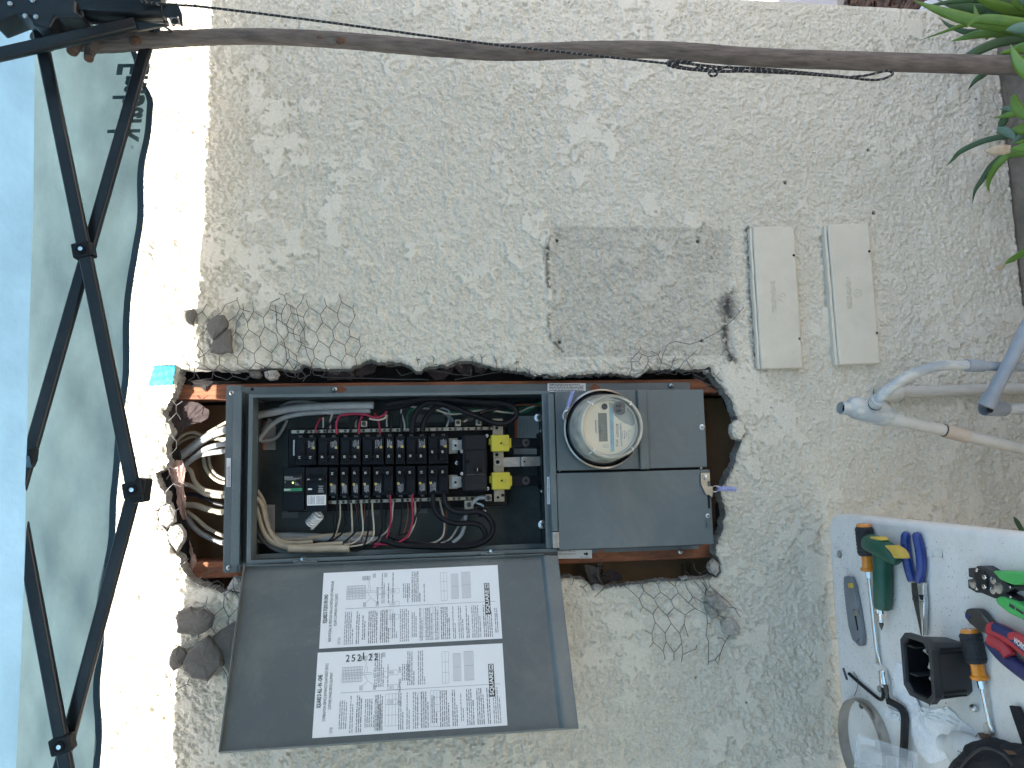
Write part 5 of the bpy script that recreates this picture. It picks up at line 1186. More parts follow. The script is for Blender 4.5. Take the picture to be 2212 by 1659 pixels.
for k in ("en", "es"):
    # the maker's mark
    y0, y1 = (.914, .944)
    x0, x1, x2 = (.345, .66, .745) if k == "en" else (.325, .665, .75)
    mb = MB(); mb.prism([page(k, x0, y0), page(k, x1, y0), page(k, x1, y1), page(k, x0, y1)], dn * .0002); mb.build("maker_mark", "ink", PG[k + "o"])
    text("SQUARE", page(k, x0 + .015, y1 - .007) + dn * .0003, page(k, x1 - .01, y1 - .007) + dn * .0003, dn, "white_print", "maker_letters", PG[k + "o"], height=.0068, ext=0, bold=.03)
    for q, mm_ in ((.0, "ink"), (.010, "label_paper"), (.020, "ink")):
        mb = MB(); mb.prism([page(k, x1 + q * .9 + .004, y0 + q * .45) + dn * (q * .02), page(k, x2 - q * .9, y0 + q * .45) + dn * (q * .02), page(k, x2 - q * .9, y1 - q * .45) + dn * (q * .02), page(k, x1 + q * .9 + .004, y1 - q * .45) + dn * (q * .02)], dn * .0002); mb.build("maker_mark", mm_, PG[k + "o"])
    text("D", page(k, x1 + .030, y1 - .009) + dn * .0008, page(k, x2 - .026, y1 - .009) + dn * .0008, dn, "white_print", "maker_letters", PG[k + "o"], height=.0060, ext=0)
    # rule between the columns and all the small print
    dark, grey, rules = [], [], []
    rnd = random.Random(5 if k == "en" else 9)
    def row(lst, x0, x1, y, h=.0026): lst.append((page(k, x0, y), page(k, x1, y), h))
    y = .135
    while y < .985:                                  # lower column
        blk = rnd.choice((2, 3, 4, 5)); dk = rnd.random() < .36
        indent = rnd.choice((0, 0, .05)); 
        for i in range(blk):
            if y > .985 or (.355 < y < .44 and k == "en" and y < .42): y += .0105; continue
            ex = .455 if i < blk - 1 else rnd.uniform(.2, .45)
            row(dark if dk else grey, .03 + indent, ex - indent, y); y += .0108
        y += .011
    y = .31
    while y < .80:                                   # upper column
        blk = rnd.choice((1, 2, 4, 5)); dk = rnd.random() < .25
        for i in range(blk):
            if .40 < y < .475: y += .0105; continue
            if .575 < y: 
                if rnd.random() < .99: y += .0105; continue
            ex = .96 if i < blk - 1 else rnd.uniform(.6, .9)
            row(dark if dk else grey, .54, ex, y); y += .0108
        y += .014
    for yy in (.455, .466, .477, .488): row(grey, .60, .80, yy)
    dashes("fine_print", "ink_grey", dark, PG[k + "o"], .0001, dn); dashes("fine_print", "ink_light", grey, PG[k + "o"], .0001, dn)
    mb = MB()
    def line(x0, y0, x1, y1, wd=.0005):
        a = page(k, x0, y0); b_ = page(k, x1, y1); d = (b_ - a).normalized(); s_ = dn.cross(d) * wd / 2
        mb.add([a - s_, b_ - s_, b_ + s_, a + s_], [(0, 1, 2, 3)])
    line(.495, .13, .495, .975, .0008)
    def table(x0, x1, y0, y1, nx_, ny_):
        for i in range(nx_ + 1): line(x0 + (x1 - x0) * i / nx_, y0, x0 + (x1 - x0) * i / nx_, y1)
        for i in range(ny_ + 1): line(x0, y0 + (y1 - y0) * i / ny_, x1, y0 + (y1 - y0) * i / ny_)
    table(.08, .45, .335 if k == "es" else .365, .395 if k == "es" else .435, 3, 4); table(.08, .44, .52 + (.03 if k == "es" else 0), .565 + (.03 if k == "es" else 0), 3, 3)
    table(.04, .46, .60, .65, 5, 3); table(.54, .93, .665, .70, 3, 2); table(.56, .90, .725, .765, 2, 8); table(.56, .92, .785, .835, 2, 10)
    # wiring drawing
    for i in range(14): line(.62, .135 + i * .008, .80, .135 + i * .008, .0007)
    for xx in (.62, .66, .69, .71, .73, .76, .80): line(xx, .135, xx, .24, .0007)
    for (a0, b0, a1, b1) in [(.70, .24, .70, .30), (.72, .24, .72, .29), (.66, .30, .76, .30), (.66, .30, .66, .35), (.76, .30, .76, .34), (.68, .31, .68, .35), (.74, .31, .74, .34), (.70, .25, .62, .27), (.62, .27, .56, .24), (.62, .27, .57, .30), (.72, .25, .84, .26), (.84, .26, .92, .245), (.78, .33, .93, .33), (.72, .265, .80, .265), (.68, .35, .64, .37), (.72, .35, .72, .37)]: line(a0, b0, a1, b1, .0006)
    for (xx, yy) in [(.54, .23), (.54, .30), (.90, .22), (.90, .235), (.90, .25), (.93, .28), (.93, .345)]:
        for i in range(3): line(xx - .03, yy + i * .006, xx + .03, yy + i * .006, .0011)
    # three switch drawings
    for xx in (.325, .50, .675):
        for (a0, b0, a1, b1) in [(xx, .385, xx + .06, .385), (xx, .425, xx + .06, .425), (xx, .385, xx, .425), (xx + .06, .385, xx + .06, .425), (xx + .015, .395, xx + .045, .395), (xx + .015, .395, xx + .015, .412), (xx + .045, .395, xx + .045, .412)]:
            pass
        table(xx + .24 - .24, xx + .06, .375, .428, 1, 1); table(xx + .015, xx + .045, .382, .405, 2, 3)
    for xx, yy in ((.54 if False else .60, .30),): pass
    o = mb.build("sheet_rules", "ink_light", PG[k + "o"]); o["kind"] = "stuff"
    o2 = None
# ------------------------------------------------------------------ the meter
C0 = Vector((.0745, -.052, 1.237)); 
meter = thing("electric_meter", "round glass covered utility meter with a cream dial, plugged into the panel's lower cover", "electric meter")
def ml(name, m, prof, seg=64, parent=meter, **k):
    mb = MB(); mb.lathe(prof, C0, C0 + YN, seg, **k); return mb.build(name, m, parent)
ml("meter_base", "dark_steel", [(-.006, .079), (.004, .079), (.010, .076), (.014, .070), (.0141, .002)])
rg = ml("sealing_ring", "steel_ring", [(-.006, .0815), (-.003, .0845), (.004, .0855), (.012, .0845), (.0145, .0815), (.0135, .0805), (.010, .0825), (.004, .0835), (-.002, .0825), (-.006, .080)], caps=False)
ml("meter_cup", "dial_grey", [(.012, .066), (.040, .064), (.058, .061), (.0582, .001)], parent=meter)
ml("dial_plate", "dial_cream", [(.060, .0555), (.0615, .0555), (.0616, .0005)])
ml("dial_bezel", "dial_grey", [(.058, .0605), (.068, .0595), (.068, .0560), (.0612, .0555)], caps=False)
g1 = ml("cover_side", "meter_side", [(.013, .0725), (.030, .0710), (.050, .0690), (.066, .0675), (.080, .0660)], caps=False)
g2_ = ml("cover_rim", "meter_rim", [(.080, .0660), (.0865, .0655), (.0895, .0635), (.0900, .0605), (.0880, .0590), (.0860, .0590)], caps=False)
g3 = ml("cover_face", "meter_face", [(.0875, .0595), (.0878, .030), (.0879, .0003)], caps=False)
DY = C0.y - .0618
def mpt(x, y, dy=0): return P(*ZM(x, y), DY - dy)
def mrect(name, m, x0, y0, x1, y1, h=.0006, base=0):
    a, b_, c, d = [mpt(*q, base) for q in ((x0, y0), (x1, y0), (x1, y1), (x0, y1))]
    zz = [(a.z + d.z) / 2, (b_.z + c.z) / 2]; xx = [(a.x + b_.x) / 2, (c.x + d.x) / 2]
    mb = MB(); mb.box(xx[0], xx[1], a.y - h, a.y, zz[0], zz[1]); return mb.build(name, m, meter)
# blue band, clipped to the round dial
mb = MB(); mb.prism([mpt(*q) for q in [(1062, 385), (1135, 470), (1150, 600), (1168, 1250), (1095, 1268), (1080, 900)]], YN * .0003); mb.build("blue_band", "dial_blue", meter)
mb = MB(); mb.prism([mpt(*q) for q in [(1135, 470), (1170, 560), (1250, 640), (1350, 710), (1510, 775), (1500, 880), (1440, 1010), (1350, 1120), (1250, 1200), (1168, 1245), (1150, 700)]], YN * .0002); mb.build("name_plate", "dial_cream", meter)
mb = MB(); mb.prism([mpt(*q) for q in [(1060, 300), (1130, 330), (1300, 300), (1440, 390), (1540, 560), (1575, 700), (1510, 772), (1350, 708), (1250, 638), (1170, 558), (1135, 468), (1062, 383)]], YN * .0001); mb.build("lower_panel", "dial_grey", meter)
lc = mrect("lcd_display", "lcd", 864, 518, 1028, 1065, .0008)
text("Pd.602", mpt(965, 1045, .001), mpt(965, 745, .001), YN, "ink_grey", "display_digits", lc, height=.0055, ext=0, lift=.0003)
text("6397508", mpt(1250, 975, .0004), mpt(1242, 725, .0004), YN, "ink", "meter_number", meter, height=.0052, ext=0)
text("SDG&E", mpt(1240, 1165, .0004), mpt(1235, 1025, .0004), YN, "ink", "utility_name", meter, height=.0050, ext=0)
text("OpenWay", mpt(1448, 1020, .0004), mpt(1440, 845, .0004), YN, "ink_grey", "type_name", meter, height=.0030, ext=0)
dashes("dial_print", "ink_grey", [(mpt(1370, 1015), mpt(1362, 850), .0022), (mpt(1400, 970), mpt(1395, 870), .0018), (mpt(1335, 1010), mpt(1325, 860), .0014), (mpt(1475, 885), mpt(1470, 830), .0014), (mpt(1150, 1120), mpt(1140, 690), .0018), (mpt(1120, 1120), mpt(1110, 650), .0018), (mpt(862, 920), mpt(855, 640), .0012)], meter, .0005)
mb = MB()
for x0, x1, ya, yb2 in [(1268, 1302, 720, 1155), (790, 822, 655, 900)]:
    y = ya
    while y < yb2:
        h = random.choice((4, 6, 9)); sl = (y - ya) * (.045)
        a, b_ = mpt(x0 + sl, y), mpt(x1 + sl, y + h); mb.box(a.x, b_.x, a.y - .0005, a.y, a.z, b_.z); y += h + random.choice((4, 5, 8))
mb.build("bar_code", "ink_grey", meter)
mb = MB(); mb.tube([mpt(*q, .0004) for q in [(1060, 1128), (1000, 1130), (960, 1135), (950, 1158), (965, 1178), (1000, 1172), (1065, 1168)]], .0005, 5); mb.build("arrow_mark", "ink_grey", meter)
c = mpt(975, 395, .001); mb = MB(); mb.lathe([(-.001, .0095), (.001, .0090), (.0015, .0068)], c, c + YN, 24, caps=False); o = mb.build("sensor_rim", "dial_cream", meter)
mb = MB(); mb.lathe([(0, .0064), (.0016, .0064)], c, c + YN, 20); mb.build("sensor_eye", "dark_hole", meter)
c = mpt(1255, 430, .001); mb = MB(); mb.lathe([(-.001, .0155), (.004, .0150), (.0045, .0140)], c, c + YN, 28); o = mb.build("optical_port", "label_grey", meter)
mb = MB(); ring_ = [c + YN * .0046 + Vector((math.cos(t) * .0142, 0, math.sin(t) * .0142)) for t in [2 * math.pi * k / 28 for k in range(28)]]
ring_ = [Vector((p.x, p.y, max(p.z, c.z - .0118))) for p in ring_]; mb.prism(ring_, YN * .0012); pm = mb.build("port_face", "dark_steel", o)
for q in [(1222, 380), (1275, 380), (1270, 470), (1232, 480)]:
    p = P(*ZM(*q), DY - .0075); mb = MB(); mb.lathe([(0, .0032), (.0006, .0028)], p, p + YN, 12); mb.build("port_stud", "black_plastic", o)
p = P(*ZM(1320, 430), DY - .008); mb = MB(); mb.ball(p, .0014); mb.build("port_light", "chrome", o)
for ang in (R(40), R(140), R(222), R(318)):
    d = Vector((math.cos(ang), 0, math.sin(ang))); a = C0 + d * .0695 + YN * .070; b_ = C0 + d * .0625 + YN * .089
    mb = MB(); mb.tube([a, b_, C0 + d * .0575 + YN * .0895], .0013, 6); mb.build("cover_notch", "white_print", meter)
# ring clasp and the seal through it
cl = [P(*ZM(*q), C0.y - .012) for q in [(300, 385), (295, 440), (250, 560), (205, 655), (165, 640), (160, 570), (190, 480), (235, 470), (270, 400)]]
mb = MB(); mb.prism(cl, YN * .006); mb.build("ring_clasp", "chrome", meter, bevel=.0015)
def seal(label, a, b_, r, wires):
    t = thing("wire_seal", label, "security seal")
    mb = MB(); mb.tube([a, b_], r, 8); mb.build("seal_body", "seal_clear", t)
    mb = MB(); mb.tube([a.lerp(b_, .06), a.lerp(b_, .85)], r * .55, 6); mb.build("seal_core", "seal_blue", t)
    mb = MB(); mb.ball(a, r * 1.35, sc=(1, 1, .4)); mb.build("seal_collar", "seal_clear", t)
    for w_ in wires:
        mb = MB(); mb.tube(cr_spline(w_), .0007, 6); mb.build("seal_wire", "chrome", t)
a = P(*ZM(280, 375), C0.y - .016); b_ = P(*ZM(375, 95), C0.y - .020)
seal("violet translucent seal stick poking up from the clasp of the meter ring", a, b_, .0038, [[a, P(*ZM(240, 430), C0.y - .018), P(*ZM(215, 520), C0.y - .014)], [a, P(*ZM(270, 430), C0.y - .018), P(*ZM(235, 520), C0.y - .014)]])
a = P(*Z3(1350, 965), -.052); b_ = P(*Z3(1468, 970), -.050)
seal("blue translucent seal tag hanging by wires from the lower door latch", a, b_, .0052, [[P(*Z3(1298, 955), -.048), P(*Z3(1320, 946), -.052), a + Vector((.003, 0, 0))], [P(*Z3(1298, 985), -.048), P(*Z3(1325, 988), -.052), a - Vector((.003, 0, 0))]])

# ================================================================== painted utility covers
def ucover(label, tl, tr, bl, br, word, wy, gap, scr, lug):
    t = thing("utility_cover", label, "utility box")
    y = -.018
    # front plate: tl/tr are the picture's upper corners
    pts = [P(*ZP(*q), y) for q in (tl, tr, br, bl)]
    mb = MB(); mb.prism(pts, Vector((0, .016, 0))); lid = mb.build("lid", "box_paint", t, bevel=.0035, seg=3)
    # hinge rail along the top edge, standing off unevenly
    n = 14; a = P(*ZP(tl[0] - gap, tl[1] + 12), y + .004); b_ = P(*ZP(bl[0] - gap, bl[1] + 0), y + .004); k = P(*ZP(tl[0], tl[1] + 12), y + .004); k2 = P(*ZP(bl[0], bl[1]), y + .004)
    w0 = (k - a); mb = MB(); f = []; g = []
    for i in range(n + 1):
        s = i / n; jit = random.uniform(-.0008, .0008) * (0 < i < n)
        p = a.lerp(b_, s) + Vector((0, 0, jit)); q = p + Vector((0, 0, -abs(w0.z) * .62 + random.uniform(-.0004, .0004)))
        f.append([p, q, q + Vector((0, .016, 0)), p + Vector((0, .016, 0))])
    mb.loft(f); mb.build("hinge_rail", "box_paint", t, bevel=.0006)
    # frame behind
    mb = MB(); mb.prism([p + Vector((0, .012, 0)) for p in [a, P(*ZP(*tr), y), P(*ZP(*br), y), b_]], Vector((0, .010, 0))); mb.build("frame", "box_paint", t, bevel=.001)
    (wa, wb) = wy; text(word, P(*ZP(*wa), y), P(*ZP(*wb), y), YN, "box_paint", "raised_word", lid, height=.0105, ext=.0030, lift=.0014)
    c = P(*ZP(*lug), y - .0004); r0 = []
    mb = MB(); mb.tube([c + Vector((math.cos(q) * .0095, 0, math.sin(q) * .0095)) for q in [2 * math.pi * k / 24 for k in range(25)]], .0007, 5); mb.build("raised_emblem", "box_paint", lid)
    mb = MB(); mb.tube([c + Vector((-.005, 0, .002)), c + Vector((0, 0, -.004)), c + Vector((.004, 0, .004)), c + Vector((-.002, 0, .004))], .0007, 5); mb.build("raised_emblem", "box_paint", lid)
    for i, q in enumerate(scr):
        c = P(*ZP(*q), y - .001); mb = MB(); mb.lathe([(0, .0032), (.0012, .0026)], c, c + YN, 10); mb.build("cover_screw", "dark_steel" if i else "dark_hole", lid)
ucover("cream painted cover lettered TELEPHONE, nearer the dirty rectangle mark", (190, 650), (460, 648), (245, 1580), (520, 1575), "TELEPHONE", ((345, 1212), (335, 1003)), 22, [(457, 838), (495, 1382)], (380, 1110))
ucover("cream painted cover lettered TELEVISION, the one nearer the ground", (680, 634), (948, 626), (755, 1553), (1025, 1545), "TELEVISION", ((838, 1192), (825, 982)), 26, [(950, 812), (1000, 1345)], (875, 1085))

# ================================================================== loose plastic conduit
def tubex(name, m, pts, r, parent, seg=18, **k):
    r = r * .82; mb = MB(); mb.tube(pts, r, seg); return mb.build(name, m, parent, **k)
ca = thing("conduit_assembly", "paint-worn conduit fitting with an open hub, swept elbow and long stained pipe", "conduit")
yb = -.16
def Cp(x, y, d): return P(*ZC(x, y), d)
r1 = .0150
body0, body1 = Cp(205, 775, yb), Cp(540, 860, yb)
ax = (body1 - body0).normalized(); L = (body1 - body0).length
side = ax.cross(YN).normalized()
def stad(s, h, w_, dy):   # rounded section ring across the axis
    c = body0 + ax * s; return [c + side * (math.cos(q) * w_) * 1.0 + YN * (dy + math.sin(q) * h) for q in [2 * math.pi * k / 24 for k in range(24)]]
mb = MB(); mb.loft([stad(-.004, .006, .008, 0), stad(.004, .017, .019, 0), stad(.015, .021, .0235, 0), stad(L - .02, .022, .0245, 0), stad(L - .004, .019, .021, 0), stad(L + .003, .010, .013, 0)], smooth=True)
bdy = mb.build("fitting_body", "pvc_worn", ca, bevel=0)
mb = MB(); pl_ = [body0 + ax * (.012 + (L - .02) * .5 + math.cos(q) * (L * .52)) * 1 + side * math.sin(q) * .019 * 1 for q in [0]]
cp = []
for k in range(28):
    q = 2 * math.pi * k / 28; cxx = math.copysign(abs(math.cos(q)) ** .45, math.cos(q)) * (L * .47); sy = math.copysign(abs(math.sin(q)) ** .6, math.sin(q)) * .021
    cp.append(body0 + ax * (L * .5 + cxx) - side * (-.005) + side * sy * .9 + YN * .018)
# hub open end
h0, h1 = Cp(150, 792, yb - .004), Cp(225, 800, yb)
mb = MB(); mb.lathe([(0, .01260), (.001, .01344), (.030, .01361), (.034, .01428)], h0, h1, 24, caps=False)
mb.lathe([(.0, .01260), (.028, .01092), (.0285, .0005)], h0, h1, 24, caps=False); hub = mb.build("open_hub", "pvc_worn", ca)
mb = MB(); mb.lathe([(.015, .01159), (.0155, .0005)], h0, h1, 20, caps=False); mb.build("hub_bore", "dark_hole", hub)
# neck collar for the elbow
n0, n1 = Cp(395, 790, yb - .012), Cp(435, 740, yb - .034)
mb = MB(); mb.lathe([(-.012, .01554), (.010, .01512), (.0102, .01302), (.022, .01302), (.0222, .01428), (.030, .01428), (.0302, .01134)], n0, n1, 22); mb.build("elbow_neck", "pvc_worn", ca)
mb = MB(); mb.lathe([(.0104, .01361), (.0125, .01361)], n0, n1, 22); mb.build("neck_gasket", "dark_hole", ca)
elb = cr_spline([n1, Cp(480, 690, yb - .045), Cp(560, 620, yb - .055), Cp(680, 545, yb - .055), Cp(800, 498, yb - .050), Cp(930, 468, yb - .045), Cp(1060, 465, yb - .04), Cp(1160, 468, yb - .04)], 8)
tubex("swept_elbow", "pvc_worn", elb, .0128, ca)
k0, k1 = Cp(1120, 466, yb - .04), Cp(1250, 470, yb - .04)
mb = MB(); LL = (k1 - k0).length; mb.lathe([(0, .01075), (0.0005, .01327), (LL * .55, .01327), (LL, .01260), (LL + .0004, .01025)], k0, k1, 22); mb.build("coupling", "pvc_grey", ca)
tubex("thin_pipe", "pvc_grey", [k1, Cp(1400, 475, yb - .04), Cp(1800, 482, yb - .04)], .0118, ca)
# long lower pipe
q0, q1 = Cp(525, 862, yb), Cp(960, 968, yb)
mb = MB(); mb.lathe([(0, .01445), (.028, .01445), (.0283, .01277)], Cp(515, 870, yb), Cp(600, 885, yb), 22); mb.build("body_socket", "pvc_worn", ca)
tubex("long_pipe", "pvc_paint", [Cp(560, 880, yb), q1], .0148, ca)
c0, c1 = Cp(950, 966, yb), Cp(1125, 1010, yb); LL = (c1 - c0).length
mb = MB(); mb.lathe([(0, .01243), (.0002, .01512), (LL, .01512), (LL + .0002, .01277)], c0, c1, 24); mb.build("stained_coupling", "pvc_stain", ca, label="reddish brown stained pipe coupling")
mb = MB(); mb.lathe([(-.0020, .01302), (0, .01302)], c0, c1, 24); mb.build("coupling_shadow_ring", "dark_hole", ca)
tubex("long_pipe", "pvc_paint", [c1, Cp(1560, 1110, yb), Cp(2100, 1245, yb)], .0152, ca)
cb = thing("wall_conduit", "wall painted conduit with a bell end lying close to the stucco behind the swept elbow", "conduit")
tubex("pipe", "pvc_paint", [Cp(560, 672, -.022), Cp(900, 662, -.022), Cp(1300, 650, -.022), Cp(2000, 632, -.022)], .0155, cb)
mb = MB(); a, b_ = Cp(450, 680, -.024), Cp(600, 676, -.024); mb.lathe([(0, .01638), (.002, .01722), ((b_ - a).length - .002, .0205), ((b_ - a).length, .019)], a, b_, 24); mb.build("bell_end", "pvc_paint", cb)
mb = MB(); a = Cp(440, 674, -.026); mb.tube([a + Vector((math.cos(q) * .018, math.sin(q) * .0, math.sin(q) * .018)) + Vector((0, 0, -.006)) for q in [R(60 + 12 * k) for k in range(13)]], .0009, 5); mb.build("strap_wire", "dark_steel", cb)
cc = thing("grey_conduit", "bare blue-grey conduit slanting across the corner, socketed into a cut fitting", "conduit")
a, b_ = Cp(1290, 740, -.20), Cp(1640, 60, -.26)
tubex("pipe", "pvc_grey", [a, Cp(1460, 430, -.23), b_], .0165, cc)
mb = MB(); d = (a - b_).normalized(); mb.lathe([(0, .01680), (.026, .01722), (.027, .01428), (.0272, .0005)], a - d * .014, a + d * .02, 24); mb.build("pipe_socket", "pvc_grey", cc)
cd_ = thing("capped_conduit", "short horizontal conduit with a cut open elbow, below the slanting grey one", "conduit")
tubex("pipe", "pvc_worn", [Cp(1400, 800, -.15), Cp(1560, 803, -.15), Cp(2000, 812, -.15)], .0148, cd_)
a, b_ = Cp(1255, 795, -.16), Cp(1425, 800, -.15); LL = (b_ - a).length
mb = MB(); mb.lathe([(0, .01554), (.004, .01638), (LL - .006, .01596), (LL, .01260)], a, b_, 24, caps=False); mb.lathe([(0, .01537), (.03, .01386), (.0302, .0005)], a, b_, 24, caps=False); mb.build("open_elbow", "pvc_grey", cd_)
mb = MB(); cdir = (b_ - a).normalized(); mb.lathe([(.0, .0085), (.0012, .0070), (.0014, .0005)], Cp(1300, 800, -.175), Cp(1300, 800, -.175) + YN, 18); mb.build("cut_opening", "dark_hole", cd_)

# ================================================================== branch propping the canopy and its guy rope
br = thing("branch_pole", "crooked grey-brown tree branch propping up the canopy corner", "branch")
G0 = lambda x, y: (x * 0.26453, y * 0.26453)
bpts = [(150, 92, .014), (200, 97, .015), (240, 95, .0165), (290, 90, .0175), (340, 86, .0165), (400, 83, .0155), (470, 80, .0150), (560, 79, .0152), (650, 82, .0155), (760, 89, .0158), (850, 97, .0163), (950, 105, .0165), (1050, 112, .0166), (1150, 112, .0168), (1300, 107, .0168), (1420, 108, .0172), (1500, 113, .0182), (1580, 120, .0185), (1680, 126, .0188), (1800, 130, .0190), (1950, 135, .0196), (2100, 139, .0198), (2212, 142, .0205), (2420, 150, .0215)]
DS = -.10
yy = -.17 + DS
pp = [P(u, v, yy - .05 * (u / 2300)) for u, v, r in bpts]
base = pp[-1].copy(); d_ = (pp[-1] - pp[-2]).normalized(); base2 = base + d_ * ((base.z + .01) / -d_.z) if d_.z < 0 else base
pts2 = cr_spline(pp, 8); rr0 = [b[2] * .93 for b in bpts]; rr = []
for i in range(len(rr0) - 1):
    for j in range(8): rr.append((rr0[i] + (rr0[i + 1] - rr0[i]) * j / 8) * random.uniform(.975, 1.025))
rr.append(rr0[-1]); pts2.append(base2); rr.append(.022)
mb = MB(); mb.tube(pts2, rr, 20); 
o = mb.build("trunk", "bark", br)
def stub(name, pts, r, cut=True):
    q = [P(*G0(*p), d + DS) for p, d in pts]; rl = r if isinstance(r, list) else [r] * len(q)
    qq = cr_spline(q, 4); r2 = []
    for i in range(len(rl) - 1):
        for j in range(4): r2.append(rl[i] + (rl[i + 1] - rl[i]) * j / 4)
    r2.append(rl[-1]); mb = MB(); mb.tube(qq, r2, 12); o = mb.build(name, "bark", br)
    if cut:
        e = qq[-1] - (qq[-1] - qq[-2]).normalized() * .0005; mb = MB(); mb.lathe([(0, rl[-1] * .96), (.0012, rl[-1] * .8)], e, e + (qq[-1] - qq[-2]), 10); mb.build("cut_end", "bark_cut", o)
stub("side_limb", [((640, 290), -.175), ((560, 240), -.185), ((500, 190), -.19), ((455, 145), -.19)], [.016, .0145, .0135, .0125])
stub("side_limb", [((480, 300), -.18), ((400, 260), -.185), ((330, 220), -.19), ((290, 195), -.19)], [.008, .007, .006, .005])
stub("side_limb", [((780, 370), -.185), ((745, 410), -.19), ((728, 445), -.195), ((725, 480), -.2)], [.011, .0095, .0085, .008])
stub("side_limb", [((620, 360), -.185), ((605, 390), -.19), ((590, 425), -.195)], [.012, .011, .0095])
stub("side_limb", [((430, 330), -.18), ((380, 330), -.18), ((300, 305), -.18), ((270, 290), -.18)], [.012, .011, .009, .008])
stub("side_limb", [((430, 370), -.18), ((410, 395), -.182), ((400, 412), -.183)], [.007, .006, .004], False)
for (u, v, r) in [(735, 88, .008), (292, 88, .010), (690, 80, .004), (1140, 112, .003), (1790, 128, .003)]:
    c = P(u, v, yy - .05 * (u / 2300) - .0145 - (.002 if r > .006 else 0)); mb = MB(); mb.ball(c, r, sc=(1, .5, 1.1)); mb.build("knot", "bark_cut", br)

rp = thing("guy_rope", "black cord flecked with white, looped and knotted along the branch", "rope")
def rp_y(u): return -.215 + DS - .045 * max(0, (u - 390)) / 1800
def rline(px, r=.0022, dy=0, name="strand"):
    q = cr_spline([P(u, v, rp_y(u) + dy) for u, v in px], 8); mb = MB(); mb.tube(q, r, 8); return mb.build(name, "rope", rp)
rline([(380, 11), (450, 16), (700, 47), (1000, 88), (1200, 111), (1330, 125), (1440, 137)])
rline([(1440, 137), (1480, 146), (1530, 152), (1600, 154), (1700, 158), (1780, 163), (1830, 167), (1870, 172), (1900, 172), (1922, 165), (1928, 158), (1918, 153), (1900, 156), (1870, 163), (1840, 166)], .0024)
rline([(1450, 132), (1490, 138), (1560, 145), (1640, 148), (1720, 155), (1790, 162), (1845, 168)], .0024, .003)
rline([(1460, 146), (1500, 151), (1560, 155), (1640, 153), (1700, 156)], .0024, -.003)
for k, (u, v, r) in enumerate([(1447, 137, .0068), (1455, 141, .0060), (1463, 134, .0055)]):
    c = P(u, v, rp_y(u) - .003); mb = MB(); mb.ball(c, r, 12, 8, (1, .8, 1.1)); mb.build("knot", "rope", rp)
rline([(1458, 130), (1475, 133), (1490, 134), (1494, 139)], .0030, -.004, "loose_end")
rline([(1500, 150), (1512, 143), (1522, 150), (1535, 144), (1545, 151)], .0023, -.004, "twist")
rline([(1540, 152), (1532, 158), (1536, 164), (1546, 163), (1549, 156), (1542, 150)], .0022, -.006, "small_ring")
rline([(1550, 150), (1575, 144), (1590, 152), (1610, 147)], .0023, -.004, "twist")

# ================================================================== pop-up canopy
can = thing("pop_up_canopy", "blue fabric pop-up canopy with black scissor frame, hanging over the sunlit wall", "canopy")
def YVf(v): return -.232 + .042 * v / 1659
YV = -.21
val_px = [(-60, 235), (60, 262), (106, 287), (137, 293.6), (165, 300), (190, 316), (215, 326), (317, 320), (439, 312), (571, 304), (650, 291), (783, 275), (878, 264), (981, 254), (1087, 246), (1220, 239), (1326, 232.8), (1431, 227.5), (1590, 219.5), (1680, 217)]
top_px = [(-60, 78), (100, 75), (438, 72), (650, 65), (820, 60), (1000, 57), (1250, 52), (1450, 44), (1680, 33)]
def interp(tbl, v):
    for (a, x), (b_, y_) in zip(tbl[:-1], tbl[1:]):
        if v <= b_: return x + (y_ - x) * (v - a) / (b_ - a)
    return tbl[-1][1]
rows = []; bot = []
NV = 150
vals = [-60 + 1740 * i / NV for i in range(NV + 1)]
colsV = []
for v in vals:
    ub, ut = interp(val_px, v), interp(top_px, v)
    yv = YVf(v); pb_, pt_ = P(ub, v, yv), P(ut, v, yv); col_ = []
    for j in range(15):
        s = j / 14; p = pt_.lerp(pb_, s)
        wv = .012 * math.sin(p.x * 9 + 1.2 * s) * (0.3 + s) + .005 * math.sin(p.x * 31 - s * 9) * math.sin(p.x * 5 + s * 3) + .006 * math.sin(p.x * 23 + s * 4) * s + .004 * math.sin(p.x * 41 + 7 * s)
        if v < 420: wv += .010 * math.sin((v + s * 260) / 46) * (1 - v / 420) * s
        col_.append(Vector((p.x, yv + (wv - .006) * min(1, s * 3), p.z)))
    colsV.append(col_)
# carry the valance beyond the frame to the far corner
xe = -2.05
last = colsV[-1]; ext = []
for k in range(1, 13):
    dx = (xe - last[0].x) * k / 12; ext.append([Vector((p.x + dx, p.y - dx * .0265 + .010 * math.sin(k * 1.7 + j * .2) * (j > 2), p.z)) for j, p in enumerate(last)])
first = colsV[0]; XC = 1.16
pre = [[Vector((XC, first[0].y - .003, p.z)) for p in first]]
allc = pre + colsV + ext
mb = MB(); mb.loft(allc, close=False, caps=False, smooth=True); val = mb.build("valance", "valance_fabric", can)
tm = mat("trim_fabric", (0.018, 0.045, 0.065), 0.8, 0, 0.15, 20)
mb = MB(); rows = []
for c_ in allc:
    b_ = c_[-1]; rows.append([b_ + Vector((0, -.002, .008)), b_ + Vector((0, -.002, -.002)), b_ + Vector((0, .002, -.002)), b_ + Vector((0, .002, .008))])
mb.loft(rows, close=True, caps=True, smooth=False); mb.build("valance_binding", "trim_fabric", can)
zt = colsV[60][0].z; zt0 = zt
yfar = -3.2; peak = Vector(((XC + xe) / 2, (YV + yfar) / 2, zt + .72))
tops = [c_[0] for c_ in allc]
mb = MB(); rows = []
for p in tops:
    rows.append([Vector((p.x + (peak.x - p.x) * t, p.y + (peak.y - p.y) * t, p.z + (peak.z - p.z) * (t ** 0.92) - .025 * math.sin(math.pi * t))) for t in [k / 16 for k in range(17)]])
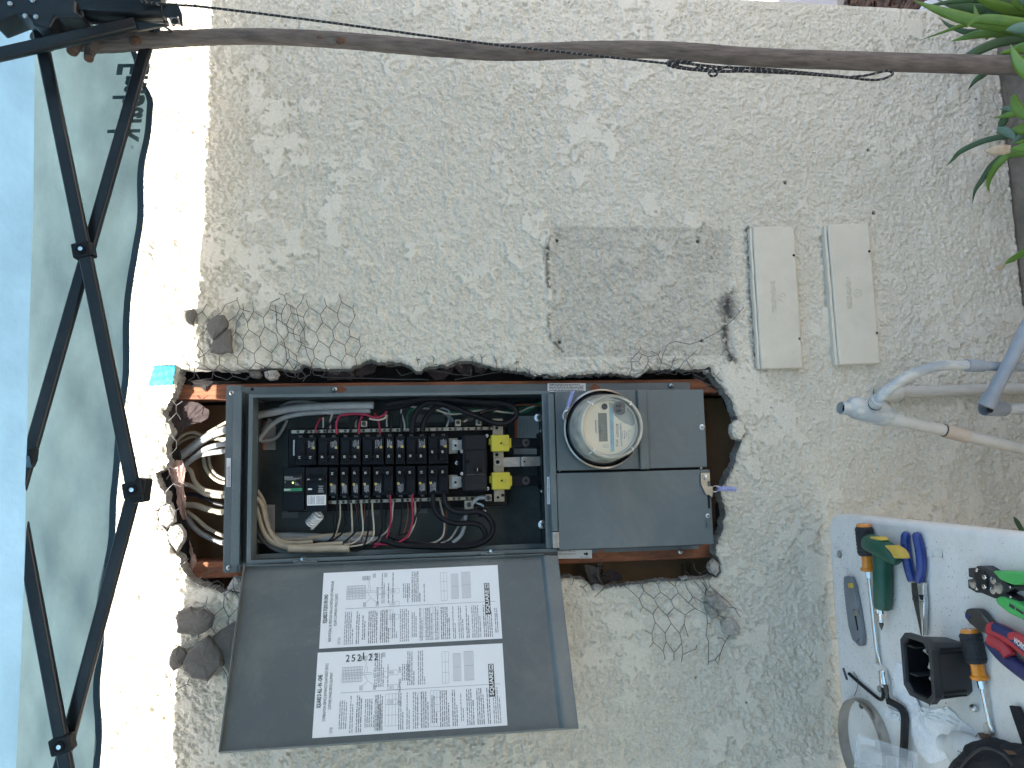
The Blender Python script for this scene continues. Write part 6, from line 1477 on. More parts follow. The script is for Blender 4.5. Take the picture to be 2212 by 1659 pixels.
mb.loft(rows, close=False, caps=False, smooth=True)
c1_, c2_, c3_, c4_ = tops[0], tops[-1], Vector((xe, yfar, zt)), Vector((XC, yfar, zt))
for (a, b_) in [(c2_, c3_), (c3_, c4_), (c4_, c1_)]:
    rows = []
    for i in range(13):
        p = a.lerp(b_, i / 12); rows.append([Vector((p.x + (peak.x - p.x) * t, p.y + (peak.y - p.y) * t, p.z + (peak.z - p.z) * (t ** 0.92) - .025 * math.sin(math.pi * t))) for t in [k / 8 for k in range(9)]])
    mb.loft(rows, close=False, caps=False, smooth=True)
mb.build("roof_fabric", "canopy_fabric", can)
for (a, b_) in [(c2_, c3_), (c3_, c4_), (c4_, c1_)]:
    rows = []
    for i in range(25):
        p = a.lerp(b_, i / 24); rows.append([p, p + Vector((.01 * math.sin(i), .01 * math.cos(i), -.11)), p + Vector((0, 0, -.20))])
    mb = MB(); mb.loft(rows, close=False, caps=False, smooth=True); mb.build("valance", "valance_fabric", can)
# print seen through the cloth, so it reads backwards from inside
def vp(u, v): return P(u, v, YVf(0) - .02)
for (s, v0_, v1_, ub, h, m) in [("Embark", 105 + 38, 322, 306, .040, "ink_grey")]:
    a, b_ = vp(306, 333), vp(312, 132)
    a, b_ = vp(305, 330), vp(318, 137)
tmat = mat("valance_print", (0.055, 0.10, 0.11), 0.8, 0, 0.1, 20)
# seen from inside the letters run the other way: normal points to the wall
a, b_ = P(322, 137, YVf(0) - .026), P(296, 312, YVf(0) - .026)
text("Embark", a, b_, Vector((0, 1, 0)), "valance_print", "printed_name", val, height=.052, ext=0, lift=0, bold=.025, shear=.25)
text("TM", P(290, 314, YVf(0) - .026), P(289, 322, YVf(0) - .026), Vector((0, 1, 0)), "valance_print", "printed_name", val, height=.005, ext=0, lift=0)
# frame bars: rounded box section
def barx(name, a, b_, w_, d=.013, m="canopy_frame", parent=can, clip=(0, 0)):
    a = Vector(a); b_ = Vector(b_); ax = (b_ - a).normalized(); s1 = ax.cross(Vector((0, 1, 0))).normalized() * w_ / 2; s2 = s1.cross(ax).normalized() * d / 2
    ring = []
    for p in (a, b_): ring.append([p + s1 * .75 + s2, p + s1 + s2 * .5, p + s1 - s2 * .5, p + s1 * .75 - s2, p - s1 * .75 - s2, p - s1 - s2 * .5, p - s1 + s2 * .5, p - s1 * .75 + s2])
    for i_ in (0, 1):
        if clip[i_]: ring[i_] = [q + ax * ((a, b_)[i_].z - q.z) * (1 / ax.z) for q in ring[i_]]
    mb = MB(); mb.loft(ring); return mb.build(name, m, parent, bevel=.0012)
def line_pt(a, b_, t): return a + (b_ - a) * t
ZFa, ZFb = -.272, -.297
b1a, b1b = P(82, 50, ZFb), P(290, 1062, ZFb)
sb1 = barx("scissor_bar", b1a, b1b, .0222, .0125)
b2a, b2b = P(331, 50, ZFa), P(60, 997, ZFa)
sb2 = barx("scissor_bar", b2a, b2b, .0215, .0125, clip=(0, 1))
b3a, b3b = P(292, 1055, ZFa), P(125, 1680, ZFa)
b4a, b4b = P(58, 1195, ZFb), P(152, 1700, ZFb)
barx("scissor_bar", b3a, b3b, .0222, .0125); barx("scissor_bar", b4a, b4b, .0222, .0125, clip=(1, 0))
zlo, zhi = b4b.z, b3b.z
barx("scissor_bar", b3b, Vector((xe + .05, b3b.y, zt - .06)), .0222, .0125); barx("scissor_bar", b4b, Vector((xe + .05, b4b.y, zt - .42)), .0222, .0125)
def joint(u, v, ang=0, big=1.0, tail=None):
    t = P(u, v, ZFb - .010); e = Vector((math.cos(ang), 0, math.sin(ang))); s_ = e.cross(Vector((0, 1, 0)))
    pts = [t + e * .016 * big + s_ * .013, t + e * .016 * big - s_ * .013, t - e * .016 * big - s_ * .013, t - e * .016 * big + s_ * .013]
    mb = MB(); mb.prism(pts, Vector((0, .024, 0))); j = mb.build("joint_sleeve", "black_plastic", can, bevel=.003)
    c = t + YN * .0005; mb = MB(); mb.lathe([(0, .0085), (.002, .0080), (.0021, .0052), (.001, .005)], c, c + YN, 18); mb.build("washer", "handle_black", j)
    mb = MB(); mb.lathe([(0, .0042), (.0026, .0036), (.0028, .0018)], c, c + YN, 14); mb.build("rivet", "chrome", j)
    return j
joint(175, 538, R(-78 + 90 - 90)); joint(285, 1058, R(-80)); joint(128, 1613, R(-76))
q = [P(*ZL1(*p), ZFb - .006) for p in [(1025, 800), (1120, 788), (1197, 800), (1180, 900), (1170, 990), (1060, 1005), (1040, 930)]]
mb = MB(); mb.prism(q, Vector((0, .034, 0))); mb.build("joint_sleeve", "black_plastic", can, bevel=.003)
q = [P(*ZL1(*p), ZFb - .004) for p in [(218, 545), (275, 545), (262, 650), (240, 700), (214, 715)]]
mb = MB(); mb.prism(q, Vector((0, .02, 0))); mb.build("bar_end_cap", "black_plastic", can, bevel=.002)
# blue plastic cover strip end by the roof edge
q = [P(*ZL1(*p), ZFb - .012) for p in [(212, 610), (228, 612), (248, 705), (216, 705)]]
mb = MB(); mb.prism(q, Vector((0, .004, 0))); mb.build("cloth_tab", "canopy_fabric", can)
# corner: leg tube cut short, sliders, brackets, diagonal rod
GA = lambda x, y: (x / 2.765 * .5486, y / 2.765 * .5486)
def gp(x, y, d): return P(*GA(x, y), d + DS)
leg = barx("leg_tube", gp(480, 60, -.235), gp(1790, 95, -.225), .046, .040)
barx("leg_tube", gp(860, 140, -.205), gp(1500, 185, -.20), .034, .020)
mb = MB(); mb.prism([gp(*p, -.262) for p in [(-100, -60), (560, -60), (830, 0), (820, 120), (900, 180), (600, 180), (540, 300), (350, 270), (330, 180), (180, 140), (-100, 250)]], Vector((0, .05, 0))); hubm = mb.build("corner_hub", "canopy_frame", can, bevel=.004)
mb = MB(); mb.prism([gp(*p, -.250) for p in [(810, -20), (870, 20), (915, 170), (900, 190), (800, 150)]], Vector((0, .04, 0))); mb.build("slider_edge", "canopy_frame", can, bevel=.003)
for p in [(110, 42), (355, 8), (392, 185), (275, 175)]:
    c = gp(*p, -.263); mb = MB(); mb.lathe([(0, .0042), (.002, .0036), (.003, .002)], c, c + YN, 14); mb.build("bolt", "zinc", hubm)
rod = barx("roof_strut", gp(-200, 640, -.255), gp(1480, 262, -.235), .022, .016)
mb = MB(); mb.prism([gp(*p, -.236) for p in [(1180, 300), (1480, 225), (1840, 262), (1480, 330), (1300, 345)]], Vector((0, .008, 0))); mb.build("strut_end", "canopy_frame", can, bevel=.002)
# bracket plates at the end
mb = MB(); mb.prism([gp(*p, -.246) for p in [(1760, 30), (1930, 30), (1975, 130), (1985, 280), (1960, 262), (1930, 150), (1900, 260), (1870, 275), (1830, 180), (1760, 165)]], Vector((0, .006, 0))); bk = mb.build("end_bracket", "canopy_frame", can, bevel=.001)
pl3 = mat("bracket_bare", (0.35, 0.30, 0.27), 0.35, 0.7, 0.2, 40)
mb = MB(); mb.prism([gp(*p, -.250) for p in [(1845, 185), (1945, 190), (1960, 262), (1870, 262)]], Vector((0, .003, 0))); k3 = mb.build("bracket_plate", "bracket_bare", can, bevel=.0008)
c = gp(1905, 232, -.2505); mb = MB(); mb.lathe([(0, .0055), (.0008, .0055)], c, c + YN, 14); mb.build("bolt_bore", "dark_hole", k3)
mb = MB(); mb.prism([gp(*p, -.222) for p in [(1500, 175), (1830, 220), (1840, 258), (1480, 232)]], Vector((0, .006, 0))); k4 = mb.build("bracket_plate", "bracket_bare", can, bevel=.0008)
mb = MB(); mb.prism([gp(*p, -.2228) for p in [(1540, 185), (1690, 195), (1690, 240), (1560, 228)]], Vector((0, .002, 0))); mb.build("bracket_plate", "canopy_frame", k4)
mb = MB(); mb.tube(cr_spline([gp(1700, 240, -.22), gp(1730, 320, -.20), gp(1650, 340, -.19), gp(1600, 300, -.20)]), .0025, 6); mb.build("cord_tie", "rope", can)
mb = MB(); mb.tube(cr_spline([gp(1790, 290, -.22), gp(1840, 320, -.20), gp(1890, 355, -.18)]), .0022, 6); mb.build("cord_tie", "rope", can)
mb = MB(); mb.tube(cr_spline([gp(1520, -30, -.25), gp(1550, 10, -.26), gp(1640, 35, -.25), gp(1760, 45, -.25), gp(1900, 55, -.23)]), .0028, 6); mb.build("cord_tie", "rope", can)
# canopy legs and far scissor bars outside the picture
for (x, y) in [(xe + .03, YV - .12), (xe + .03, yfar + .05), (XC - .03, yfar + .05)]:
    mb = MB(); mb.box(x - .02, x + .02, y - .02, y + .02, 0, zt - .05); mb.build("leg", "canopy_frame", can, bevel=.002)
mb = MB(); mb.box(peak.x - .02, peak.x + .02, peak.y - .02, peak.y + .02, peak.z - .5, peak.z - .02); mb.build("peak_post", "canopy_frame", can)

# ================================================================== ground beyond and below
gcx = 0
def sheet(name, m, x0, x1, y0, y1, z, kind="structure", n=1, amp=0):
    mb = MB(); rows = []
    nx_, ny_ = n, n
    for i in range(nx_ + 1):
        rows.append([(x0 + (x1 - x0) * i / nx_, y0 + (y1 - y0) * j / ny_, z + random.uniform(-amp, amp)) for j in range(ny_ + 1)])
    mb.loft(rows, close=False, caps=False); return mb.build(name, m, None, kind=kind)
sheet("ground", "soil", -60, 60, -60, 60, 0)
mb = MB(); mb.box(-6, 8, -6, -.42, .0, .035); o = mb.build("patio", "concrete", None, bevel=.004, kind="structure")
mb = MB(); mb.box(1.50, 6, .84, 5, .0, .05); o = mb.build("path", "concrete", None, bevel=.006, kind="structure")
# fence and house added behind the camera, unseen, to cut the frontal light
fen = thing("blocker_fence", "added board fence out of view behind the camera, cutting the light from the front", "fence")
mat("blocker_wood", (0.16, 0.12, 0.085), 0.9, 0, 0.4, 8, 0.4, 40, 0.003, grain=(4, 4, .6))
pm_ = None
def plank(x0, x1, y0, y1, z1):
    global pm_
    mb = MB(); mb.box(x0, x1, y0, y1, .04, z1); return mb.build("board", "blocker_wood", fen)
for i in range(62):
    x = -4.6 + i * .151; plank(x, x + .145, -4.62, -4.60, 2.0 + .01 * math.sin(i * 3.1))
for i in range(28):
    y = -4.6 + i * .151; plank(-4.64, -4.62, y, y + .145, 2.0 + .01 * math.sin(i * 2.3))
for z_ in (.4, 1.6):
    mb = MB(); mb.box(-4.6, 4.7, -4.66, -4.62, z_, z_ + .09); mb.build("rail", "blocker_wood", fen)
nb = thing("blocker_house", "added dark-roofed house out of view beyond the fence, cutting the light from the front", "house")  # added unseen, helps the fence hold back frontal light
mb = MB(); mb.box(-7, 3.2, -10, -6.2, 0, 2.9); mb.build("wall", "foundation", nb)
mb = MB(); mb.loft([[Vector((-7.4, -10.4, 2.9)), Vector((3.6, -10.4, 2.9)), Vector((3.6, -5.8, 2.9)), Vector((-7.4, -5.8, 2.9))], [Vector((-7.4, -8.15, 4.5)), Vector((3.6, -8.15, 4.5)), Vector((3.6, -8.05, 4.5)), Vector((-7.4, -8.05, 4.5))]]); mb.build("roof", "tar_paper_torn", nb)
# planting bed: bark chips lying on soil
def scatter(name, m, label, x0, x1, y0, y1, z, n, r, kind="stuff", avoid=None):
    mb = MB()
    for _ in range(n):
        x, y = random.uniform(x0, x1), random.uniform(y0, y1); s = r * random.uniform(.5, 1.6); a = random.uniform(0, 6.28); e = random.uniform(.25, .6)
        c = Vector((x, y, z + random.uniform(0, s * .6))); u_ = Vector((math.cos(a), math.sin(a), random.uniform(-.5, .5))) * s; v_ = Vector((-math.sin(a), math.cos(a), random.uniform(-.3, .3))) * s * e; w__ = Vector((0, 0, s * .25))
        mb.add([c - u_ - v_, c + u_ * .9 - v_ * .7, c + u_ + v_, c - u_ * .8 + v_ * .9, c + w__], [(0, 1, 4), (1, 2, 4), (2, 3, 4), (3, 0, 4), (0, 3, 2, 1)])
    o = mb.build(name, m, None, kind=kind, label=label); return o
mat("bark_chip", (0.16, 0.095, 0.06), 0.9, 0, 0.6, 12, col2=(0.05, 0.03, 0.022))
scatter("mulch", "bark_chip", "brown bark chips covering the planting bed", -1.2, 1.75, -.42, -.0, .002, 1800, .016)
scatter("mulch", "bark_chip", "brown bark chips beyond the corner of the wall", 1.12, 2.2, .0, .82, .002, 2600, .018)
rk = [(1.28, .36, .10), (1.36, .28, .07)]
for i, (x, y, r) in enumerate(rk):
    mb = MB(); mb.ball((x, y, r * .45), r, 12, 8, (1.2, .9, .6)); o = mb.build("rock", "rock_pale", None, label=["larger pale rock lying in the bark chips past the wall corner", "smaller pale rock in the bark chips next to the larger one"][i], cat="rock")

# ================================================================== strap leaved plants
def leafw(fn, pts, ds, wd, m, parent, fold=.25, tip=True, name="leaf"):
    wd = wd * .86
    q = cr_spline([P(*fn(*p), d) for p, d in zip(pts, ds)], 6); n = len(q); mb = MB(); rows = []
    for i, p in enumerate(q):
        t = i / (n - 1); w_ = wd * (1 - max(0, (t - .55) / .45) ** 1.6) * (0.75 + .25 * min(1, t * 4)) if tip else wd
        w_ = max(w_, .0004)
        d = (q[min(i + 1, n - 1)] - q[max(i - 1, 0)]).normalized(); view = (p - CAM).normalized(); s_ = d.cross(view).normalized()
        up_ = d.cross(s_)
        rows.append([p - s_ * w_, p - s_ * w_ * .5 + up_ * w_ * fold * .7, p + up_ * w_ * fold, p + s_ * w_ * .5 + up_ * w_ * fold * .7, p + s_ * w_])
    mb.loft(rows, close=False, caps=False, smooth=True); o = mb.build(name, m, parent)
    sd = o.modifiers.new("t", 'SOLIDIFY'); sd.thickness = .0009
    return o
pl1 = thing("strap_leaf_plant", "clump of broad bright green strap leaves fanning over the wall by the branch foot", "plant")
G = ZG
Lf = [([(2500,150),(2212,60),(1850,10),(1500,10),(1250,50),(1110,95)], (-.25,-.2,-.18,-.16,-.14,-.12), .0065, "leaf_dark"),
 ([(2500,420),(2200,330),(1800,260),(1500,180),(1250,100),(1000,0)], (-.28,-.26,-.24,-.22,-.2,-.18), .014, "leaf_green"),
 ([(2500,340),(2200,260),(1900,215),(1700,215),(1585,300)], (-.3,-.3,-.28,-.26,-.25), .012, "leaf_green"),
 ([(2500,390),(2212,370),(1900,360),(1700,375),(1560,410),(1405,452)], (-.26,-.24,-.22,-.2,-.18,-.16), .0105, "leaf_green"),
 ([(2500,400),(2212,420),(1950,460),(1780,520),(1660,580),(1585,610),(1610,600)], (-.26,-.25,-.24,-.23,-.22,-.21,-.21), .0115, "leaf_dark"),
 ([(2500,270),(2212,215),(1900,200),(1700,240),(1500,290),(1300,360),(1075,440)], (-.22,-.2,-.18,-.16,-.15,-.13,-.1), .006, "leaf_green"),
 ([(2450,620),(2330,560),(2212,525),(2100,555),(1945,580)], (-.36,-.35,-.33,-.31,-.3), .013, "leaf_green"),
 ([(2400,1000),(2300,850),(2212,755),(2130,640),(2065,480)], (-.4,-.39,-.38,-.36,-.34), .014, "leaf_green"),
 ([(2500,330),(2300,300),(2212,305),(2100,310),(2010,330)], (-.38,-.37,-.36,-.35,-.34), .013, "leaf_blue"),
 ([(1830,420),(1760,300),(1700,180),(1665,45)], (-.2,-.2,-.2,-.2), .0075, "leaf_green"),
 ([(2500,80),(2212,130),(2000,90),(1800,20),(1650,-60)], (-.2,-.2,-.2,-.2,-.2), .013, "leaf_green"),
 ([(2500,200),(2300,100),(2150,20),(2080,-60)], (-.24,-.24,-.24,-.24), .015, "leaf_green"),
 ([(2500,300),(2250,170),(2000,140),(1750,120),(1500,150),(1330,110)], (-.16,-.15,-.14,-.13,-.12,-.1), .010, "leaf_dark"),
 ([(2400,320),(2150,250),(1950,180),(1780,90),(1700,-40)], (-.2,-.19,-.18,-.17,-.16), .011, "leaf_dark"),
 ([(2400,380),(2100,330),(1800,330),(1600,350),(1400,280),(1290,190)], (-.12,-.11,-.1,-.09,-.07,-.06), .008, "leaf_dark"),
 ([(2500,240),(2300,60),(2250,-40)], (-.3,-.3,-.3), .016, "leaf_dark"),
 ([(2500,120),(2350,60),(2212,-20),(2100,-80)], (-.3,-.3,-.3,-.3), .014, "leaf_blue"),
 ([(2000,560),(1900,700),(1780,800),(1680,880),(1600,985)], (-.12,-.11,-.09,-.08,-.06), .0085, "leaf_dark"),
 ([(2500,180),(2200,130),(1900,100),(1600,80),(1420,60),(1260,-10)], (-.22,-.2,-.18,-.16,-.15,-.14), .011, "leaf_dark"),
 ([(2500,560),(2300,450),(2100,400),(1950,300),(1880,240)], (-.22,-.22,-.22,-.2,-.2), .012, "leaf_dark")]
for pts, ds, wd, m in Lf: leafw(G, pts, ds, wd, m, pl1)
pl2 = thing("strap_leaf_plant", "sparser clump of strap leaves at the wall foot, one with a dried tip", "plant")
Hh = ZH
Lf2 = [([(1300,300),(1106,240),(950,255),(800,290),(650,360),(590,420),(543,470)], (-.2,-.16,-.13,-.1,-.07,-.05,-.04), .0075, "leaf_dark"),
 ([(1300,250),(1106,360),(1030,370),(950,400),(870,470),(800,570),(750,650),(730,745)], (-.22,-.18,-.15,-.13,-.11,-.09,-.07,-.05), .0085, "leaf_dark"),
 ([(1300,330),(1106,375),(1000,385),(920,450),(870,520),(845,600),(855,662)], (-.24,-.2,-.17,-.15,-.13,-.11,-.1), .0090, "leaf_green"),
 ([(1350,350),(1200,340),(1106,335),(1000,345)], (-.34,-.32,-.3,-.28), .0125, "leaf_green"),
 ([(1300,60),(1106,70),(1000,50),(925,55)], (-.26,-.24,-.22,-.2), .0085, "leaf_blue"),
 ([(1300,30),(1106,75),(1000,95),(885,122)], (-.26,-.24,-.22,-.2), .0085, "leaf_green"),
 ([(1250,150),(1106,90),(1060,50),(1035,-20),(1040,-60)], (-.34,-.32,-.31,-.3,-.3), .0115, "leaf_green"),
 ([(970,60),(965,120),(940,170),(912,205)], (-.16,-.15,-.14,-.14), .0095, "leaf_dark"),
 ([(912,207),(970,215),(1010,240),(1045,285)], (-.14,-.15,-.16,-.17), .011, "leaf_blue"),
 ([(1250,180),(1150,205),(1060,270),(1000,320)], (-.3,-.28,-.26,-.25), .0075, "leaf_blue"),
 ([(1250,200),(1106,200),(1015,198)], (-.3,-.29,-.28), .0135, "leaf_green"),
 ([(1250,290),(1150,290),(1040,300)], (-.28,-.28,-.28), .010, "leaf_green"),
 ([(1300,900),(1200,1010),(1106,1095),(1010,1150),(960,1185)], (-.3,-.27,-.24,-.2,-.18), .0085, "leaf_green")]
for pts, ds, wd, m in Lf2: leafw(Hh, pts, ds, wd, m, pl2, tip=m != "leaf_x")
o = leafw(Hh, [(1010,345),(950,350),(880,355),(815,355)], (-.28,-.27,-.26,-.25), .0120, "leaf_dry", pl2, name="dried_leaf_tip"); o["label"] = "dried tan leaf tip with brown edge"
o = leafw(Hh, [(965,1182),(930,1205),(885,1225)], (-.18,-.17,-.16), .0055, "leaf_dry", pl2, name="dried_leaf_tip")
leafw(ZT, [(2212,290),(2180,230),(2130,140),(2095,95)], (-.1, -.08, -.06, -.05), .006, "leaf_dark", pl2)
# fine creeping weed on the footing

# ================================================================== folding table and everything on it
ZTAB = .74
tab = thing("folding_table", "speckled off-white plastic folding table with rounded corners, littered with tools and dust", "table")
xr_, xl_ = -.118, -1.94; yb_, yf_ = -.052, -.80
def rrect(x0, x1, y0, y1, r, z, k=6):
    out = []
    for cx_, cy_, a0 in ((x1 - r, y1 - r, 0), (x0 + r, y1 - r, 90), (x0 + r, y0 + r, 180), (x1 - r, y0 + r, 270)):
        for i in range(k + 1):
            a = R(a0 + 90 * i / k); out.append(Vector((cx_ + r * math.cos(a), cy_ + r * math.sin(a), z)))
    return out
mb = MB(); mb.loft([rrect(xl_ + .01, xr_ - .01, yf_ + .01, yb_ - .01, .03, .695), rrect(xl_, xr_, yf_, yb_, .04, .705), rrect(xl_, xr_, yf_, yb_, .04, .730), rrect(xl_ + .002, xr_ - .002, yf_ + .002, yb_ - .002, .04, .736), rrect(xl_ + .007, xr_ - .007, yf_ + .007, yb_ - .007, .036, .7395), rrect(xl_ + .012, xr_ - .012, yf_ + .012, yb_ - .012, .034, ZTAB)])
tt = mb.build("table_top", "table_plastic", tab)
for p in tt.data.polygons: p.use_smooth = len(p.vertices) == 4
# the speckle of the plastic
mt = M("table_plastic"); n_ = mt.node_tree; bb = n_.nodes["Principled BSDF"]
tcn = n_.nodes.new("ShaderNodeTexCoord"); vo = n_.nodes.new("ShaderNodeTexNoise"); vo.inputs["Scale"].default_value = 330; vo.inputs["Detail"].default_value = 2
vr = n_.nodes.new("ShaderNodeValToRGB"); vr.color_ramp.elements[0].position = .30; vr.color_ramp.elements[0].color = (.40, .40, .40, 1); vr.color_ramp.elements[1].position = .42; vr.color_ramp.elements[1].color = (1, 1, 1, 1)
mxn = n_.nodes.new("ShaderNodeMix"); mxn.data_type = 'RGBA'; mxn.blend_type = 'MULTIPLY'; mxn.inputs[0].default_value = .22
src = bb.inputs["Base Color"].links[0].from_socket
n_.links.new(tcn.outputs["Object"], vo.inputs["Vector"]); n_.links.new(vo.outputs[0], vr.inputs[0]); n_.links.new(src, mxn.inputs[6]); n_.links.new(vr.outputs[0], mxn.inputs[7]); n_.links.new(mxn.outputs[2], bb.inputs["Base Color"])
for x in (xr_ - .15, xl_ + .15):
    for y in (yb_ - .1, yf_ + .1):
        mb = MB(); mb.tube([(x, y, .70), (x, y, .0)], .0125, 12); mb.build("leg", "dark_steel", tab)
def t4(x, y, h=0): return T(*ZT(x, y), ZTAB + h)
def t5(x, y, h=0): return T(*ZB(x, y), ZTAB + h)
# moulded name in the plastic
a, b_ = t4(1305, 480, .0002), t4(1140, 448, .0002)
text("LIFETIME", a, b_, ZN, "table_plastic", "moulded_name", tab, height=.014, ext=.0030, lift=.0010)
pts = [t4(*q, .0006) for q in [(1120, 425), (1230, 428), (1315, 458), (1332, 545), (1230, 545), (1120, 520)]]
mb = MB(); mb.tube(pts + [pts[0]], .0014, 5); mb.build("moulded_frame", "table_plastic", tab)

def screwdriver(label, fn, A, B, hr, parts_, sr, tip):
    """handle butt at A, blade tip at B, lying on the table"""
    t = thing("screwdriver", label, "screwdriver")
    a = fn(*A, hr); b_ = fn(*B, sr + .001); ax = (b_ - a); L = ax.length; ax.normalize()
    s_cap, s_grip, s_col, s_nut = [f * L for f in parts_]
    mb = MB(); mb.lathe([(0, hr * .70), (.002, hr * .82), (s_cap, hr * .84)], a, b_, 20); mb.build("end_cap", "amber", t)
    mb = MB(); prof = []
    n = 18
    rings = []; e = ax.orthogonal().normalized(); f_ = ax.cross(e)
    for (tt_, r) in [(s_cap, hr * .86), (s_cap + .003, hr * 1.0), (s_cap + (s_grip - s_cap) * .5, hr * 1.03), (s_grip - .004, hr * 1.0), (s_grip, hr * .90)]:
        ring = []
        for k in range(48):
            q = 2 * math.pi * k / 48; rr_ = r * (1 - .045 * (k % 3 == 0)); ring.append(a + ax * tt_ + (e * math.cos(q) + f_ * math.sin(q)) * rr_)
        rings.append(ring)
    mb.loft(rings); gp_ = mb.build("rubber_grip", "rubber_black", t)
    for k in range(7):   # cross ribs of the grip
        tt_ = s_cap + (s_grip - s_cap) * (.12 + .76 * k / 6); mb = MB(); mb.lathe([(tt_ - .0016, hr * 1.0), (tt_ - .0008, hr * 1.06), (tt_ + .0008, hr * 1.06), (tt_ + .0016, hr * 1.0)], a, b_, 24); mb.build("grip_rib", "rubber_black", gp_)
    mb = MB(); mb.lathe([(s_grip, hr * .74), (s_grip + .004, hr * .66), (s_col * .78 + s_grip * .22, hr * .64), (s_col * .55 + s_nut * .45, hr * .72), (s_nut - .006, hr * .95), (s_nut - .002, hr * .92), (s_nut, hr * .6)], a, b_, 8, smooth=False); mb.build("amber_collar", "amber", t, bevel=.0008)
    mb = MB(); mb.lathe([(s_nut - .004, sr * 1.6), (s_nut + .012, sr * 1.6), (s_nut + .0125, sr)], a, b_, 6, smooth=False); mb.build("hex_bolster", "chrome", t)
    # shaft ends in a flattened blade
    view_up = ZN - ax * ax.z; view_up.normalize(); sd = ax.cross(view_up)
    rings = []
    for (f2, w_, h_) in [(s_nut, sr, sr), (L * .90, sr, sr), (L * .93, sr * 1.35, sr * .75), (L * .97, sr * tip, sr * .4), (L, sr * tip, sr * .18)]:
        rings.append([a + ax * f2 + sd * math.cos(q) * w_ + view_up * (math.sin(q) * h_) for q in [2 * math.pi * k / 12 for k in range(12)]])
    mb = MB(); mb.loft(rings, smooth=True); mb.build("blade", "chrome", t)
screwdriver("long flat screwdriver with black grip and amber collar, nearest the table corner", t4, (462, 170), (628, 1702), .0160, (.022, .230, .29, .345), .0042, 1.7)
screwdriver("shorter screwdriver with ribbed black grip and amber collar, beside the black box", t5, (1612, 35), (1868, 1190), .0155, (.035, .325, .40, .49), .0035, 1.5)

def slab(name, m, fn, px, h0, h1, parent=None, bevel=.001, shrink=None, **k):
    """flat piece cut to an outline on the table, from height h0 to h1"""
    base_ = [fn(*q, h1) for q in px]; lo = [Vector((p.x, p.y, ZTAB + h0)) for p in base_]
    mb = MB(); mb.loft([lo, base_]); return mb.build(name, m, parent, bevel=bevel, **k)
# T handled bit driver
tg = thing("t_handle_driver", "dark green T-handled bit driver with yellow pads lying between screwdriver and blue pliers", "hand tool")
rb = .0185
a, b_ = t4(672, 520, rb), t4(675, 1105, rb)
mb = MB(); L = (b_ - a).length
mb.lathe([(-.02, rb * .85), (0, rb * .98), (.02, rb * .93), (.028, rb * .90), (.030, rb * .97), (L * .55, rb * .94), (L - .010, rb * .90), (L - .003, rb * .84), (L, rb * .7)], a, b_, 10, smooth=False); mb.build("barrel", "green_tool", tg, bevel=.003, seg=3)
arm = cr_spline([t4(520, 380, .020), t4(590, 400, .024), t4(690, 450, .026), t4(790, 515, .025), t4(865, 570, .020)], 6)
nA = len(arm); rl = [.0135 + .0055 * math.sin(math.pi * min(1, .18 + .8 * i / (nA - 1))) for i in range(nA)]; rl[0] *= .7; rl[-1] *= .75
mb = MB(); mb.tube(arm, rl, 16); mb.build("cross_handle", "green_tool", tg)
for px, hh in [([(525, 318), (560, 312), (640, 312), (685, 352), (640, 362), (570, 360)], .034), ([(690, 408), (780, 405), (850, 450), (885, 500), (898, 552), (800, 548), (775, 500), (740, 455)], .041)]:
    q = [t4(*p, hh) for p in px]; c = sum(q, Vector()) / len(q)
    mb = MB(); mb.loft([[p - Vector((0, 0, .014)) for p in q], q, [c + (p - c) * .6 + Vector((0, 0, .003)) for p in q]]); mb.build("yellow_pad", "yellow_tool", tg, bevel=.0015)
a2, b2 = t4(655, 1105, .018), t4(658, 1240, .017); L = (b2 - a2).length
mb = MB(); mb.lathe([(-.004, .0125), (.004, .0125), (.005, .0065), (L * .45, .0065), (L * .5, .0058), (L, .0056)], a2, b2, 20); mb.build("chrome_collar", "chrome", tg)
mb = MB(); mb.lathe([(L, .0040), (L + .006, .0040), (L + .016, .0006)], a2, b2, 8); mb.build("bit", "dark_steel", tg)
dashes("tool_print", "white_print", [(t4(600, 900, .0355), t4(600, 770, .0355), .003)], tg, .0015, ZN) if False else None
# needle nose pliers
pn = thing("needle_nose_pliers", "long-nose pliers with plain blue dipped grips pointing away from the wall", "pliers")
for pts in ([(930, 262), (922, 360), (930, 480), (950, 610), (975, 720), (1000, 800)], [(1034, 268), (1060, 360), (1085, 480), (1096, 600), (1090, 710), (1072, 800)]):
    q = cr_spline([t4(*p, .0085) for p in pts], 6); n = len(q); rl = [.0078 + .0010 * math.sin(math.pi * i / (n - 1)) for i in range(n)]; rl[0] = .0045; rl[1] = .0068
    mb = MB(); mb.tube(q, rl, 14); mb.build("blue_grip", "blue_grip", pn)
slab("plier_half", "tin_plate", t4, [(978, 812), (1045, 812), (1062, 940), (1075, 1090), (1098, 1392), (1084, 1390), (1040, 1180), (1000, 1010), (985, 920)], .004, .011, pn, .0015).data.materials[0] = M("dark_steel")
slab("plier_half", "zinc", t4, [(1045, 812), (1118, 812), (1112, 900), (1125, 1000), (1122, 1120), (1112, 1392), (1098, 1392), (1070, 1100), (1060, 950)], .003, .012, pn, .0015)
slab("nose", "chrome", t4, [(1072, 1020), (1120, 1020), (1113, 1392), (1097, 1392), (1076, 1150)], .011, .014, pn, .0015)
c = t4(1026, 990, .0115); mb = MB(); mb.lathe([(0, .0055), (.002, .005)], c, c + ZN, 16); mb.build("pivot", "dark_steel", pn)
slab("cutter_notch", "dark_hole", t4, [(1062, 945), (1118, 945), (1112, 1005), (1085, 1000)], .0115, .0125, pn, .0003)
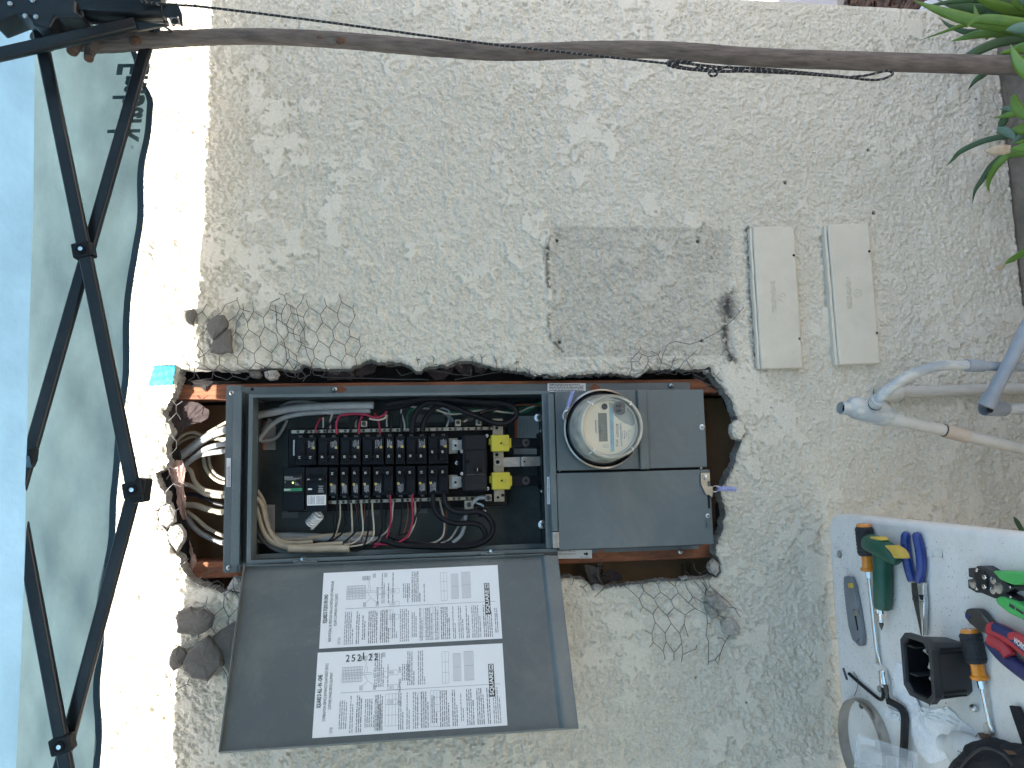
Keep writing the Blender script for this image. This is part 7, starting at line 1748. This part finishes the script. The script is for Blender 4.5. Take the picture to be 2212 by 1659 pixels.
# utility knife
uk = thing("utility_knife", "grey slim utility knife with a yellow button at the table's left edge", "knife")
slab("knife_body", "grey_plastic", t4, [(240, 742), (310, 748), (345, 850), (390, 1080), (440, 1400), (436, 1500), (402, 1505), (335, 1440), (292, 1290), (255, 1000), (240, 850)], .0, .013, uk, .004, seg=3)
slab("yellow_button", "yellow_tool", t4, [(290, 820), (332, 818), (342, 868), (300, 875)], .013, .017, uk, .001)
slab("slider_slot", "dark_hole", t4, [(350, 1105), (370, 1105), (408, 1330), (395, 1335)], .0128, .0136, uk, .0002)
slab("slider", "tin_plate", t4, [(352, 1115), (382, 1112), (390, 1172), (362, 1176)], .013, .0175, uk, .001)
slab("blade_screw", "dark_steel", t4, [(385, 1455), (412, 1425), (416, 1430), (392, 1462)], .0128, .0138, uk, .0002)
# wire stripper
ws = thing("wire_stripper", "black automatic wire stripper with bright green handles at the picture's edge", "wire stripper")
slab("head", "rubber_black", t4, [(1605, 655), (1690, 648), (1700, 632), (1765, 634), (1860, 690), (1960, 760), (2060, 850), (2300, 850), (2300, 900), (2200, 905), (2100, 880), (2010, 930), (2100, 975), (2300, 1120), (2300, 1180), (2150, 1060), (2000, 990), (1890, 985), (1745, 925), (1692, 922), (1605, 870), (1600, 780), (1655, 770), (1655, 762), (1610, 750)], .0, .018, ws, .0025)
slab("jaw_plate", "black_plastic", t4, [(1665, 700), (1760, 690), (1800, 760), (1800, 880), (1740, 900), (1690, 860)], .018, .022, ws, .001)
slab("green_handle", "lime_grip", t4, [(1855, 688), (1900, 683), (2040, 690), (2300, 712), (2300, 840), (2200, 838), (2090, 842), (2030, 822), (1940, 780)], .004, .024, ws, .004, seg=3)
slab("green_handle", "lime_grip", t4, [(1885, 990), (1925, 968), (1965, 966), (2120, 1020), (2300, 1150), (2300, 1300), (2180, 1215), (2040, 1150), (1920, 1055)], .004, .024, ws, .004, seg=3)
for x, y, r in [(1662, 825, .0075), (1785, 752, .004), (1783, 858, .004), (1885, 790, .006), (1882, 897, .006), (1942, 870, .0092), (1703, 677, .003), (1700, 877, .003), (2070, 862, .002), (2075, 970, .002)]:
    c = t4(x, y, .018 if x > 1810 else .0222); mb = MB(); mb.lathe([(0, r), (.0018, r * .95), (.0022, r * .7)], c, c + ZN, 16); mb.build("rivet", "chrome", ws)
dashes("grip_print", "ink", [(t4(2050, 1070, .0243), t4(2110, 1110, .0243), .007), (t4(2125, 1110, .0243), t4(2205, 1165, .0243), .006)], ws, .0004, ZN)
# diagonal cutters
dcut = thing("diagonal_cutters", "diagonal cutters with red and navy grips lettered along one handle", "cutters")
slab("cutting_head", "dark_steel", t4, [(1572, 1105), (1605, 1094), (1690, 1098), (1735, 1130), (1790, 1200), (1870, 1290), (1862, 1372), (1848, 1402), (1700, 1330), (1612, 1258), (1568, 1200), (1562, 1145)], .002, .016, dcut, .003, seg=3)
slab("cutting_edge", "navy_grip", t4, [(1566, 1142), (1628, 1165), (1622, 1200), (1590, 1215), (1570, 1190)], .0155, .017, dcut, .0005)
def strip_tube(name, m, fn, pts, r, hh, parent, flat=.75):
    q = cr_spline([fn(*p, hh) for p in pts], 6); mb = MB(); mb.tube(q, r if not isinstance(r, tuple) else [r[0] + (r[1] - r[0]) * i / (len(q) - 1) for i in range(len(q))], 14, flat=1); return mb.build(name, m, parent)
strip_tube("handle", "red_grip", t4, [(1872, 1330), (1940, 1345), (2030, 1385), (2120, 1440), (2212, 1515), (2330, 1620)], (.0125, .0115), .0125, dcut)
strip_tube("handle_inlay", "navy_grip", t4, [(1900, 1300), (1960, 1325), (2040, 1365), (2120, 1425), (2212, 1500), (2330, 1605)], (.0075, .0075), .0195, dcut)
strip_tube("handle", "navy_grip", t5, [(1865, 165), (1920, 240), (1990, 320), (2080, 400), (2212, 500), (2330, 580)], (.0115, .0115), .0125, dcut)
strip_tube("handle_inlay", "red_grip", t5, [(1862, 150), (1940, 190), (2010, 250), (2060, 330)], (.0105, .0090), .0180, dcut)
strip_tube("handle_inlay", "red_grip", t4, [(2075, 1400), (2140, 1405), (2230, 1450), (2330, 1530)], (.0065, .0075), .0215, dcut)
a, b_ = t5(2096, 178, .0285), t5(2212, 268, .0285)
text("WORKPRO", a, a + (b_ - a) * 1.55, ZN, "white_print", "grip_lettering", dcut, height=.0085, ext=0, lift=.0, bold=.02)
# open black bin standing on the table
bn = thing("storage_bin", "open black plastic bin with a thick chamfered rim, standing beside the short screwdriver", "bin")
yfr = t5(1690, 800).y; 
def bp_(x, y): return P(*ZB(x, y), yfr)
zrim = (bp_(1278, 700).z + bp_(1160, 300).z) / 2
xr1 = P(*ZB(1130, 160), yfr).x - .002; xl1 = P(*ZB(1280, 905), yfr).x + .002
yfar_ = T(*ZB(868, 250), zrim).y
hgt = zrim - ZTAB
def oct_(x0, x1, y0, y1, c, z): return [Vector(p) for p in [(x0 + c, y0, z), (x1 - c, y0, z), (x1, y0 + c, z), (x1, y1 - c, z), (x1 - c, y1, z), (x0 + c, y1, z), (x0, y1 - c, z), (x0, y0 + c, z)]]
xa_, xb2_ = min(xr1, xl1), max(xr1, xl1); sh = .006
mb = MB(); mb.loft([oct_(xa_ + sh * 1.8, xb2_ - sh * 1.8, yfr + sh * 1.2, yfar_ - sh * 1.8, .010, ZTAB), oct_(xa_ + sh, xb2_ - sh, yfr + sh, yfar_ - sh, .013, zrim - .012)], caps=True)
body = mb.build("bin_body", "bin_plastic", bn, bevel=.002)
# cavity and rim
mb = MB(); o1 = oct_(xa_, xb2_, yfr, yfar_, .014, zrim); o2 = oct_(xa_ + .007, xb2_ - .007, yfr + .007, yfar_ - .007, .012, zrim); o3 = oct_(xa_ + .010, xb2_ - .010, yfr + .010, yfar_ - .010, .012, ZTAB + .004); o0 = oct_(xa_, xb2_, yfr, yfar_, .014, zrim - .013)
o00 = oct_(xa_ + .004, xb2_ - .004, yfr + .004, yfar_ - .004, .013, zrim - .013)
mb.loft([o00, o0, o1, o2, oct_(xa_ + .008, xb2_ - .008, yfr + .008, yfar_ - .008, .012, zrim - .006)], caps=False); mb.build("bin_rim", "bin_plastic", bn, bevel=.001)
body.data.clear_geometry()
mb = MB(); mb.loft([oct_(xa_ + .010, xb2_ - .010, yfr + .010, yfar_ - .010, .012, ZTAB + .004), oct_(xa_ + .0075, xb2_ - .0075, yfr + .0075, yfar_ - .0075, .012, zrim - .004)][::-1] , caps=False)
mb.add(oct_(xa_ + .010, xb2_ - .010, yfr + .010, yfar_ - .010, .012, ZTAB + .004), [tuple(range(8))])
mb.build("bin_lining", "black_plastic", bn)
COL.objects.unlink(body); bpy.data.objects.remove(body)
mb = MB(); mb.loft([oct_(xa_ + sh * 1.6, xb2_ - sh * 1.6, yfr + sh * 1.0, yfar_ - sh * 1.6, .010, ZTAB), oct_(xa_ + sh * .8, xb2_ - sh * .8, yfr + sh * .7, yfar_ - sh * .8, .013, zrim - .012)], caps=False)
body = mb.build("bin_body", "bin_plastic", bn, bevel=.001)
for xx in (xb2_ - .0175, xa_ + .0175):
    for kk_ in (-.0035, .0035):
        mb = MB(); mb.box(xx + kk_ - .0011, xx + kk_ + .0011, yfr + .0035, yfr + .0062, ZTAB + .012, zrim - .020); mb.build("bin_rib", "dark_hole", body)
for xx, s_ in ((xa_ + .035, 1), (xb2_ - .022, -1)):
    mb = MB(); mb.box(xx - .001, xx + .001, yfar_ - .030, yfar_ - .010, ZTAB + .02, zrim - .006); mb.build("divider_rib", "bin_plastic", bn)
tc_ = thing("torn_card", "torn grey-brown cardboard backing with a dark red printed edge, standing inside the black bin", "cardboard")
cx1, cx2 = xb2_ - .016, xa_ + .024; yc = yfr + .021
out = []; n = 22
for i in range(n + 1): 
    x = cx1 + (cx2 - cx1) * i / n; out.append(Vector((x, yc + .004 * math.sin(i * .5), zrim - .012 + .006 * math.sin(i * .8) + random.uniform(-.002, .002) - .012 * (i > 14) * (i - 14) / 8)))
mb = MB(); mb.loft([[p + Vector((0, -.0015, 0)) for p in out], [p + Vector((0, .0035, random.uniform(-.002, .002))) for p in out], [Vector((p.x, p.y + .004, ZTAB + .005)) for p in out], [Vector((p.x, p.y - .0015, ZTAB + .005)) for p in out]], close=False, caps=False); mb.build("card", "kraft_paper", tc_)
mat("card_grey", (0.36, 0.34, 0.31), 0.9, 0, 0.4, 60); tc_.children[0].data.materials[0] = M("card_grey")
mat("card_red", (0.16, 0.01, 0.05), 0.4); mb = MB(); mb.box(cx1 - .045, cx1, yc - .007, yc - .005, ZTAB + .01, zrim - .014); mb.build("printed_edge", "card_red", tc_)
# paper towel
def crumple(name, m, fn, px, h, label, cat, amp, nsub=3, parent=None):
    px2 = rag(px, 4, 6); n = len(px2); cpx = (sum(p[0] for p in px2) / n, sum(p[1] for p in px2) / n)
    mb = MB(); rows = []
    for k in range(15):
        s = 1 - k / 15; rows.append([fn(cpx[0] + (p[0] - cpx[0]) * s, cpx[1] + (p[1] - cpx[1]) * s, .0012 + h * (1 - s ** 4) * 0.35 + amp * (.5 + .5 * math.sin(p[0] * .021 + k * .9) * math.cos(p[1] * .017 - k * .6)) * (.2 + .8 * (1 - s ** 6)) + random.uniform(0, amp * .25)) for p in px2])
    rows.insert(0, [Vector((p.x, p.y, ZTAB + .0004)) for p in rows[0]])
    mb.loft(rows, caps=True, smooth=True); return mb.build(name, m, parent, label=label, cat=cat)
crumple("paper_towel", "towel", t5, [(835, 395), (890, 430), (930, 600), (975, 790), (1010, 880), (1250, 905), (1385, 880), (1430, 930), (1540, 1040), (1700, 1175), (1620, 1290), (1420, 1420), (1300, 1470), (1180, 1500), (1060, 1380), (1000, 1220), (940, 1140), (950, 1000), (900, 850), (775, 750), (810, 640), (790, 560), (800, 450)], .004, "crumpled dirty white paper towel spread under the black bin", "paper towel", .0035)
crumple("paper_scrap", "towel", t5, [(722, 868), (800, 905), (882, 940), (880, 1066), (800, 1050), (684, 988), (690, 950)], .010, "small folded scrap of white paper towel tucked under the big hex key", "paper towel", .003)
# hex keys, socket
def rod_(name, label, cat, m, fn, pts, r, hh, seg=6):
    q = cr_spline([fn(*p, hh) for p in pts], 5); mb = MB(); mb.tube(q, r, seg, smooth=seg > 6); return mb.build(name, m, None, label=label, cat=cat, bevel=0)
rod_("hex_key", "small black L-shaped hex key lying diagonally above the steel band", "hex key", "black_plastic", t5, [(305, 520), (400, 605), (500, 690), (600, 772), (640, 800), (668, 795), (680, 760), (680, 680)], .0034, .0035)
rod_("hex_key", "big thick black hex key bent beside the paper towel", "hex key", "black_plastic", t5, [(742, 822), (800, 850), (860, 885), (900, 940), (915, 1010), (912, 1150), (905, 1300), (893, 1480), (890, 1700)], .0068, .0125)
so_ = thing("socket_extension", "chrome socket on a short dark extension pointing away from the wall", "socket")
a, b_ = t5(675, 485, .0095), t5(702, 645, .0095); L = (b_ - a).length
mb = MB(); mb.lathe([(0, .0050), (0, .0075), (.002, .0085), (L * .45, .0085), (L * .5, .0098), (L * .92, .0098), (L, .006)], a, b_, 24); mb.build("socket", "chrome", so_)
a, b_ = t5(704, 645, .009), t5(740, 855, .009); L = (b_ - a).length
mb = MB(); mb.lathe([(0, .0045), (L * .35, .0045), (L * .36, .0034), (L * .6, .0034), (L * .62, .0046), (L, .0040)], a, b_, 12); mb.build("extension", "dark_steel", so_)
# steel band lying on the table (a spare meter ring)
cc_ = t5(520, 1180); 
rgx = [t5(*q) for q in [(268, 1060), (790, 1100), (380, 760)]]
sb = thing("steel_band", "open stainless steel ring band lying on the table beneath the clear package", "steel ring")
rad = .086; cen_ = Vector((t5(520, 1230).x, t5(520, 1230).y, ZTAB))
cen_ = Vector(((t5(400, 755).x) - rad, (t5(290, 1050).y + t5(770, 1100).y) / 2, ZTAB)); ry = abs(t5(290, 1050).y - t5(770, 1150).y) / 2
rows = []
for k in range(65):
    q = 2 * math.pi * k / 64; d = Vector((math.cos(q) * rad, math.sin(q) * ry, 0)); dd = d.normalized()
    rows.append([cen_ + d + Vector((0, 0, .001)), cen_ + d + dd * .002 + Vector((0, 0, .012)), cen_ + d + Vector((0, 0, .023)), cen_ + d - dd * .0012 + Vector((0, 0, .023)), cen_ + d + dd * .0008 + Vector((0, 0, .012)), cen_ + d - dd * .0012 + Vector((0, 0, .001))])
mb = MB(); mb.loft(rows, close=True, caps=False, smooth=True); mb.build("band", "steel_ring", sb)
mb = MB(); q0 = cen_ + Vector((-.02, -ry - .002, .004)); mb.box(q0.x - .03, q0.x + .03, q0.y - .006, q0.y, ZTAB + .001, ZTAB + .02); mb.build("clasp_plate", "steel_ring", sb, bevel=.002)
# clear blister package
bl = thing("blister_package", "empty clear plastic blister package overlapping the steel band at the picture's bottom", "package")
def quad_t(px, h): return [t5(*p, h) for p in px]
o_ = quad_t([(408, 1175), (1058, 1395), (1040, 1900), (330, 1900)], .024)
mb = MB(); mb.prism(o_, Vector((0, 0, .0008))); mb.build("flange", "blister", bl)
i0 = quad_t([(440, 1290), (1000, 1480), (990, 1900), (400, 1900)], .026); i1 = quad_t([(470, 1330), (960, 1500), (950, 1880), (430, 1880)], .045)
mb = MB(); mb.loft([i0, i1], caps=False); mb.add(i1, [(0, 1, 2, 3)]); mb.build("bubble", "blister", bl)
for px in ([(408, 1175), (1058, 1395), (1040, 1900)], [(440, 1290), (1000, 1480), (990, 1900)], [(395, 1450), (990, 1640)]):
    mb = MB(); mb.tube(quad_t(px, .026), .0012, 6); mb.build("moulded_edge", "blister", bl)
mb = MB(); mb.tube(quad_t([(408, 1175), (330, 1900)], .026), .0012, 6); mb.build("moulded_edge", "blister", bl)
mb = MB(); mb.prism(quad_t([(425, 1200), (590, 1250), (588, 1310), (425, 1280)], .0255), Vector((0, 0, .0004))); mb.build("paper_tab", "label_paper", bl)
mb = MB(); mb.prism(quad_t([(350, 1530), (430, 1550), (420, 1640), (340, 1640)], .020), Vector((0, 0, .0004))); mb.build("green_card", "lime_grip", bl)
# white bottle
wb = thing("glue_bottle", "white plastic squeeze bottle with ribbed cap lying on the paper towel", "bottle")
a, b_ = t5(1265, 1235, .020), t5(1660, 1440, .020); ax = (b_ - a).normalized(); L = (b_ - a).length
mb = MB(); mb.lathe([(0, .0025), (.006, .0045), (.014, .0060), (.015, .0065)], a, b_, 16); mb.build("nozzle", "seal_clear", wb); wb.children[0].data.materials[0] = M("blister")
mb = MB(); mb.lathe([(.012, .011), (.014, .0135), (.034, .0145), (.035, .013)], a, b_, 28, smooth=False); mb.build("ribbed_cap", "bottle_white", wb)
rings = []; e = ax.cross(ZN).normalized()
for (t_, w_, h_) in [(.033, .014, .014), (.038, .022, .016), (.045, .029, .018), (.06, .033, .019), (.12, .034, .019), (.16, .034, .019)]:
    rings.append([a + ax * t_ + e * math.cos(q) * w_ + ZN * math.sin(q) * h_ for q in [2 * math.pi * k / 24 for k in range(24)]])
mb = MB(); mb.loft(rings, smooth=True); bo = mb.build("bottle_body", "bottle_white", wb)
p0 = a + ax * .075 + ZN * .0193; dashes("label_print", "ink_grey", [(p0 + e * (.010 - k * .006) , p0 + e * (.010 - k * .006) + ax * .05, .0035) for k in range(4)], bo, .0003, ZN)
# gloves
def blob(name, m, fn, px, h, label, cat, parent=None):
    px2 = rag(px, 3, 5); n = len(px2); c = (sum(p[0] for p in px2) / n, sum(p[1] for p in px2) / n); mb = MB(); rows = []
    for s, hh in [(1.0, 0), (1.03, h * .25), (.97, h * .55), (.82, h * .82), (.6, h * .97), (.3, h * 1.02)]:
        rows.append([Vector((q.x, q.y, ZTAB + hh + (.003 * math.sin(i * 1.1 + s * 5) if hh > 0 else 0.0005))) for i, q in enumerate([fn(c[0] + (p[0] - c[0]) * s, c[1] + (p[1] - c[1]) * s, h * .5) for p in px2])])
    mb.loft(rows, smooth=True); return mb.build(name, m, parent, label=label, cat=cat)
gl = thing("work_glove", "dark crumpled work glove or pouch piled at the picture's lower corner", "glove")
blob("glove_palm", "glove_black", t5, [(1360, 1640), (1480, 1500), (1600, 1340), (1680, 1250), (1740, 1230), (1860, 1270), (1980, 1330), (2100, 1420), (2150, 1530), (2150, 1800), (1500, 1800)], .055, None, None, gl)
g1_ = [t5(1500, 1560, .058), t5(1650, 1400, .062), t5(1800, 1330, .064), t5(1980, 1400, .062), t5(2090, 1520, .056)]
mb = MB(); mb.tube(cr_spline(g1_, 6), .0022, 6); mb.build("seam", "rubber_black", gl)
bx = thing("tool_pouch", "black tool pouch with a tan lining behind the glove at the corner of the picture", "pouch")
blob("pouch_body", "glove_black", t5, [(1945, 1290), (2000, 1280), (2130, 1300), (2300, 1330), (2500, 1500), (2500, 1800), (2180, 1800), (2100, 1450)], .035, None, None, bx)
mb = MB(); mb.prism([t5(*q, .037) for q in [(2000, 1345), (2100, 1360), (2150, 1400), (2060, 1400)]], Vector((0, 0, .003))); mb.build("tan_lining", "bark_cut", bx, bevel=.001)
st_ = thing("nylon_strap", "frayed black nylon strap running down towards the pouch", "strap")
slab("webbing", "glove_black", t5, [(2045, 868), (2140, 880), (2180, 960), (2195, 1000), (2212, 1040), (2300, 1200), (2300, 1330), (2200, 1320), (2150, 1180), (2090, 1010)], .004, .010, st_, .001)
st2 = thing("wooden_stub", "short dark splintered wood stub with a tan end poking from under the glove", "wood scrap")
slab("stub", "dark_steel", t5, [(1698, 1165), (1735, 1165), (1792, 1182), (1812, 1235), (1740, 1230)], .006, .014, st2, .001).data.materials[0] = M("bark_cut")
# small metal bits
def pin(name, label, cat, m, fn, A, B, r, prof=None):
    a = fn(*A, r); b_ = fn(*B, r); L = (b_ - a).length; mb = MB(); mb.lathe(prof(L, r) if prof else [(0, r * .6), (r * .6, r), (L - r * .6, r), (L, r * .6)], a, b_, 14); return mb.build(name, m, None, label=label, cat=cat)
pin("metal_ferrule", "small zinc capsule-like ferrule on the table below the black bin", "ferrule", "zinc", t5, (1635, 880), (1700, 912), .0055)
pin("drill_bit", "short brown rod lying under the tip of the shorter screwdriver", "rod", "bark_cut", t5, (1812, 1060), (1820, 1188), .0055).data.materials[0] = M("pvc_stain")
mb = MB(); mb.tube(cr_spline([t5(355, 500, .004), t5(395, 560, .006), t5(405, 620, .006), t5(390, 700, .004), t5(362, 765, .003)]), .0006, 5); mb.build("wire_offcut", "dark_steel", None, label="hair-thin curved wire offcut crossing the small hex key", cat="wire")
mb = MB(); mb.tube(cr_spline([t4(1875, 1205, .018), t4(1880, 1240, .020), t4(1868, 1285, .018)]), .0005, 5); mb.build("wire_offcut", "dark_steel", None, label="tiny curved wire offcut standing beside the cutter head", cat="wire")
pin("metal_strip", "thin grey splinter of metal near the table's left edge", "metal scrap", "dark_steel", t5, (242, 460), (285, 590), .0022)
mb = MB(); mb.ball(t5(585, 425, .002), .0035, 7, 5, (1, .8, .6)); mb.build("stucco_crumb", "grit_white", None, label="white stucco crumb beside the long screwdriver's tip", cat="rubble")
mb = MB(); mb.ball(t5(440, 865, .004), .0075, 9, 6, (1, .9, .5)); mb.build("dry_tuft", "dirt", None, label="dry brownish tuft of lint inside the steel band", cat="lint")
mb = MB(); mb.ball(t5(635, 690, .003), .0065, 9, 6, (1.1, .9, .5)); mb.build("stucco_crumb", "mortar_grey", None, label="grey stucco crumb in the crook of the small hex key", cat="rubble")
mb = MB(); mb.ball(t4(200, 505, .003), .0075, 9, 6, (1.1, .9, .5)); mb.build("stucco_crumb", "mortar_grey", None, label="largest grey stucco crumb near the table corner", cat="rubble")
# dust and grit fallen on the table
def grit(m, n, cluster, r, label):
    mb = MB()
    for _ in range(n):
        cx_, cy_, s_ = random.choice(cluster); u_ = random.gauss(cx_, s_); v_ = random.gauss(cy_, s_ * 1.6)
        p = t4(u_, v_, 0)
        if not (xl_ < p.x < xr_ - .014 and yf_ < p.y < yb_ - .014): continue
        s2 = r * random.uniform(.4, 1.5); c = p + Vector((0, 0, s2 * .3))
        a = random.uniform(0, 6.28); u3 = Vector((math.cos(a), math.sin(a), 0)) * s2; v3 = Vector((-math.sin(a), math.cos(a), 0)) * s2 * random.uniform(.4, 1)
        mb.add([c + u3, c + v3, c - u3, c - v3, c + Vector((0, 0, s2 * .6))], [(0, 1, 4), (1, 2, 4), (2, 3, 4), (3, 0, 4)])
    mb.build("table_grit", m, None, kind="stuff", label=label)
CL = [(220, 400, 60), (230, 600, 70), (330, 900, 90), (300, 1200, 90), (400, 1400, 120), (450, 1900, 120), (500, 2100, 150), (850, 1150, 150), (1300, 900, 250), (1900, 600, 300), (1400, 1300, 200)]
grit("dirt", 900, CL, .0008, "dark dust and grit scattered over the table"); grit("grit_white", 380, CL, .0011, "pale stucco grit scattered over the table")
grit("dirt", 140, [(1200, 2330, 60), (1250, 2250, 90), (850, 1990, 40)], .0016, "dark specks on the paper towel")

# ================================================================== finish: bases of the empties
bpy.context.view_layer.update()
for o in list(COL.objects):
    if o.parent is None and o.type == 'EMPTY':
        lo = Vector((9e9,) * 3); hi = Vector((-9e9,) * 3)
        def walk(q):
            global lo, hi
            for c in q.children:
                if c.type == 'MESH':
                    for b in c.bound_box:
                        p = c.matrix_world @ Vector(b); lo = Vector(map(min, lo, p)); hi = Vector(map(max, hi, p))
                walk(c)
        walk(o)
        if lo.x > 8e9: continue
        loc = Vector(((lo.x + hi.x) / 2, (lo.y + hi.y) / 2, lo.z)); o.location = loc
        for c in o.children: c.matrix_parent_inverse = Matrix.Translation(-loc)
